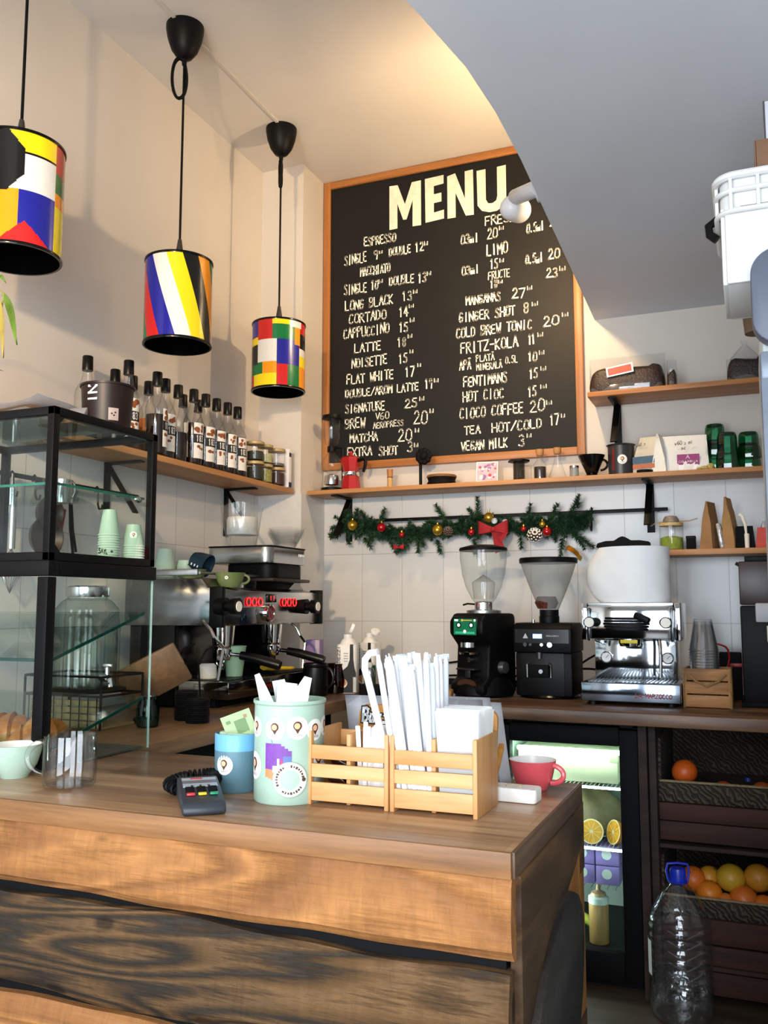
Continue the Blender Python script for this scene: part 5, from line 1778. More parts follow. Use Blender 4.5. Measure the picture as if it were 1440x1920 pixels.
def mug(name, label, loc, rz, r0, r1, h, mat, inner=None, group=None, handle=.022, rot=None, up=True, hr=.0045):
    t = thing(name, label, 'mug' if 'mug' in name else 'cup', loc, rz, group, rot)
    pr = [(0, 0), (r0, 0), (r0 + (r1 - r0) * .55, h * .35), (r1, h), (r1 - .003, h), (r0 + (r1 - r0) * .5 - .003, h * .37), (r0 - .004, .005), (0, .005)]
    if not up:
        pr = [(r, h - z) for r, z in pr]
    n = len(pr)
    MB().lathe(pr, seg=36, mif=(lambda a, i: 1 if a >= 3 else 0)).build('cup_body', [mat, inner or mat], t)
    rm = r0 + (r1 - r0) * .7
    mb = MB()
    handle_arc(mb, rm - .003, h * .86, h * .25, handle, hr)
    mb.build('handle', mat, t)
    return t


t = mug('mint_mug', 'upturned mint mug beside the cup stack on the espresso machine', (-1.850, -1.10, ZT), R(35), .028, .035, .066, MINT, up=False)
MB().box((.010, -.0305, .050), (.010, .0012, .006)).build('mark', BROWN, t)
mug('mint_mug', 'mint mug half hidden behind the upturned mint mug', (-1.905, -1.03, ZT), R(30), .028, .035, .066, MINTD, up=False)
OLV = M('#6f7a4a', .3, 0, .06)
t = mug('olive_cup', 'olive green cup with a tiny badge at the machine front edge', (-1.665, -1.105, 1.303), R(20), .030, .052, .050, OLV, M('#8f9a78', .3), handle=.024)
logo_sticker(t, .050, -1.25 - R(20), .032, .006)
mug('olive_cup', 'olive green cup behind the dark blue one, only its rim in view', (-1.770, -1.175, ZT - .004), R(180), .028, .048, .034, OLV, handle=.02)
t = mug('dark_blue_cup', 'dark blue cup tipped on its side above the olive cups', (-1.785, -1.150, ZT + .065), 0, .028, .041, .062, M('#1b2f3d', .25, 0, .06), group=None, rot=(R(10), R(112), R(15)), handle=.022)
mb = MB()
for k in range(3):
    mb.box((.012, -.0385 + .001 * k, .02 + .012 * k), (.008, .0016, .0045), rot=(R(12), 0, 0))
mb.build('marks', PAPER, t, 'white marks')
# contact grill on top
t = thing('contact_grill', 'silver contact grill with black base on top of the espresso machine', 'grill', (-1.79, -.72, ZT))
GSIL = M('#b4b4b2', .22, .95, .04, 40)


def rrect(x0, x1, y0, y1, r, n=8):
    P = []
    for cx, cy, a0 in ((x1 - r, y1 - r, 0), (x0 + r, y1 - r, PI / 2), (x0 + r, y0 + r, PI), (x1 - r, y0 + r, 1.5 * PI)):
        for k in range(n + 1):
            a = a0 + PI / 2 * k / n
            P.append((cx + r * math.cos(a), cy + r * math.sin(a)))
    return P


MB().prism(rrect(-.14, .14, -.14, .165, .035), .062, Matrix.Translation((0, 0, .066)), bev=.004).build('lid', GSIL, t)
MB().prism(rrect(-.143, .143, -.143, .168, .037), .004, Matrix.Translation((0, 0, .128))).build('top_trim', BLACK, t)
MB().prism(rrect(-.08, .135, -.11, .155, .05), .060, Matrix.Translation((0, 0, .006)), bev=.006).build('base', BLACK, t)
MB().box((.02, .02, .004), (.26, .30, .012), bev=.003).build('drip_plate', M('#2d211b', .5, .2), t)
mb = MB()
for k in range(4):
    mb.box((.1405, .096 + .013 * k, .104), (.001, .009, .010))
mb.build('lettering', M('#e0e0e0', .3, .6), t, flat=True)


def clear_lids(loc, label, r0, r1, h, n, mat, name='lid_bag'):
    t = thing(name, label, 'lids', loc)
    rgl = random.Random(len(label))
    for k in range(n):
        MB().lathe([(0, .002), (r0 * .96, .0), (r0, .008), (r0 * .93, .020), (0, .022)], (0, 0, h * .30 + .010 * k), 28).build('lid', mat, t)
    rows = []
    for j in range(9):
        f = j / 8
        rr = r1 * (.62 + .50 * f - .12 * f * f)
        rows.append([Vector((rr * math.cos(a) * (1 + .05 * math.sin(5 * a + 3 * f)), rr * math.sin(a) * (1 + .06 * math.sin(7 * a + f)), h * f + .006 * math.sin(4 * a) * f)) for a in [2 * PI * i / 40 for i in range(40)]])
    MB().grid(rows, 0, True, True).build('clear_bag', PLAST, t)
    return t


LIDW = M('#d8d3c8', .25, 0, .1, 60)
clear_lids((-1.855, -.72, ZT + .133), 'clear bag of stacked white cup lids on top of the grill', .062, .084, .17, 6, LIDW)
t = thing('dome_lid_stack', 'flared stack of clear dome lids on the right of the grill top', 'lids', (-1.715, -.62, ZT + .133))
for k in range(4):
    MB().lathe([(.036, .001), (.040, .006), (.070, .056), (.074, .060)], (0.002 * k, 0, .007 * k), 26).build('dome_lid', PLAST, t)

# behind and beside the machine
t = thing('lid_stack', 'taller stack of black cup lids on the left worktop', 'lids', (-1.575, -1.475, .9005), 0, 'stacks of black cup lids')


def lid_tower(loc, n, lab_top, lab_rest, group):
    base = thing('cup_cover', lab_rest, 'lid', loc, 0, group)
    MB().lathe([(0, .001), (.033, .0), (.0345, .003), (.0335, .006), (.030, .009), (.0275, .0095), (0, .008)], seg=28).build('lid_disc', MATBLK, base)
    MB().lathe([(.034, .0015), (.0355, .003), (.034, .0045)], seg=28).build('lid_rim', BLACK, base)
    last = base
    for i in range(1, n):
        last = dup(base, lab_rest, (loc[0] + .0006 * math.sin(i * 1.9), loc[1] + .0006 * math.cos(i * 2.3), loc[2] + .0055 * i))
    last['label'] = lab_top
    if 'group' in last:
        del last['group']


bpy.data.objects.remove(t)
lid_tower((-1.585, -1.462, .9005), 15, 'topmost black lid of the taller lid stack on the left worktop', 'black lid nested in the taller lid stack on the left worktop', 'taller stack of black lids')
lid_tower((-1.515, -1.505, .9005), 12, 'topmost black lid of the shorter, nearer lid stack', 'black lid nested in the shorter, nearer lid stack', 'shorter stack of black lids')
lid_tower((-1.660, -1.560, .9005), 2, 'topmost black lid of the low pair beside the glass pane', 'lower black lid of the low pair beside the glass pane', 'low pair of black lids')
# back corner of the worktop
t = thing('purple_carton', 'purple carton standing in the corner behind the espresso machine', 'carton', (-1.700, -.385, .9005), R(12))
MB().box((0, 0, .10), (.06, .06, .20), bev=.001).build('carton', M('#8a74ad', .5, 0, .05), t)
MB().box((.018, -.0308, .10), (.016, .0015, .198)).build('side_print', M('#c3b6c8', .5), t, 'pale printed strip')
t = thing('amber_jar', 'amber brown jar with handle behind the black jug', 'jar', (-1.525, -.545, .9005))
MB().lathe([(0, .002), (.04, .003), (.045, .05), (.034, .105), (.036, .115)], seg=28).build('glass_body', glass('amber_glass', '#6d4523', '#2a1709', .5, .05), t)
handle_arc(MB(), .036, .10, .03, .028, .005).build('handle', M('#4a2d16', .3), t)
t = thing('black_jug', 'black milk jug on the worktop right of the espresso machine', 'jug', (-1.560, -.655, .9005))
MB().lathe([(0, 0), (.046, 0), (.050, .015), (.048, .095), (.046, .122), (.043, .122), (.044, .09), (.045, .02), (0, .006)], seg=32).build('jug_body', BLACKM, t)
MB().lathe([(.047, .106), (.050, .112), (.047, .118)], seg=32).build('rim_band', BLACK, t)
handle_arc(MB(), .046, .105, .03, .03, .006, y=0).build('handle', BLACKM, t)


def carton_bottle(loc, rz, label, lid_ang):
    t = thing('milk_bottle', label, 'bottle', loc, rz, 'white and black milk bottles')
    W2 = .040
    MB().prism(rrect(-W2, W2, -.034, .034, .014), .190, bev=.004).build('bottle_body', M('#e3e1dc', .4, 0, .03), t)
    MB().lathe([(.034, .188), (.026, .205), (.018, .212), (.018, .228), (0, .229)], seg=28).build('neck', M('#e9e7e3', .35), t)
    m = Matrix.Translation((.012, 0, .236)) @ Matrix.Rotation(lid_ang, 4, 'Y') @ Matrix.Rotation(R(20), 4, 'X')
    o = MB().lathe([(0, .012), (.018, .012), (.020, .008), (.020, 0), (.017, 0), (.016, .008), (0, .009)], (.016, 0, 0), 24).build('flip_lid', M('#f1f0ee', .35), t)
    o.matrix_local = m
    # black swoosh wrapping the lower half, rising to a narrow band
    P = [(-.038, .004), (.038, .004), (.038, .08), (.032, .10), (.028, .13), (.027, .19), (.014, .19), (.013, .13), (.004, .105), (-.016, .088), (-.032, .075), (-.038, .06)]
    MB().prism(P, .0014, Matrix(((1, 0, 0, 0), (0, 0, -1, -.0342), (0, 1, 0, 0), (0, 0, 0, 1)))).build('black_print', INK, t, 'black swoosh print')
    mb = MB()
    letters(mb, 'BARDEZZI', (-.025, -.0352, .078), (0, 0, 1), (-1, 0, 0), .105, .010, .0022, 0)
    mb.build('lettering', INK, t, flat=True)
    mb = MB()
    for k in range(4):
        mb.box((-.002, -.0350, .155 - .010 * k), (.018 - .003 * (k % 2), .001, .0028))
    mb.build('fine_print', M('#8d8d8c', .5), t)
    mb = MB()
    xz_disc(mb, -.014, .040, .018, .0362, 0, 20)
    xz_disc(mb, -.014, .044, .015, .0365, 1, 20, 1.05)
    mb.build('cup_picture', [M('#e8e4de', .5), M('#c58a5c', .5, 0, .2, 90)], t, flat=True)
    MB().box((.033, -.0352, .035), (.012, .001, .058)).build('panel', M('#c8c6c0', .5), t)
    return t


carton_bottle((-1.485, -.520, .9005), R(14), 'milk bottle with a black swoosh, left one of the pair', R(-65))
carton_bottle((-1.475, -.330, .9005), R(-8), 'milk bottle with a black swoosh, right one with its lid tilted right', R(25))
t = thing('green_tin', 'small dark green tin beside the milk bottles', 'tin', (-1.425, -.450, .9005))
MB().cyl((0, 0, 0), (0, 0, .105), .027, .027, 28).build('tin_body', M('#0f5438', .35, 0, .05), t)
mb = MB()
xz_rect(mb, -.014, .014, .008, .095, .0005, 0, 6)
wrap(mb, .027, -2.5)
mb.build('label', M('#b9bcb2', .5), t, flat=True)
t = thing('tamper', 'small steel tamper standing in front of the green tin', 'tamper', (-1.375, -.555, .9005))
MB().lathe([(0, 0), (.020, .0), (.020, .014), (.010, .020), (.012, .03), (.016, .06), (.018, .085), (.012, .10), (0, .104)], seg=24).build('body', M('#8f9396', .2, .9), t)
MB().lathe([(0, .103), (.006, .103), (.010, .112), (.012, .120), (.0, .124)], seg=10).build('top', M('#d9d9d4', .4), t)
solo('dark_box', MB().box((0, 0, .025), (.08, .05, .05), bev=.003), MATBLK, 'small black box at the worktop edge behind the white papers', 'box', (-1.325, -.66, .9005))
solo('brown_paper', MB().box((0, 0, .02), (.09, .07, .038), rot=(0, R(6), R(10)), bev=.008), M('#a57b4b', .8, 0, .12, 30, .5), 'folded brown paper bag left of the first grinder', 'paper bag', (-1.075, -.60, .9005))

# ------------------------------------------------------------------ grinder with the tall clear hopper and green screen
t = thing('coffee_grinder', 'black coffee grinder with green touch screen and tall clear hopper', 'coffee grinder', (-.955, -.430, .9005), R(-20))
XZm = Matrix(((0, 0, 1, 0), (1, 0, 0, 0), (0, 1, 0, 0), (0, 0, 0, 1)))
prof = [(-.115, .012), (.10, .012), (.10, .30), (.085, .312), (-.09, .312), (-.118, .285), (-.118, .235), (-.085, .205), (-.070, .19), (-.078, .075), (-.115, .05)]
MB().prism(prof, .155, Matrix(((0, 0, 1, -.0775), (1, 0, 0, 0), (0, 1, 0, 0), (0, 0, 0, 1))), bev=.010).build('body', BLACK, t)
MB().lathe([(0, .004), (.105, .004), (.112, .012), (.110, .035), (.095, .062), (.085, .075), (0, .075)], (0, -.005, 0), 40, sy=1.08).build('base', BLACK, t)
MB().lathe([(0, .0), (.118, .0), (.118, .004), (0, .004)], (0, -.02, 0), 40).build('foot_plate', STEEL, t)
sc_m = Matrix.Translation((0, -.1185, .262))
o = MB().box((0, -.1185, .262), (.118, .004, .072), bev=.002).build('screen_bezel', BLKGLOSS, t)
mb = MB().box((0, -.1208, .262), (.104, .0015, .060), mi=0)
for x in (-.028, .030):
    mb.disc((x, -.1216, .268), .012, (0, -1, 0), 18, 1, .0006)
    mb.disc((x, -.1222, .268), .006, (0, -1, 0), 14, 2, .0006)
mb.disc((0, -.1218, .245), .006, (0, -1, 0), 12, 2, .0006)
mb.box((0, -.1217, .240), (.09, .0005, .008), mi=3)
mb.box((-.040, -.1217, .286), (.016, .0005, .006), mi=2).box((.010, -.1217, .286), (.045, .0005, .002), mi=4).disc((-.012, -.1217, .286), .004, (0, -1, 0), 10, 4, .0006).disc((.046, -.1217, .286), .004, (0, -1, 0), 10, 2, .0006)
mb.build('screen', [M('#0c5a3c', .3, 0, .02, em='#0b5a3a', ems=.7), M('#0a2a20', .3, em='#0a2a20', ems=.4), M('#e9fff4', .3, em='#dffff0', ems=1.6), M('#2f8f68', .3, em='#2f9068', ems=.8), M('#e08a2a', .3, em='#e08a2a', ems=1.2)], o, 'green lit screen', flat=True)
MB().lathe([(.022, .188), (.030, .186), (.030, .204), (.024, .206)], (0, -.098, 0), 26).build('dosing_ring', CHROME, t)
MB().lathe([(.022, .158), (.034, .160), (.036, .168), (.022, .168)], (0, -.098, 0), 26).build('dosing_ring', CHROME, t)
MB().cyl((0, -.075, .14), (0, -.098, .14), .008, .009, 14).build('push_button', CHROME, t)
MB().box((0, -.098, .106), (.085, .05, .006), bev=.002).box((0, -.105, .09), (.024, .006, .034), bev=.002).build('portafilter_fork', M('#4b4d50', .35, .8), t)
MB().cyl((.078, .0, .11), (.098, .0, .11), .024, .021, 24).build('side_knob', M('#9b9da0', .25, .9), t)
mb = MB()
xz_disc(mb, 0, .050, .020, .1135, 0, 18, 2.2)
mb.build('brown_badge', M('#4a2a1a', .4), t, flat=True)
MB().lathe([(.066, .312), (.066, .322), (.04, .326), (0, .326)], (0, .0, 0), 36, cap0=True).build('hopper_flange', BRUSH, t)
MB().lathe([(.036, .324), (.036, .352), (.03, .356), (0, .356)], seg=28, cap0=True).build('hopper_collar', CHROME, t)
MB().tube([(-.036, 0, .345), (-.07, -.01, .348), (-.090, -.012, .343)], .0035, 6).build('shutter_lever', BLACK, t)
MB().lathe([(.032, .350), (.046, .366), (.068, .41), (.082, .46), (.090, .52), (.090, .553)], seg=40).build('hopper', HOPPER, t)
MB().lathe([(0, .366), (.038, .366), (.044, .42), (.044, .43), (0, .46)], seg=10).build('bean_guard', HOPPER, t)
MB().lathe([(0, .574), (.05, .572), (.090, .562), (.093, .556), (.092, .550), (0, .550)], seg=40).build('hopper_lid', BLACK, t)

# ------------------------------------------------------------------ grinder with the smoked cone hopper and blue display
t = thing('coffee_grinder', 'boxy black coffee grinder with smoked cone hopper and blue display', 'coffee grinder', (-.722, -.350, .9005), R(-2))
MB().box((0, 0, .088), (.212, .19, .16), bev=.008).build('lower_body', BLACK, t)
prof = [(-.115, .168), (.095, .168), (.095, .262), (.06, .276), (-.09, .276), (-.115, .255)]
MB().prism(prof, .218, Matrix(((0, 0, 1, -.109), (1, 0, 0, 0), (0, 1, 0, 0), (0, 0, 0, 1))), bev=.005).build('upper_body', BLACK, t)
MB().box((-.005, -.0965, .088), (.165, .004, .155), bev=.001).build('front_plate', M('#0a0a0b', .4, 0, .1, spec=.2), t)
MB().lathe([(0, 0), (.112, 0), (.114, .006), (.108, .012), (0, .012)], (0, -.005, 0), 40).build('base_dish', BLKGLOSS, t)
MB().box((-.016, -.1165, .228), (.034, .002, .016), bev=.001).build('display', M('#8fb8ff', .3, 0, .02, em='#7fb0ff', ems=3.0), t, 'lit blue display')
MB().box((0, -.1158, .228), (.20, .001, .05)).build('control_panel', BLKGLOSS, t)
mb = MB().prism([(-.071, .220), (-.051, .220), (-.061, .239)], .001, Matrix(((1, 0, 0, 0), (0, 0, 1, -.1175), (0, 1, 0, 0), (0, 0, 0, 1))))
letters(mb, 'MAHLKONIG', (.018, -.1167, .227), (1, 0, 0), (0, 0, 1), .046, .005, .0012, 0)
mb.build('brand_print', M('#b9bcc0', .5), t, flat=True)
for x, r in ((-.062, .008), (-.042, .006), (.000, .007), (.030, .011)):
    MB().cyl((x, -.115, .197), (x, -.122, .197), r, r * .9, 16).build('button', STEEL if x > -.02 else M('#3a3b3d', .3, .5), t)
MB().cyl((-.014, -.100, .145), (-.014, -.100, .172), .010, .012, 16).build('outlet', M('#77797c', .3, .9), t)
MB().box((-.014, -.105, .10), (.075, .022, .045), bev=.004).build('portafilter_holder', MATBLK, t)
for s in (-1, 1):
    MB().tube([(-.014 + s * .044, -.098, .075), (-.014 + s * .044, -.112, .078), (-.014 + s * .044, -.112, .125), (-.014 + s * .036, -.120, .132)], .003, 6).build('wire_fork', CHROME, t)
MB().cyl((-.004, -.115, .100), (-.004, -.124, .100), .009, .008, 16).build('holder_knob', STEEL, t)
MB().lathe([(.038, .270), (.038, .300), (.036, .302), (.036, .325), (0, .325)], (.0, .005, 0), 30, cap0=True).build('hopper_neck', BLACK, t)
MB().cyl((-.045, -.06, .274), (-.045, -.06, .288), .006, .006, 12).build('lever_post', STEEL, t)
MB().lathe([(.035, .322), (.040, .335), (.058, .375), (.080, .43), (.098, .48), (.107, .51)], (.0, .005, 0), 40).build('hopper', HOPPERS, t)
MB().lathe([(0, .524), (.108, .522), (.111, .516), (.110, .502), (0, .502)], (.0, .005, 0), 40).build('hopper_lid', BLACK, t)
MB().lathe([(0, .327), (.034, .329), (.045, .352), (.035, .375), (.0, .372)], (-.008, .0, 0), 24).build('beans', M('#5a2a1c', .5, 0, .5, 140, .8), t)


# ------------------------------------------------------------------ power cables
def cable(pts, label, col=BLACK, r=.0042, grp=None, name='power_cable'):
    n = len(pts)
    P = []
    pts = [Vector(p) for p in pts]
    for i in range(n - 1):
        p0, p1, p2, p3 = pts[max(i - 1, 0)], pts[i], pts[i + 1], pts[min(i + 2, n - 1)]
        for k in range(8):
            f = k / 8
            P.append(.5 * ((2 * p1) + (p2 - p0) * f + (2 * p0 - 5 * p1 + 4 * p2 - p3) * f * f + (3 * p1 - p0 - 3 * p2 + p3) * f ** 3))
    P.append(pts[-1])
    return solo(name, MB().tube(P, r, 8), col, label, 'cable', group=grp)


cable([(-.86, -.36, 1.0), (-.80, -.20, 1.02), (-.79, -.12, .97), (-.80, -.06, .912), (-.86, -.06, .906)], 'black power cable looping right behind the screen grinder')
cable([(-.86, -.34, .97), (-.815, -.22, .985), (-.81, -.14, .95), (-.83, -.1, .908), (-.90, -.1, .906)], 'second black cable loop close behind the screen grinder')
cable([(-1.33, -.03, .985), (-1.20, -.03, 1.0), (-1.10, -.05, 1.02), (-.99, -.28, 1.03)], 'black power cable running left from the screen grinder along the tiles')
cable([(-1.33, -.04, .93), (-1.18, -.06, .945), (-1.08, -.15, .93), (-1.02, -.32, .915)], 'low black cable left of the screen grinder foot')
cable([(-.62, -.26, 1.02), (-.575, -.2, 1.05), (-.53, -.2, 1.06)], 'black cable from the boxy grinder towards the steel machine')
cable([(-.62, -.25, 1.0), (-.56, -.2, .99), (-.545, -.18, .94), (-.56, -.17, .908), (-.60, -.17, .906)], 'black cable loop between the boxy grinder and the steel machine')

# ------------------------------------------------------------------ small one-group espresso machine under the paper roll
t = thing('small_espresso_machine', 'compact polished steel espresso machine under the paper roll', 'espresso machine', (-.399, -.400, .9005))
MB().box((0, -.03, .0455), (.330, .32, .064), bev=.004).build('drip_tray', M('#8c95a3', .12, 1.0, .05, 15), t)
mb = MB()
for k in range(22):
    mb.box((-.14 + .0133 * k, -.05, .0785), (.005, .24, .003))
mb.build('drip_grate', M('#5a5d60', .3, .9), t)
mb = MB()
letters(mb, 'LA MARZOCCO', (.018, -.1912, .030), (1, 0, 0), (0, 0, 1), .118, .013, .0030, 0)
mb.build('lettering', M('#a8232a', .4), t, 'red lettering', flat=True)
for sx in (-.13, .13):
    for sy in (-.15, .09):
        MB().cyl((sx, sy, 0), (sx, sy, .026), .018, .014, 14).build('foot', BLACK, t)
MB().box((0, .05, .15), (.285, .14, .155), bev=.004).build('back_panel', M('#a4a9ad', .08, 1.0, .05, 8), t)
MB().box((0, -.028, .282), (.292, .23, .115), bev=.006).build('head', M('#d2d5d8', .07, 1.0, .04, 8), t)
for s in (-1, 1):
    MB().box((s * .158, -.012, .285), (.022, .24, .130), bev=.004).build('side_fin', M('#dfe2e4', .05, 1.0, .02), t)
    MB().box((s * .140, -.145, .275), (.010, .012, .115), bev=.002).build('corner_strip', M('#5d6064', .2, .9), t)
m = Matrix.Translation((-.012, -.143, .278)) @ Matrix.Rotation(PI / 2, 4, 'X')
mb = MB()
for k in range(5):
    mb.lathe([(0, .0), (.078 - .003 * abs(k - 2), 0), (.080 - .003 * abs(k - 2), .004), (.078 - .003 * abs(k - 2), .008), (0, .008)], (0, -.024 + .0095 * k, 0), 36, mat=Matrix.Rotation(-PI / 2, 4, 'X'), sy=.42)
o = mb.build('group_cover', BLACK, t)
o.matrix_local = m
MB().box((.045, -.178, .298), (.055, .03, .022), rot=(0, R(25), R(-12)), bev=.006).build('paddle', BLACK, t)
for x in (-.134, .122):
    k = MB().cyl((x, -.142, .282), (x, -.178, .282), .014, .020, 24).build('steam_knob', BLACK, t)
    MB().cyl((x, -.178, .282), (x, -.1795, .282), .0165, .0165, 24).build('knob_face', CREAM, k, 'white face')
for x in (-.100, .112):
    k = MB().lathe([(0, 0), (.021, 0), (.021, .010), (.017, .012), (.016, .008), (0, .008)], seg=28).build('pressure_gauge', CHROME, t)
    k.matrix_local = Matrix.Translation((x, -.020, .155)) @ Matrix.Rotation(PI / 2, 4, 'X')
    mb = MB().lathe([(0, .0085), (.016, .0085)], seg=24, mi=0).box((.003, .003, .0092), (.016, .0016, .0006), rot=(0, 0, .8), mi=1)
    mb.build('gauge_dial', [PAPER, INK], k, flat=True)
MB().lathe([(0, .195), (.034, .197), (.038, .21), (.036, .228), (0, .23)], (-.01, -.08, 0), 30).build('group_head', CHROME, t)
MB().box((-.005, -.1445, .216), (.058, .002, .012), bev=.001).build('sticker', M('#d8c21c', .5), t, 'yellow sticker')
MB().tube([(.092, -.12, .24), (.098, -.135, .21), (.100, -.138, .16), (.098, -.142, .095)], .0055, 8).build('steam_wand', CHROME, t)
MB().tube([(.075, -.10, .23), (.078, -.12, .20), (.075, -.125, .10)], .0045, 8).build('water_spout', M('#3a3b3c', .3, .5), t)
MB().box((0, -.02, .345), (.29, .22, .012), bev=.002).build('cup_tray', STEEL, t)
t = thing('paper_roll', 'huge white paper towel roll with a loose outer sheet, on the steel machine', 'paper roll', (-.395, -.405, 1.2520))
PRW = M('#efefee', .85, 0, .025, 14, .25)
rows = []
N = 72
for j in range(13):
    f = j / 12
    ring = []
    for i in range(N):
        a = 2 * PI * i / N
        r = .124
        b = max(0, math.cos(a - PI * 1.02)) ** 5
        r += .046 * b * math.sin(PI * min(1, f ** .9)) ** .8 * (1 if f < .999 else 0)
        r += .0008 * math.sin(9 * a + 14 * f)
        ring.append(Vector((r * math.cos(a), r * math.sin(a), .198 * f)))
    rows.append(ring)
rows.append([Vector((.03 * math.cos(2 * PI * i / N), .03 * math.sin(2 * PI * i / N), .198)) for i in range(N)])
rows.append([Vector((.03 * math.cos(2 * PI * i / N), .03 * math.sin(2 * PI * i / N), .10)) for i in range(N)])
MB().grid(rows, 0, True, True).build('roll', PRW, t)
MB().lathe([(.03, .1), (.03, .1985), (.027, .1985), (.027, .1)], seg=30).build('card_core', M('#a98b67', .8), t)
prof = [(-.095, 0), (.095, 0), (.095, .018), (.06, .024), (.03, .024), (.012, .036), (0, .040), (-.012, .036), (-.03, .024), (-.06, .024), (-.09, .016)]
solo('black_stand', MB().prism(prof, .05, Matrix(((1, 0, 0, 0), (0, 0, 1, -.025), (0, 1, 0, 0), (0, 0, 0, 1))), bev=.004), MATBLK, 'black peaked wavy piece lying on top of the paper roll', 'stand', (-.432, -.405, 1.4525))

# ------------------------------------------------------------------ rope-handled crate with clear cups
t = thing('wooden_crate', 'small rope-handled wooden crate right of the steel machine', 'crate', (-.151, -.480, .9005), R(-2))
for z in (.022, .066, .110):
    MB().box((0, -.062, z), (.135, .010, .040), bev=.003).build('front_slat', WCRATE, t)
    MB().box((0, .062, z), (.135, .010, .040), bev=.003).build('back_slat', WCRATE, t)
for s in (-1, 1):
    MB().box((s * .070, 0, .066), (.010, .134, .130), bev=.003).build('side_board', WCRATE, t)
MB().box((0, 0, .006), (.13, .12, .010)).build('bottom_board', WCRATE, t)
ROPE = M('#8a6a3f', .9, 0, .3, 200, .8)
MB().tube([(-.06, -.069, .112), (-.035, -.072, .088), (0, -.073, .072), (.035, -.072, .088), (.06, -.069, .112)], .0042, 8).build('rope', ROPE, t)
for s in (-1, 1):
    MB().tube([(s * .074, -.069, .0), (s * .075, -.070, .065), (s * .074, -.069, .132)], .0036, 6).build('rope', ROPE, t)
CLR = glass('clear_cup_plastic', '#fdfdfe', '#d4d9dd', .8, .12, .06, .04)
cup_stack((-.163, -.480, .928), 18, .0095, .0290, .0475, .105, CLR, 'topmost clear plastic cup of the stack in the wooden crate', 'clear plastic cup nested in the stack in the wooden crate', 'clear cups in the wooden crate', name='plastic_cup')

# ------------------------------------------------------------------ far right: tall brewer, black box, red cable
t = thing('tall_brewer', 'tall black coffee brewer with dark brown top at the right edge', 'coffee brewer', (.075, -.330, .9005))
MB().box((0, 0, .17), (.235, .25, .34), bev=.006).build('body', BLACK, t)
MB().box((0, 0, .417), (.235, .25, .148), bev=.004).build('bean_box', M('#2e1713', .35, 0, .15), t, 'dark brown upper box')
MB().box((.01, 0, .500), (.215, .24, .02), bev=.004).build('lid', BLACK, t)
MB().box((-.118, -.08, .482), (.02, .02, .012), rot=(0, R(30), 0), bev=.002).build('latch', BLACK, t)
MB().box((-.012, -.129, .316), (.115, .012, .065), bev=.006).build('white_bowl', M('#b8bac0', .5), t, 'pale spout cover')
MB().box((.015, -.145, .25), (.075, .04, .11), bev=.008).build('spout', MATBLK, t)
MB().box((-.028, -.130, .245), (.016, .008, .055), bev=.002).build('pale_strip', CREAM, t)
MB().box((0, -.01, .008), (.25, .27, .015), bev=.003).build('base', MATBLK, t)
t = thing('power_adapter', 'black electrical box with red switches behind the wooden crate', 'adapter', (-.09, -.20, .9005))
MB().box((0, 0, .085), (.085, .06, .17), bev=.005).build('box', MATBLK, t)
MB().box((.022, -.031, .125), (.05, .006, .014), bev=.002).build('red_bar', M('#9a1c22', .4), t, 'red bar')
cable([(-.15, -.22, 1.103), (-.12, -.25, 1.10), (-.095, -.25, 1.086), (-.088, -.25, 1.05), (-.098, -.25, 1.01)], 'red cable curling over the black electrical box', M('#a31c24', .4), .0035, name='red_cable')

# ------------------------------------------------------------------ on the front counter
ZK = .9003
t = thing('mint_bowl_cup', 'wide mint cup with cream inside at the left photo edge on the counter', 'cup', (-1.372, -2.350, ZK))
MB().lathe([(0, 0), (.026, 0), (.027, .004), (.042, .024), (.049, .048), (.051, .064), (.0485, .064), (.046, .048), (.038, .024), (.02, .008), (0, .007)], seg=40, mif=lambda a, i: 1 if a >= 6 else 0).build('bowl', [MINT, CREAM], t)
t = thing('glass_mug', 'clear glass mug with round handle in front of the display case', 'mug', (-1.203, -2.385, ZK), 0)
MB().lathe([(0, .006), (.042, .005), (.044, .003), (.0475, .006), (.0490, .03), (.0485, .088), (.0478, .096), (.0462, .096), (.0468, .03), (.044, .010), (0, .009)], seg=48).build('mug_body', GLSMUG, t)
o = handle_arc(MB(), -.047, .082, .020, -.042, .0055, 10, 18).build('handle', GLSMUG, t)
o.rotation_euler = (0, 0, R(12))
RCUP = M('#d9565f', .22, 0, .04, coat=.4)
t = mug('red_cup', 'red cappuccino cup with white inside at the right counter end', (-.392, -2.072, ZK), R(-8), .026, .0435, .0535, RCUP, M('#efeae6', .3), handle=.024, hr=.005)
t = thing('white_box', 'flat white box with rounded corners and speckled top beside the red cup', 'box', (-.412, -2.178, ZK), R(-3))
MB().prism(rrect(-.062, .056, -.026, .020, .008), .024, bev=.003).build('body', M('#f4f2ec', .4, 0, .02), t)
mb = MB()
rg = random.Random(4)
for k in range(26):
    mb.sphere((rg.uniform(-.05, .03), rg.uniform(-.018, .014), .0245), rg.uniform(.0012, .003), (1.2, 1, .4), 6, 5)
mb.build('crumbs', M('#c9b98a', .6, 0, .3), t)

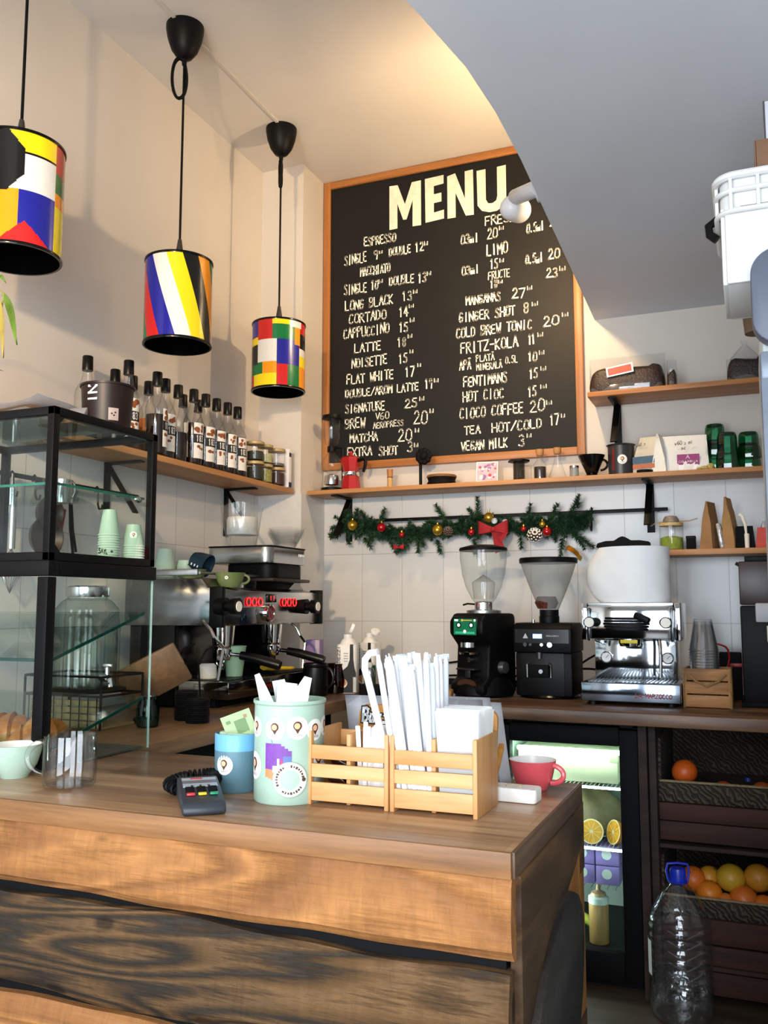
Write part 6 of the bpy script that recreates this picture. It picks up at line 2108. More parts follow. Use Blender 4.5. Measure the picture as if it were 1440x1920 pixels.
# payment terminal and its coiled cord
t = thing('payment_terminal', 'dark grey payment terminal with coloured keys at the counter edge', 'card terminal', (-.880, -2.432, ZK), R(39))
TG = M('#2b3036', .42, 0, .08)
prof = [(-.074, 0), (.076, 0), (.080, .012), (.076, .037), (.050, .037), (-.068, .021), (-.077, .010)]
MB().prism(prof, .070, Matrix(((0, 0, 1, -.035), (1, 0, 0, 0), (0, 1, 0, 0), (0, 0, 0, 1))), bev=.005).build('case', TG, t)
ang = math.atan2(.016, .118)
mt = Matrix.Translation((0, -.016, .0285)) @ Matrix.Rotation(ang, 4, 'X')
mb = MB()
mb.box((0, .058, .0010), (.058, .014, .0012), mat=mt, mi=0).box((0, .043, .0010), (.058, .016, .0012), mat=mt, mi=1).box((0, .027, .0010), (.058, .016, .0012), mat=mt, mi=0)
mb.box((-.004, .059, .0018), (.020, .006, .0006), mat=mt, mi=2)
for k in range(3):
    mb.box((-.014 + .014 * k, .0225, .0018), (.0035, .006, .0006), mat=mt, mi=3)
mb.build('screen', [M('#aab0b8', .25), M('#6a6a70', .25), M('#c0303a', .4), M('#30343a', .4)], t, flat=True)
for r_ in range(2):
    for c_ in range(3):
        MB().box((-.019 + .019 * c_, .010 - .013 * r_, .0018), (.015, .009, .004), mat=mt, bev=.0015).build('key', MATBLK, t)
for c_, cc, nm in ((0, '#c93238', 'red key'), (1, '#e0bd2e', 'yellow key'), (2, '#1f8a5e', 'green key')):
    MB().box((-.019 + .019 * c_, -.020, .0022), (.014, .008, .004), mat=mt, bev=.0018).build('key', M(cc, .35), t, nm)
mb = MB()
P = []
pts = [(-.905, -2.352, .925), (-.925, -2.315, .930), (-.955, -2.312, .928), (-.985, -2.335, .924), (-.990, -2.370, .918), (-.955, -2.395, .915)]
V = [Vector(p) for p in pts]
n = 0
axis = []
for i in range(len(V) - 1):
    p0, p1, p2, p3 = V[max(i - 1, 0)], V[i], V[i + 1], V[min(i + 2, len(V) - 1)]
    for k in range(40):
        f = k / 40
        axis.append(.5 * ((2 * p1) + (p2 - p0) * f + (2 * p0 - 5 * p1 + 4 * p2 - p3) * f * f + (3 * p1 - p0 - 3 * p2 + p3) * f ** 3))
for i, c in enumerate(axis):
    d = (axis[min(i + 1, len(axis) - 1)] - axis[max(i - 1, 0)]).normalized()
    o1 = Vector((0, 0, 1)) - d * d.z
    o1.normalize()
    o2 = d.cross(o1)
    a = i * .72
    P.append(c + (o1 * math.cos(a) + o2 * math.sin(a)) * .0085)
mb.tube(P, .0028, 6)
mb.tube([P[-1], (-.94, -2.392, .912), (-.927, -2.378, .916)], .003, 6)
o = mb.build('coiled_cord', BLACK, t)
o.matrix_parent_inverse = (Matrix.Translation(t.location) @ t.rotation_euler.to_matrix().to_4x4()).inverted()

# blue tin with a banknote
t = thing('blue_tin', 'small grey-blue round tin with light blue rim beside the payment terminal', 'tin', (-.897, -2.288, ZK))
BL1, BL2 = M('#5d7f8c', .4, 0, .05), M('#6fb0d8', .35, 0, .04)
MB().lathe([(0, 0), (.038, 0), (.0405, .004), (.042, .074), (.042, .102), (.0405, .104), (.0395, .102), (.039, .01), (0, .006)], seg=44, mif=lambda a, i: 1 if a in (3, 4) else 0).build('tin_wall', [BL1, BL2], t)
logo_sticker(t, .0412, math.atan2(-3.75 + 2.288, .897) - .62, .050, .0175)
t = thing('banknote', 'folded pale green banknote sticking out of the blue tin', 'banknote', (-.884, -2.290, ZK + .098), R(24))
NOTE = [M('#b6c99a', .7, 0, .08, 60), M('#7f9a6c', .7), M('#b98a6a', .7)]
mb = MB()
q = Matrix.Rotation(R(-20), 4, 'Y') @ Matrix.Rotation(R(14), 4, 'X')
mb.box((0, 0, .022), (.056, .0012, .050), mat=q, mi=0)
mb.box((.004, -.0012, .020), (.022, .0006, .026), mat=q, mi=1).box((-.017, -.0012, .034), (.008, .0006, .006), mat=q, mi=1).box((.016, -.0012, .036), (.006, .0006, .006), mat=q, mi=2)
mb.build('note', NOTE, t, flat=True)
solo('banknote', MB().box((0, 0, 0), (.060, .022, .014), rot=(0, R(5), R(12)), bev=.003), M('#b3c5a6', .7, 0, .15, 90), 'crumpled pale green banknotes just above the rim of the blue tin', 'banknote', (-.898, -2.292, ZK + .097))

# mint tin full of receipts
t = thing('mint_tin', 'tall mint green tin covered in round stickers, left of the wooden boxes', 'tin', (-.772, -2.318, ZK))
MTIN = M('#abc5b2', .35, 0, .07, 14)
MB().lathe([(0, 0), (.0605, 0), (.062, .003), (.062, .165), (.0645, .168), (.0645, .173), (.061, .173), (.0605, .005), (0, .004)], seg=64).build('tin_wall', MTIN, t)
base = math.atan2(-3.75 + 2.318, .772)
for da, z, r in ((-1.15, .128, .0175), (-.42, .127, .0185), (.22, .129, .0195), (.78, .124, .0185), (1.30, .128, .0175), (-1.25, .062, .024), (.95, .072, .024)):
    logo_sticker(t, .062, base + da, z, r)
# painted jars picture
mb = MB()
for k in range(4):
    x0, z0 = -.0275 + .006 * k, .062 + .001 * k
    xz_rect(mb, x0, x0 + .030, .060 - .0005 * k, .103 - .004 * k, .0004 + .0002 * k, 0, 6)
    xz_rect(mb, x0, x0 + .030, .046 - .002 * k, .060 - .0005 * k, .0004 + .0002 * k, 2, 6)
    xz_rect(mb, x0 + .016, x0 + .030, .066, .094 - .004 * k, .0005 + .0002 * k, 1, 4)
mb.grid([[Vector((-.002, -.0014, .062)), Vector((.012, -.0014, .062))], [Vector((.003, -.0014, .078))]], 3)
xz_rect(mb, -.004, .000, .058, .078, .0016, 4, 3)
xz_rect(mb, -.012, -.002, .055, .066, .0016, 4, 3)
wrap(mb, .062, base - .27)
mb.build('picture', [M('#7a3fa0', .5, 0, .15, 50), M('#5b72b8', .5, 0, .15, 50), M('#d68a5c', .5, 0, .15, 50), M('#c93a6a', .5), PAPER], t, flat=True)
# round tag: ring of lettering, plain green disc in the middle
mb = MB()
xz_disc(mb, 0, .043, .0300, .0016, 0, 32)
xz_disc(mb, 0, .043, .0285, .0019, 1, 32)
xz_disc(mb, 0, .043, .0165, .0022, 2, 28)
xz_disc(mb, .0235, .043, .0035, .0025, 3, 12)
for i in range(30):
    a = 2 * PI * i / 30
    if i % 10 > 7:
        continue
    u = Vector((math.sin(a), 0, -math.cos(a)))
    v = Vector((math.cos(a), 0, math.sin(a)))
    c = Vector((0, -.0022, .043)) + v * .0225
    q_, r_ = u * (.0011 + .0004 * (i % 3)), v * (.0016 + .0006 * (i % 2))
    mb.quad([c - q_ - r_, c + q_ - r_, c + q_ + r_, c - q_ + r_], 3)
wrap(mb, .062, base + .02)
mb.build('round_tag', [M('#9db09c', .5), M('#efe9d8', .5), M('#a8cfae', .5), M('#4b3a33', .5)], t, 'round cream tag with a green centre', flat=True)
mb = MB()
for (x0, z0, x1, z1) in ((-.036, .125, -.030, .100), (-.040, .070, -.030, .082)):
    d = Vector((x1 - x0, 0, z1 - z0)).normalized()
    w_ = Vector((-d.z, 0, d.x)) * .0006
    a_, b_ = Vector((x0, -.0005, z0)), Vector((x1, -.0005, z1))
    mb.quad([a_ - w_, a_ + w_, b_ + w_, b_ - w_])
wrap(mb, .062, base)
mb.build('scratches', M('#5d7f99', .5), t, flat=True)
for i, (x, y, rz, tl, w, h_, lb) in enumerate(((-.032, -.030, .3, -.35, .034, .052, 'narrow white receipt leaning left out of the mint tin'), (.004, -.028, -.2, .06, .046, .036, 'wide rounded white receipt in the middle of the mint tin'), (.030, -.030, .35, .30, .052, .050, 'pointed white receipt with dark print at the right of the mint tin'), (.018, .012, -.6, .42, .03, .038, 'small white receipt tip behind the wide one in the mint tin'), (-.028, .022, .9, -.1, .030, .036, 'white receipt low at the back left of the mint tin'))):
    rows = []
    for k in range(7):
        f = k / 6
        rows.append([Vector(((xx) * w * (1 - (.75 * f if i in (2, 3, 0) else .12 * f * f)) + .006 * f * f * math.sin(i), .006 * math.sin(2.2 * f + i) + .004 * xx, -.04 + (h_ + .04) * f)) for xx in (-.5, -.25, 0, .25, .5)])
    mb = MB().grid(rows)
    if i == 2:
        for k in range(4):
            mb.box((-.002 + .004 * (k % 2), .004, .006 + .007 * k), (.012, .0022, .002), mi=1)
    o = solo('receipt', mb, [M('#f1f0ee', .7, 0, .03), M('#6d6d72', .7)], lb, 'receipt', (-.772 + x, -2.318 + y, ZK + .168), 0, None, rot=(0, tl, rz), ang=80)

# ------------------------------------------------------------------ two slatted wooden boxes


def slat_box(loc, label):
    t = thing('wooden_box', label, 'wooden box', loc, 0, 'slatted wooden boxes on the counter')
    W_, D_, H_, th = .150, .125, .1235, .0075
    for s in (-1, 1):
        MB().box((s * (W_ / 2 - th / 2), 0, H_ / 2), (th, D_, H_), bev=.0012).build('side_board', WPINEY, t)
    MB().box((-.002, .004, H_ / 2 - .001), (th, D_ - .012, H_ - .006), bev=.0012).build('divider', WPINEY, t)
    for s, nm in ((-1, 'front_slat'), (1, 'back_slat')):
        y = s * (D_ / 2 - .0035)
        for z, hh in ((.0885, .0235), (.0575, .0225), (.0225, .031)):
            if s > 0 and z == .0885:
                z, hh = .098, .028
            MB().box((0, y, z), (W_ - 2 * th, .006, hh), bev=.0012).build(nm, WPINE, t)
    MB().box((0, 0, .010), (W_ - 2 * th, D_ - .014, .005)).build('bottom_board', WPINE, t)
    return t


BA, BB = (-.6455, -2.2860, ZK), (-.4925, -2.2860, ZK)
slat_box(BA, 'left slatted wooden box holding stirrers and brown sachets')
slat_box(BB, 'right slatted wooden box holding paper straws and napkins')
# brown sachets
SACH = M('#3c1a17', .22, .1, .25, 50, .5, coat=.3)
rg = random.Random(2)
for i in range(7):
    mb = MB()
    rows = []
    for j in range(6):
        f = j / 5
        rows.append([Vector((.013 * math.cos(a) * (1 if 0 < j < 5 else 1.15) + .001 * math.sin(5 * f + i), (.006 * math.sin(PI * f) + .0006) * math.sin(a), .045 * (f - .5))) for a in [2 * PI * k / 12 for k in range(12)]])
    mb.grid(rows, 0, True, True, True)
    x = -.690 + .036 * (i % 2) + rg.uniform(-.003, .003)
    y = -2.312 + .032 * (i // 2) * .8
    solo('sachet', mb, SACH, 'dark brown shiny sachet in the left half of the left box', 'sachet', (x, y, ZK + .041 + .011 * (i % 3) + (.018 if i > 4 else 0)), 0, 'brown sachets in the wooden box', rot=(rg.uniform(-.35, .35), rg.uniform(.5, 1.0) * (1 if i % 2 else -1), rg.uniform(-.4, .4)))
solo('silver_wrapper', MB().sphere((0, 0, 0), .008, (1, .7, .8), 7, 5), M('#a79fa0', .3, .4, .3, 90), 'small silver wrapper behind the middle slat of the left box', 'wrapper', (-.700, -2.330, ZK + .062), ang=10)
# wrapped stirrers
WRAP = M('#f6f5f3', .6, 0, .02)
WRAPS = M('#e9e6e1', .6, 0, .03)


def stick(label, grp, x, y, zb, L, w, th, rx, ry, mat, rz=0):
    mb = MB().box((0, 0, L / 2), (w, th, L), bev=min(w, th) * .3, seg=1)
    return solo('wrapped_stirrer', mb, mat, label, 'stirrer', (x, y, zb), 0, grp, rot=(rx, ry, rz))


rg = random.Random(12)
for i in range(14):
    stick('white paper-wrapped stirrer standing in the left wooden box', 'wrapped stirrers in the left wooden box', -.630 + .0068 * (i % 7), -2.322 + .018 * (i // 7) + rg.uniform(-.003, .003), ZK + .0145, .117 + rg.uniform(-.005, .006), .0085, .0022, R(rg.uniform(-1, 5)), R(rg.uniform(-3, 2)), WRAP if i % 3 else WRAPS)
solo('folded_packet', MB().box((0, 0, 0), (.045, .012, .032), rot=(R(6), R(-28), 0), bev=.002), PAPER, 'white folded packet leaning right above the stirrers in the left box', 'packet', (-.585, -2.275, ZK + .122))
# straws
STRAW = M('#f5f5f6', .55, 0, .03, 30)
STRAWB = M('#dfe6ee', .55, 0, .03, 30)


def straw_mesh(L, r=.0046, bent=False):
    mb = MB()
    if bent:
        mb.tube([(0, 0, 0), (0, 0, L - .035), (-.001, 0, L - .02), (.004, 0, L - .004), (.016, 0, L + .004), (.030, 0, L + .002)], r * 1.25, 10)
    else:
        mb.tube([(0, 0, 0), (0, 0, .006), (0, 0, L - .012), (0, 0, L)], lambda q: r * (1.12 if .01 < q < .97 else .75), 10)
        mb.box((0, 0, L + .001), (r * 2.6, r * .5, .009), rot=(0, 0, L * 300))
    return mb


rg = random.Random(33)
protos = []
k = 0
for row in range(5):
    for c in range(7):
        x = -.556 + .0092 * c + rg.uniform(-.0015, .0015)
        y = -2.330 + .0185 * row + rg.uniform(-.002, .002)
        fx = (c - 3) / 3
        L = .246 + rg.uniform(-.022, .010) - .012 * abs(fx)
        tx = -.128 + .062 * c / 6 + rg.uniform(-.02, .02)
        if c == 6:
            tx = -.012 + rg.uniform(-.01, .01)
        ty = R(rg.uniform(-3, 5) - 1.2 * (row - 2))
        if k < 6:
            o = solo('paper_straw', straw_mesh(L), STRAWB if k % 3 == 1 else STRAW, 'white paper-wrapped straw in the bunch in the right box', 'straw', (x, y, ZK + .0150), 0, 'paper-wrapped straws in the right wooden box', rot=(ty, tx, 0))
            protos.append(o)
        else:
            o = protos[k % 6].copy()
            COL.objects.link(o)
            o.location = (x, y, ZK + .0150)
            o.rotation_euler = (ty, tx, 0)
        k += 1
solo('paper_straw', straw_mesh(.243, .0050, True), STRAW, 'bent paper-wrapped straw, leftmost of the bunch, its top kinked right', 'straw', (-.5585, -2.334, ZK + .0150), 0, None, rot=(0, R(-15.5), 0))
solo('paper_straw', straw_mesh(.165, .0046), STRAWB, 'short paper-wrapped straw at the front of the bunch', 'straw', (-.541, -2.338, ZK + .0150), 0, None, rot=(R(2), R(-9), 0))
# napkins
t = thing('napkin_stack', 'thick stack of white folded napkins in the right box', 'napkins', (-.454, -2.288, ZK + .0135))
NAP = M('#fbfaf8', .8, 0, .015)
for i in range(11):
    y = -.047 + .0082 * i
    hh = .152 + .004 * math.sin(i * 1.7)
    rows = []
    for kk in range(8):
        f = kk / 7
        rows.append([Vector((xx * (.0615 + .013 * f), y + .0026 * math.sin(3 * f + i) + .006 * f * f * ((i - 5) / 5), hh * f)) for xx in (-.5, -.25, 0, .25, .5)])
    mb = MB().grid(rows)
    bmesh.ops.solidify(mb.bm, geom=mb.bm.faces[:], thickness=.0062)
    mb.build('napkin', NAP, t)
# menu stand with loose white sheets behind the boxes
t = thing('menu_stand', 'orange wooden menu stand with white script lettering behind the wooden boxes', 'menu stand', (-.565, -2.165, ZK))
lean = R(-10)
q = Matrix.Rotation(lean, 4, 'X')
OR = wood('stand_wood', '#a86a24', '#c4832f', '#d49a48', 'x', 1.2, 18, .45, .06)
MB().prism(rrect(-.146, .128, 0, .152, .018), .010, Matrix(((1, 0, 0, 0), (0, math.sin(-lean) * 1, -1, 0), (0, math.cos(lean), 0, 0), (0, 0, 0, 1))), bev=.002).build('board', OR, t)
MB().box((.120, .045, .055), (.010, .10, .010), rot=(R(40), 0, 0), bev=.002).build('prop_leg', OR, t)


def board_pt(x, z, out):
    return Vector((x, math.sin(-lean) * z - .010 - out, math.cos(lean) * z))


for lift, sw, mt_ in ((.0008, .0105, INK), (.0018, .0050, PAPER)):
    mb = MB()
    u = Vector((1, 0, .0))
    v = Vector((0, math.sin(-lean), math.cos(lean)))
    letters(mb, 'Barshaker', board_pt(-.136, .120, lift), u, v, .125, .024, sw, .04, 0, rg=random.Random(5))
    mb.build('lettering', mt_, t, 'white script lettering with dark outline', flat=True)
t2 = thing('paper_sheets', 'white paper sheets leaning on the back of the orange menu stand', 'papers', (-.590, -2.128, ZK))
for i, (x0, x1, z1, dx, oy) in enumerate(((-.155, .135, .160, -.012, 0.008), (-.05, .148, .164, .002, .013), (-.10, .168, .155, .010, .018))):
    rows = []
    for kk in range(9):
        f = kk / 8
        row = []
        for j in range(11):
            g = j / 10
            curl = .010 * max(0, .25 - g) * 4 * f
            row.append(Vector((x0 + (x1 - x0) * g - (.018 * f * f if (i == 0 and g < .5) else 0) * (1 - 2 * g) - (.026 * f if g > .5 else 0) * (2 * g - 1), .045 * f * .55 + oy - curl + .002 * math.sin(6 * g + i), .001 + z1 * f)))
        rows.append(row)
    mb = MB().grid(rows)
    bmesh.ops.solidify(mb.bm, geom=mb.bm.faces[:], thickness=.0008)
    mb.build('sheet', M('#edeef5', .7, 0, .02), t2, ang=80)

# ------------------------------------------------------------------ undercounter fridge
FX0, FX1, FYF, FZ1 = -.842, -.370, -.665, .852
t = thing('undercounter_fridge', 'black glass-door fridge with lit shelves under the back worktop', 'fridge', (0, 0, 0))
INR = M('#d5e0da', .45, 0, .03)
GX0, GX1, GZ0, GZ1 = -.800, -.430, .118, .776
yb = -.12
for c, s, nm in (((FX0 + .010, -.36, .435), (.02, .52, .83), 'side_wall'), ((FX1 - .010, -.36, .435), (.02, .52, .83), 'side_wall'), ((-.606, -.36, .842), (.47, .52, .02), 'top_wall'), ((-.606, -.36, .05), (.47, .52, .10), 'base'), ((-.606, yb + .01, .43), (.47, .02, .80), 'back_wall')):
    MB().box(c, s).build(nm, BLACK, t)
mb = MB()
mb.box((GX0 - .018, -.37, .45), (.006, .48, .70)).box((GX1 + .036, -.37, .45), (.006, .48, .70)).box((-.606, yb - .004, .45), (.43, .006, .70)).box((-.606, -.37, .812), (.43, .48, .006)).box((-.606, -.37, .086), (.43, .48, .008))
mb.build('liner', INR, t)
dr = MB().box(((FX0 + GX0) / 2, FYF + .02, .43), (GX0 - FX0, .045, .80), bev=.003).box(((FX1 + GX1) / 2, FYF + .02, .43), (FX1 - GX1, .045, .80), bev=.003).box(((GX0 + GX1) / 2, FYF + .02, (GZ1 + .838) / 2), (GX1 - GX0, .045, .838 - GZ1), bev=.003).box(((GX0 + GX1) / 2, FYF + .02, (GZ0 + .03) / 2), (GX1 - GX0, .045, GZ0 - .03), bev=.003).build('door_frame', MATBLK, t)
MB().box(((GX0 + GX1) / 2, FYF + .02, (GZ0 + GZ1) / 2), (GX1 - GX0, .006, GZ1 - GZ0)).build('door_glass', glass('fridge_glass', '#f2faf6', '#c7d6cf', .35, .02), dr, flat=True)
MB().box((-.61, -.60, .745), (.36, .016, .014), bev=.003).build('light_tube', M('#f4fff8', .4, 0, .01, em='#e2fff0', ems=26), t, 'lit white tube')
MB().box((-.606, -.36, .01), (.44, .46, .02)).build('plinth', MATBLK, t)
for z in (.632, .432):
    mb = MB()
    for k in range(30):
        mb.tube([(GX0 - .010 + .0142 * k, -.615, z), (GX0 - .010 + .0142 * k, -.14, z)], .0017, 5)
    mb.tube([(GX0 - .012, -.615, z), (GX1 + .030, -.615, z)], .003, 6).tube([(GX0 - .012, -.607, z - .008), (GX1 + .030, -.607, z - .008)], .002, 6)
    o = mb.build('wire_shelf', M('#dfe7ec', .2, .7), t)
    MB().box(((GX0 + GX1) / 2 + .008, -.6205, z - .003), (GX1 - GX0 + .036, .004, .006)).build('glow_rail', M('#f0f8ff', .4, 0, .01, em='#e6f4ff', ems=14), o, 'shelf front rail made to glow white')  # bright wire edge given as a glow that lights the compartment below
t = solo('cream_box', MB().box((0, 0, .052), (.345, .22, .104), bev=.002).box((.160, -.1105, .085), (.028, .001, .03), mi=1), [M('#c9c3a6', .7, 0, .05), M('#8a8770', .7)], 'long cream cardboard box on the top fridge shelf', 'box', (-.622, -.46, .636))
rows = []
rg = random.Random(6)
for j in range(11):
    f = j / 10
    rr = [.10, .125, .135, .137, .134, .128, .120, .105, .085, .06, .03][j]
    rows.append([Vector((1.15 * rr * math.cos(a) * (1 + .06 * math.sin(5 * a + 4 * f) + .035 * math.sin(11 * a + 7 * f)), .8 * rr * math.sin(a) * (1 + .06 * math.sin(4 * a + 3 * f)), .175 * f + .006 * math.sin(6 * a + 5 * f))) for a in [2 * PI * i / 56 for i in range(56)]])
solo('olive_bag', MB().grid(rows, 0, True, True, True), M('#7d7352', .4, 0, .2, 25, .6), 'crumpled olive-brown plastic bag on the middle fridge shelf', 'bag', (-.595, -.42, .436), ang=70)
OPEEL, OFLESH, OPITH = M('#d9791a', .45, 0, .08, 120, .35), M('#f0a81c', .3, 0, .12, 60, .3), M('#f3e2b0', .6)


def half_orange(loc, rz, label):
    t = thing('orange_half', label, 'orange', loc, 0, 'halved oranges in the fridge', rot=(R(78), 0, rz))
    r = .041
    pr = [(r * math.cos(a), -r * math.sin(a) * .95) for a in [PI / 2 * k / 8 for k in range(9)]][::-1]
    MB().lathe(pr, seg=32).build('peel', OPEEL, t)
    MB().lathe([(r, 0), (r * .9, .0006), (0, .0008)], seg=32, mif=lambda a, i: 0 if a == 0 else 1).build('cut_face', [OPITH, OFLESH], t, 'juicy yellow cut face', flat=True)
    mb = MB()
    for k in range(10):
        a = 2 * PI * k / 10
        mb.box((r * .44 * math.cos(a), r * .44 * math.sin(a), .001), (r * .8, .0012, .0004), rot=(0, 0, a))
    mb.cyl((0, 0, .0006), (0, 0, .0014), .005, .005, 12)
    mb.build('membranes', OPITH, t, flat=True)


half_orange((-.545, -.560, .470), R(5), 'halved orange with the cut face to the front on the fridge shelf')
half_orange((-.474, -.545, .471), R(-50), 'second orange half at the right, partly cut off by the fridge door frame')
PUR = M('#8d78b8', .5, 0, .05)
for i, x in enumerate((-.575, -.493, -.657)):
    for j, z in enumerate((.300, .3635)):
        lb = ['purple carton with a white dot, left stack in view, %s', 'purple carton with a white dot, right stack in view, %s', 'purple carton with a white dot behind the counter end, %s'][i] % ('lower one', 'upper one')[j]
        t = thing('purple_carton', lb, 'carton', (x, -.50, z), 0, 'purple cartons in the fridge')
        MB().box((0, 0, .031), (.078, .14, .061), bev=.002).build('carton', PUR, t)
        MB().disc((-.002, -.0702, .036), .0165, (0, -1, 0), 24).build('dot', M('#d3dcd3', .5), t, 'pale round dot')
mb = MB()
for k in range(16):
    mb.tube([(GX0 - .010 + .0266 * k, -.60, .296), (GX0 - .010 + .0266 * k, -.30, .296)], .0015, 5)
mb.tube([(GX0 - .012, -.425, .296), (GX1 + .030, -.425, .296)], .0025, 6)
solo('low_wire_shelf', mb, glass('glass_rack', '#eef4f2', '#aebab6', .4, .05), 'clear low rack carrying the purple cartons', 'rack')
t = thing('sauce_bottle', 'squeeze bottle of light brown sauce on the fridge floor', 'bottle', (-.532, -.53, .0905))
SAUCE = M('#a8824f', .4, 0, .06)
MB().lathe([(0, 0), (.031, 0), (.033, .006), (.033, .135), (.030, .14), (0, .14)], seg=32).build('sauce', SAUCE, t)
MB().lathe([(.034, .138), (.034, .158), (.028, .162), (0, .163)], seg=32, cap0=True).build('collar', M('#d2ded8', .4), t, 'pale collar')
MB().lathe([(.026, .160), (.024, .172), (.008, .180), (.005, .212), (0, .213)], seg=24).build('nozzle', M('#b69a72', .4), t)
rows = []
for k in range(12):
    f = k / 11
    r_ = .016 * math.sin(PI * (f * .9 + .05)) ** .5
    rows.append([Vector((r_ * math.cos(a), r_ * math.sin(a), .16 * (f - .5))) for a in [2 * PI * i / 16 for i in range(16)]])
solo('yellow_courgette', MB().grid(rows, 0, True, True, True), M('#bfc24a', .4, 0, .12, 20), 'yellow-green vegetable leaning left of the sauce bottle', 'vegetable', (-.598, -.42, .135), rot=(0, R(-58), 0))

for z_, e_ in ((.575, .5), (.395, .6), (.265, 1.1)):  # added fill lights between the fridge shelves, no fittings of their own
    lamp('fridge_fill_light', 'POINT', (-.655, -.575, z_), e_, (.86, 1.0, .93), .02)

# ------------------------------------------------------------------ fruit cabinet with woven baskets
t = thing('fruit_cabinet', 'dark wooden cabinet with plank fronts holding the fruit baskets', 'cabinet', (0, 0, 0))
KX0, KX1 = -.336, .375
MB().box((KX0 + .012, -.38, .43), (.024, .60, .856), bev=.003).build('side_post', WDARK, t)
MB().box((KX1 - .012, -.38, .43), (.024, .60, .856), bev=.003).build('side_post', WDARK, t)
REDW = wood('red_brown_plank', '#24100a', '#3a1a10', '#4c2618', 'x', 1.0, 14, .75, .2, seed=2.7)
for z, h_ in ((.575, .055), (.515, .060), (.215, .075), (.135, .075), (.06, .07)):
    MB().box(((KX0 + KX1) / 2, -.632, z), (KX1 - KX0 - .05, .018, h_), bev=.003).build('front_plank', REDW, t)
MB().box(((KX0 + KX1) / 2, -.38, .47), (KX1 - KX0 - .05, .55, .012)).build('shelf', WDARK, t)
MB().box(((KX0 + KX1) / 2, -.38, .11), (KX1 - KX0 - .05, .55, .012)).build('shelf', WDARK, t)
MB().box(((KX0 + KX1) / 2, -.09, .43), (KX1 - KX0 - .05, .01, .85)).build('back_panel', WDARK, t)
WV = NT('woven_fibre')
v_ = WV.coords((1, 1, 1))
w1 = WV.n('ShaderNodeTexWave', wave_type='BANDS', bands_direction='DIAGONAL')
w1.inputs['Scale'].default_value = 30
w1.inputs['Distortion'].default_value = 9
w1.inputs['Detail'].default_value = 3
WV.l(v_, w1.inputs['Vector'])
WV.l(WV.ramp(w1.outputs['Fac'], [(.2, lin('#2a221a')), (.6, lin('#3d3227')), (.95, lin('#54473a'))]), WV.b.inputs['Base Color'])
WV.b.inputs['Roughness'].default_value = .8
WV.bump(w1.outputs['Fac'], .8, .006)
WVN = WV.m


def basket(loc, label, w, d, hf, hb):
    """tilted woven tray: low front lip, high back"""
    t = thing('woven_basket', label, 'basket', loc, 0, 'woven fruit baskets')
    rows = []
    th = .008
    MB().box((0, -d / 2, hf / 2), (w, th * 1.6, hf), rot=(R(8), 0, 0), bev=.003).build('front_lip', WVN, t)
    MB().box((0, d / 2 - .02, hb / 2), (w, th, hb), rot=(R(-6), 0, 0)).build('back_mat', WVN, t)
    for s in (-1, 1):
        MB().prism([(-d / 2, 0), (d / 2 - .01, 0), (d / 2 - .005, hb), (-d / 2 + .02, hf * 3.2), (-d / 2, hf)], th, Matrix(((0, 0, 1, s * w / 2 - th / 2), (1, 0, 0, 0), (0, 1, 0, 0), (0, 0, 0, 1)))).build('side_mat', WVN, t)
    MB().box((0, 0, .004), (w, d, .008), rot=(R(3), 0, 0)).build('bottom_mat', WVN, t)
    MB().tube([(-w / 2, -d / 2 + .004, hf + .002), (w / 2, -d / 2 + .004, hf + .002)], .005, 8).build('rim', M('#8b7658', .8, 0, .3, 100, .7), t)
    return t


basket((.02, -.366, .604), 'upper woven basket with a few oranges', .655, .52, .062, .225)
basket((.02, -.366, .253), 'lower woven basket full of oranges', .655, .52, .055, .215)
rgo = random.Random(14)


def orange(loc, r, label, col, grp):
    t = thing('orange', label, 'orange', loc, 0, grp, rot=(rgo.uniform(-.6, .6), rgo.uniform(-.6, .6), rgo.uniform(0, 6)))
    MB().sphere((0, 0, 0), r, (1, 1, .95), 28, 18).build('fruit', M(col, .42, 0, .07, 90, .3), t)
    MB().cyl((0, 0, r * .945), (0, 0, r * .965), .0035, .0025, 8).build('stem_button', M('#5d6a2c', .7), t)


for (x, y, z, r, c, lb) in ((-.220, -.585, .345, .042, '#d2691e', 'orange behind the blue cap of the water bottle'), (-.170, -.560, .350, .036, '#cf8b24', 'yellowish orange at the back between bottle cap and large pale orange'), (-.170, -.610, .312, .042, '#d97a1a', 'bright orange right of the water bottle shoulder'),
                            (-.103, -.590, .362, .046, '#c79a2a', 'large pale yellow orange on top of the lower basket pile'), (-.020, -.585, .370, .045, '#c98526', 'large orange at the right photo edge, top of the lower pile'), (-.050, -.550, .338, .036, '#c07a22', 'orange tucked between the large pale one and the right edge one'),
                            (-.066, -.620, .308, .044, '#cf6a22', 'reddish orange in the front middle of the lower basket'), (-.120, -.625, .296, .028, '#c8712a', 'small orange low in front, behind the lower basket lip'), (-.008, -.622, .292, .038, '#cf6d20', 'orange low at the right photo edge behind the basket lip')):
    orange((x, y + .042, z), r, lb, c, 'oranges in the lower basket')
orange((-.235, -.545, .688), .042, 'single orange standing out at the left of the upper basket', '#cf5a16', 'oranges in the upper basket')
orange((-.115, -.555, .636), .034, 'orange barely peeking over the middle of the upper basket lip', '#b8541c', 'oranges in the upper basket')
orange((.005, -.550, .638), .037, 'orange peeking over the upper basket lip at the right photo edge', '#b8541c', 'oranges in the upper basket')
solo('blue_disc', MB().lathe([(0, .012), (.010, .012), (.011, 0), (0, 0)], seg=18), M('#2a3a8c', .4), 'tiny blue cap lying in the upper basket', 'cap', (-.04, -.45, .655))

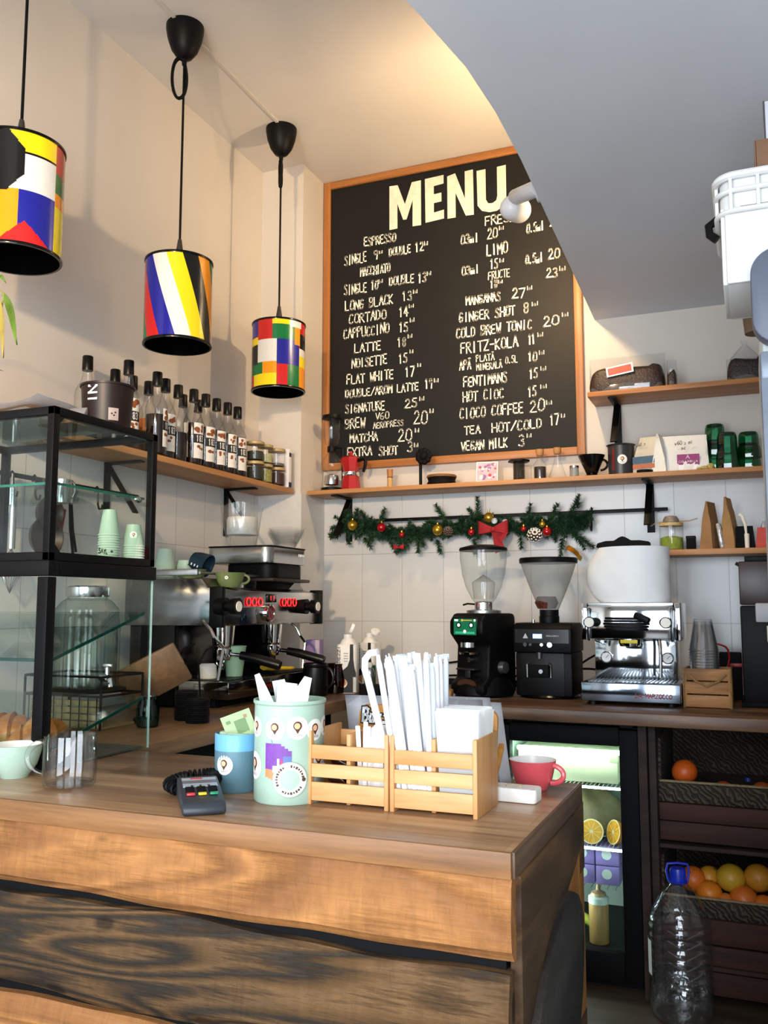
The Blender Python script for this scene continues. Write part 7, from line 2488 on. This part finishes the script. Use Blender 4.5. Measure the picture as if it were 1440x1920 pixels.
# ------------------------------------------------------------------ big water bottle on the floor
t = thing('water_bottle', 'large clear plastic water bottle with blue cap on the floor', 'bottle', (-.249, -.772, .001))
PET = glass('pet_plastic', '#fbfcfd', '#c9d2d7', .9, .09, .03, .012, .25)
prof = [(0, .012), (.05, .010), (.080, .0), (.089, .010), (.094, .028), (.093, .09)]
z = .10
while z < .27:
    prof += [(.0925, z), (.0885, z + .007), (.0885, z + .012), (.0925, z + .020)]
    z += .028
prof += [(.090, .285), (.080, .315), (.062, .348), (.042, .375), (.026, .392), (.0215, .400), (.0215, .425)]
MB().lathe(prof, seg=48).build('bottle_body', PET, t)
mb = MB()
for k in range(5):
    zz = .145 + .030 * k
    for s_, a0 in ((1, -1.05), (-1, -1.62)):
        P = []
        for i in range(9):
            a = a0 - .25 + .5 * i / 8
            P.append((.0932 * math.cos(a), .0932 * math.sin(a), zz + s_ * .020 * (i / 8 - .5)))
        mb.tube(P, .0022, 6)
mb.build('moulded_ribs', PET, t)
MB().lathe([(0, .013), (.05, .011), (.079, .003), (.088, .012), (.092, .03), (.0915, .118), (0, .119)], seg=48).build('water', glass('bottle_water', '#f9fbfc', '#cdd6db', .95, .2, .04, 0, .8), t)
MB().lathe([(.0922 + .0010 * math.cos(a), .119 + .0010 * math.sin(a)) for a in [2 * PI * k / 8 for k in range(9)]], seg=48).build('waterline', PET, t)
BLUEC = M('#1c2fb0', .35, 0, .05)
MB().lathe([(.024, .398), (.0245, .425), (.022, .435), (0, .437)], seg=30, cap0=True).build('cap', BLUEC, t)
MB().lathe([(.030, .394), (.031, .398), (.024, .400)], seg=30).build('collar_ring', BLUEC, t)
o = MB().tube([(-.028, 0, .398), (-.034, 0, .425), (-.030, 0, .447), (0, 0, .450), (.030, 0, .447), (.034, 0, .425), (.028, 0, .398)], .0038, 8).build('carry_handle', BLUEC, t)
o.rotation_euler = (0, 0, R(15))
mb = MB()
xz_rect(mb, -.026, .026, .125, .225, .0006, 0, 8)
wrap(mb, .0935, R(196))
mb.build('label', M('#d9dad6', .6), t, 'white paper label', flat=True)

# ------------------------------------------------------------------ tall cooler at the right edge with crate on top
t = thing('tall_cooler', 'tall grey cooler with rounded header cut by the right photo edge', 'cooler', (0, 0, 0))
CGR = M('#5c6272', .4, .0, .04)
CX, CYF = .034, -1.75
MB().box((CX + .30, -1.42, .95), (.59, .56, 1.88), bev=.01).build('cabinet', M('#cfd4d6', .4, 0, .03), t, 'white side panels')
P = rrect(CX - .012, CX + .60, 1.785, 1.995, .055)
MB().prism(P, .05, Matrix(((1, 0, 0, 0), (0, 0, 1, CYF - .01), (0, 1, 0, 0), (0, 0, 0, 1))), bev=.006).build('header', CGR, t, 'grey-blue rounded header')
MB().box((CX + .024, CYF + .016, .93), (.05, .05, 1.66), bev=.006).build('door_frame', M('#7e8896', .35, .2), t)
MB().box((CX + .578, CYF + .016, .93), (.05, .05, 1.66), bev=.006).build('door_frame', M('#7e8896', .35, .2), t)
MB().box((CX + .30, CYF + .014, 1.74), (.60, .05, .06), bev=.006).build('door_frame', M('#7e8896', .35, .2), t)
MB().box((CX + .30, CYF + .014, .93), (.52, .008, 1.56)).build('door_glass', M('#4d7f86', .06, .2, .15), t, 'teal reflecting glass')
MB().box((CX + .30, CYF + .02, .05), (.58, .04, .09)).build('kick_plate', MATBLK, t)
WCR = M('#e2e2e0', .4, 0, .02)
t = thing('plastic_crate', 'white ribbed plastic crate on top of the tall cooler', 'crate', (.160, -1.535, 1.955))
cw, cdp, ch = .40, .29, .245
for s in (-1, 1):
    MB().box((s * (cw / 2 - .012), 0, .09), (.012, cdp - .03, .18), bev=.004).build('side_wall', WCR, t)
    MB().box((0, s * (cdp / 2 - .012), .09), (cw - .03, .012, .18), bev=.004).build('long_wall', WCR, t)
MB().box((0, 0, .006), (cw - .03, cdp - .03, .012), bev=.003).build('floor_panel', WCR, t)
for z in (.165, .212, .247):
    mb = MB()
    P = rrect(-cw / 2 - .002, cw / 2 + .002, -cdp / 2 - .002, cdp / 2 + .002, .045)
    mb.tube([(x, y, z) for x, y in P], .009 if z > .24 else .006, 8, True)
    mb.build('rib', WCR, t)
MB().prism(rrect(-cw / 2 + .006, cw / 2 - .006, -cdp / 2 + .006, cdp / 2 - .006, .04), .085, Matrix.Translation((0, 0, .165)), bev=.003).build('rim_wall', WCR, t)
for k in range(7):
    MB().box((-.17 + .057 * k, -cdp / 2 - .001, .206), (.008, .008, .082), bev=.002).build('upright_rib', WCR, t)
for k in range(5):
    MB().box((-cw / 2 - .001, -.10 + .05 * k, .206), (.008, .008, .082), bev=.002).build('upright_rib', WCR, t)
MB().tube([(-cw / 2, -.05, .19), (-cw / 2 - .022, -.05, .175), (-cw / 2 - .020, -.05, .155), (-cw / 2 - .004, -.05, .14)], .010, 8).build('handle', BLACK, t)
solo('cardboard_box', MB().box((0, 0, .045), (.30, .20, .09), bev=.002).box((-.149, -.09, .045), (.004, .02, .09)), M('#7c5c44', .8, 0, .08), 'brown cardboard box on top of the white crate', 'box', (.195, -1.53, 2.2105))
solo('white_carton', MB().box((0, 0, .052), (.24, .16, .104), bev=.001).box((-.121, -.079, .052), (.004, .004, .106), mi=1), [M('#c9cad2', .6, 0, .03), M('#4a4448', .7)], 'white carton with dark edge stacked on the brown cardboard box', 'box', (.190, -1.52, 2.3015))
solo('cardboard_tube', MB().lathe([(0, 0), (.032, 0), (.040, .09), (0, .09)], seg=24), M('#6e5844', .8, 0, .1), 'brown cardboard cup hanging under the left edge of the crate', 'cup', (.040, -1.22, 1.965))
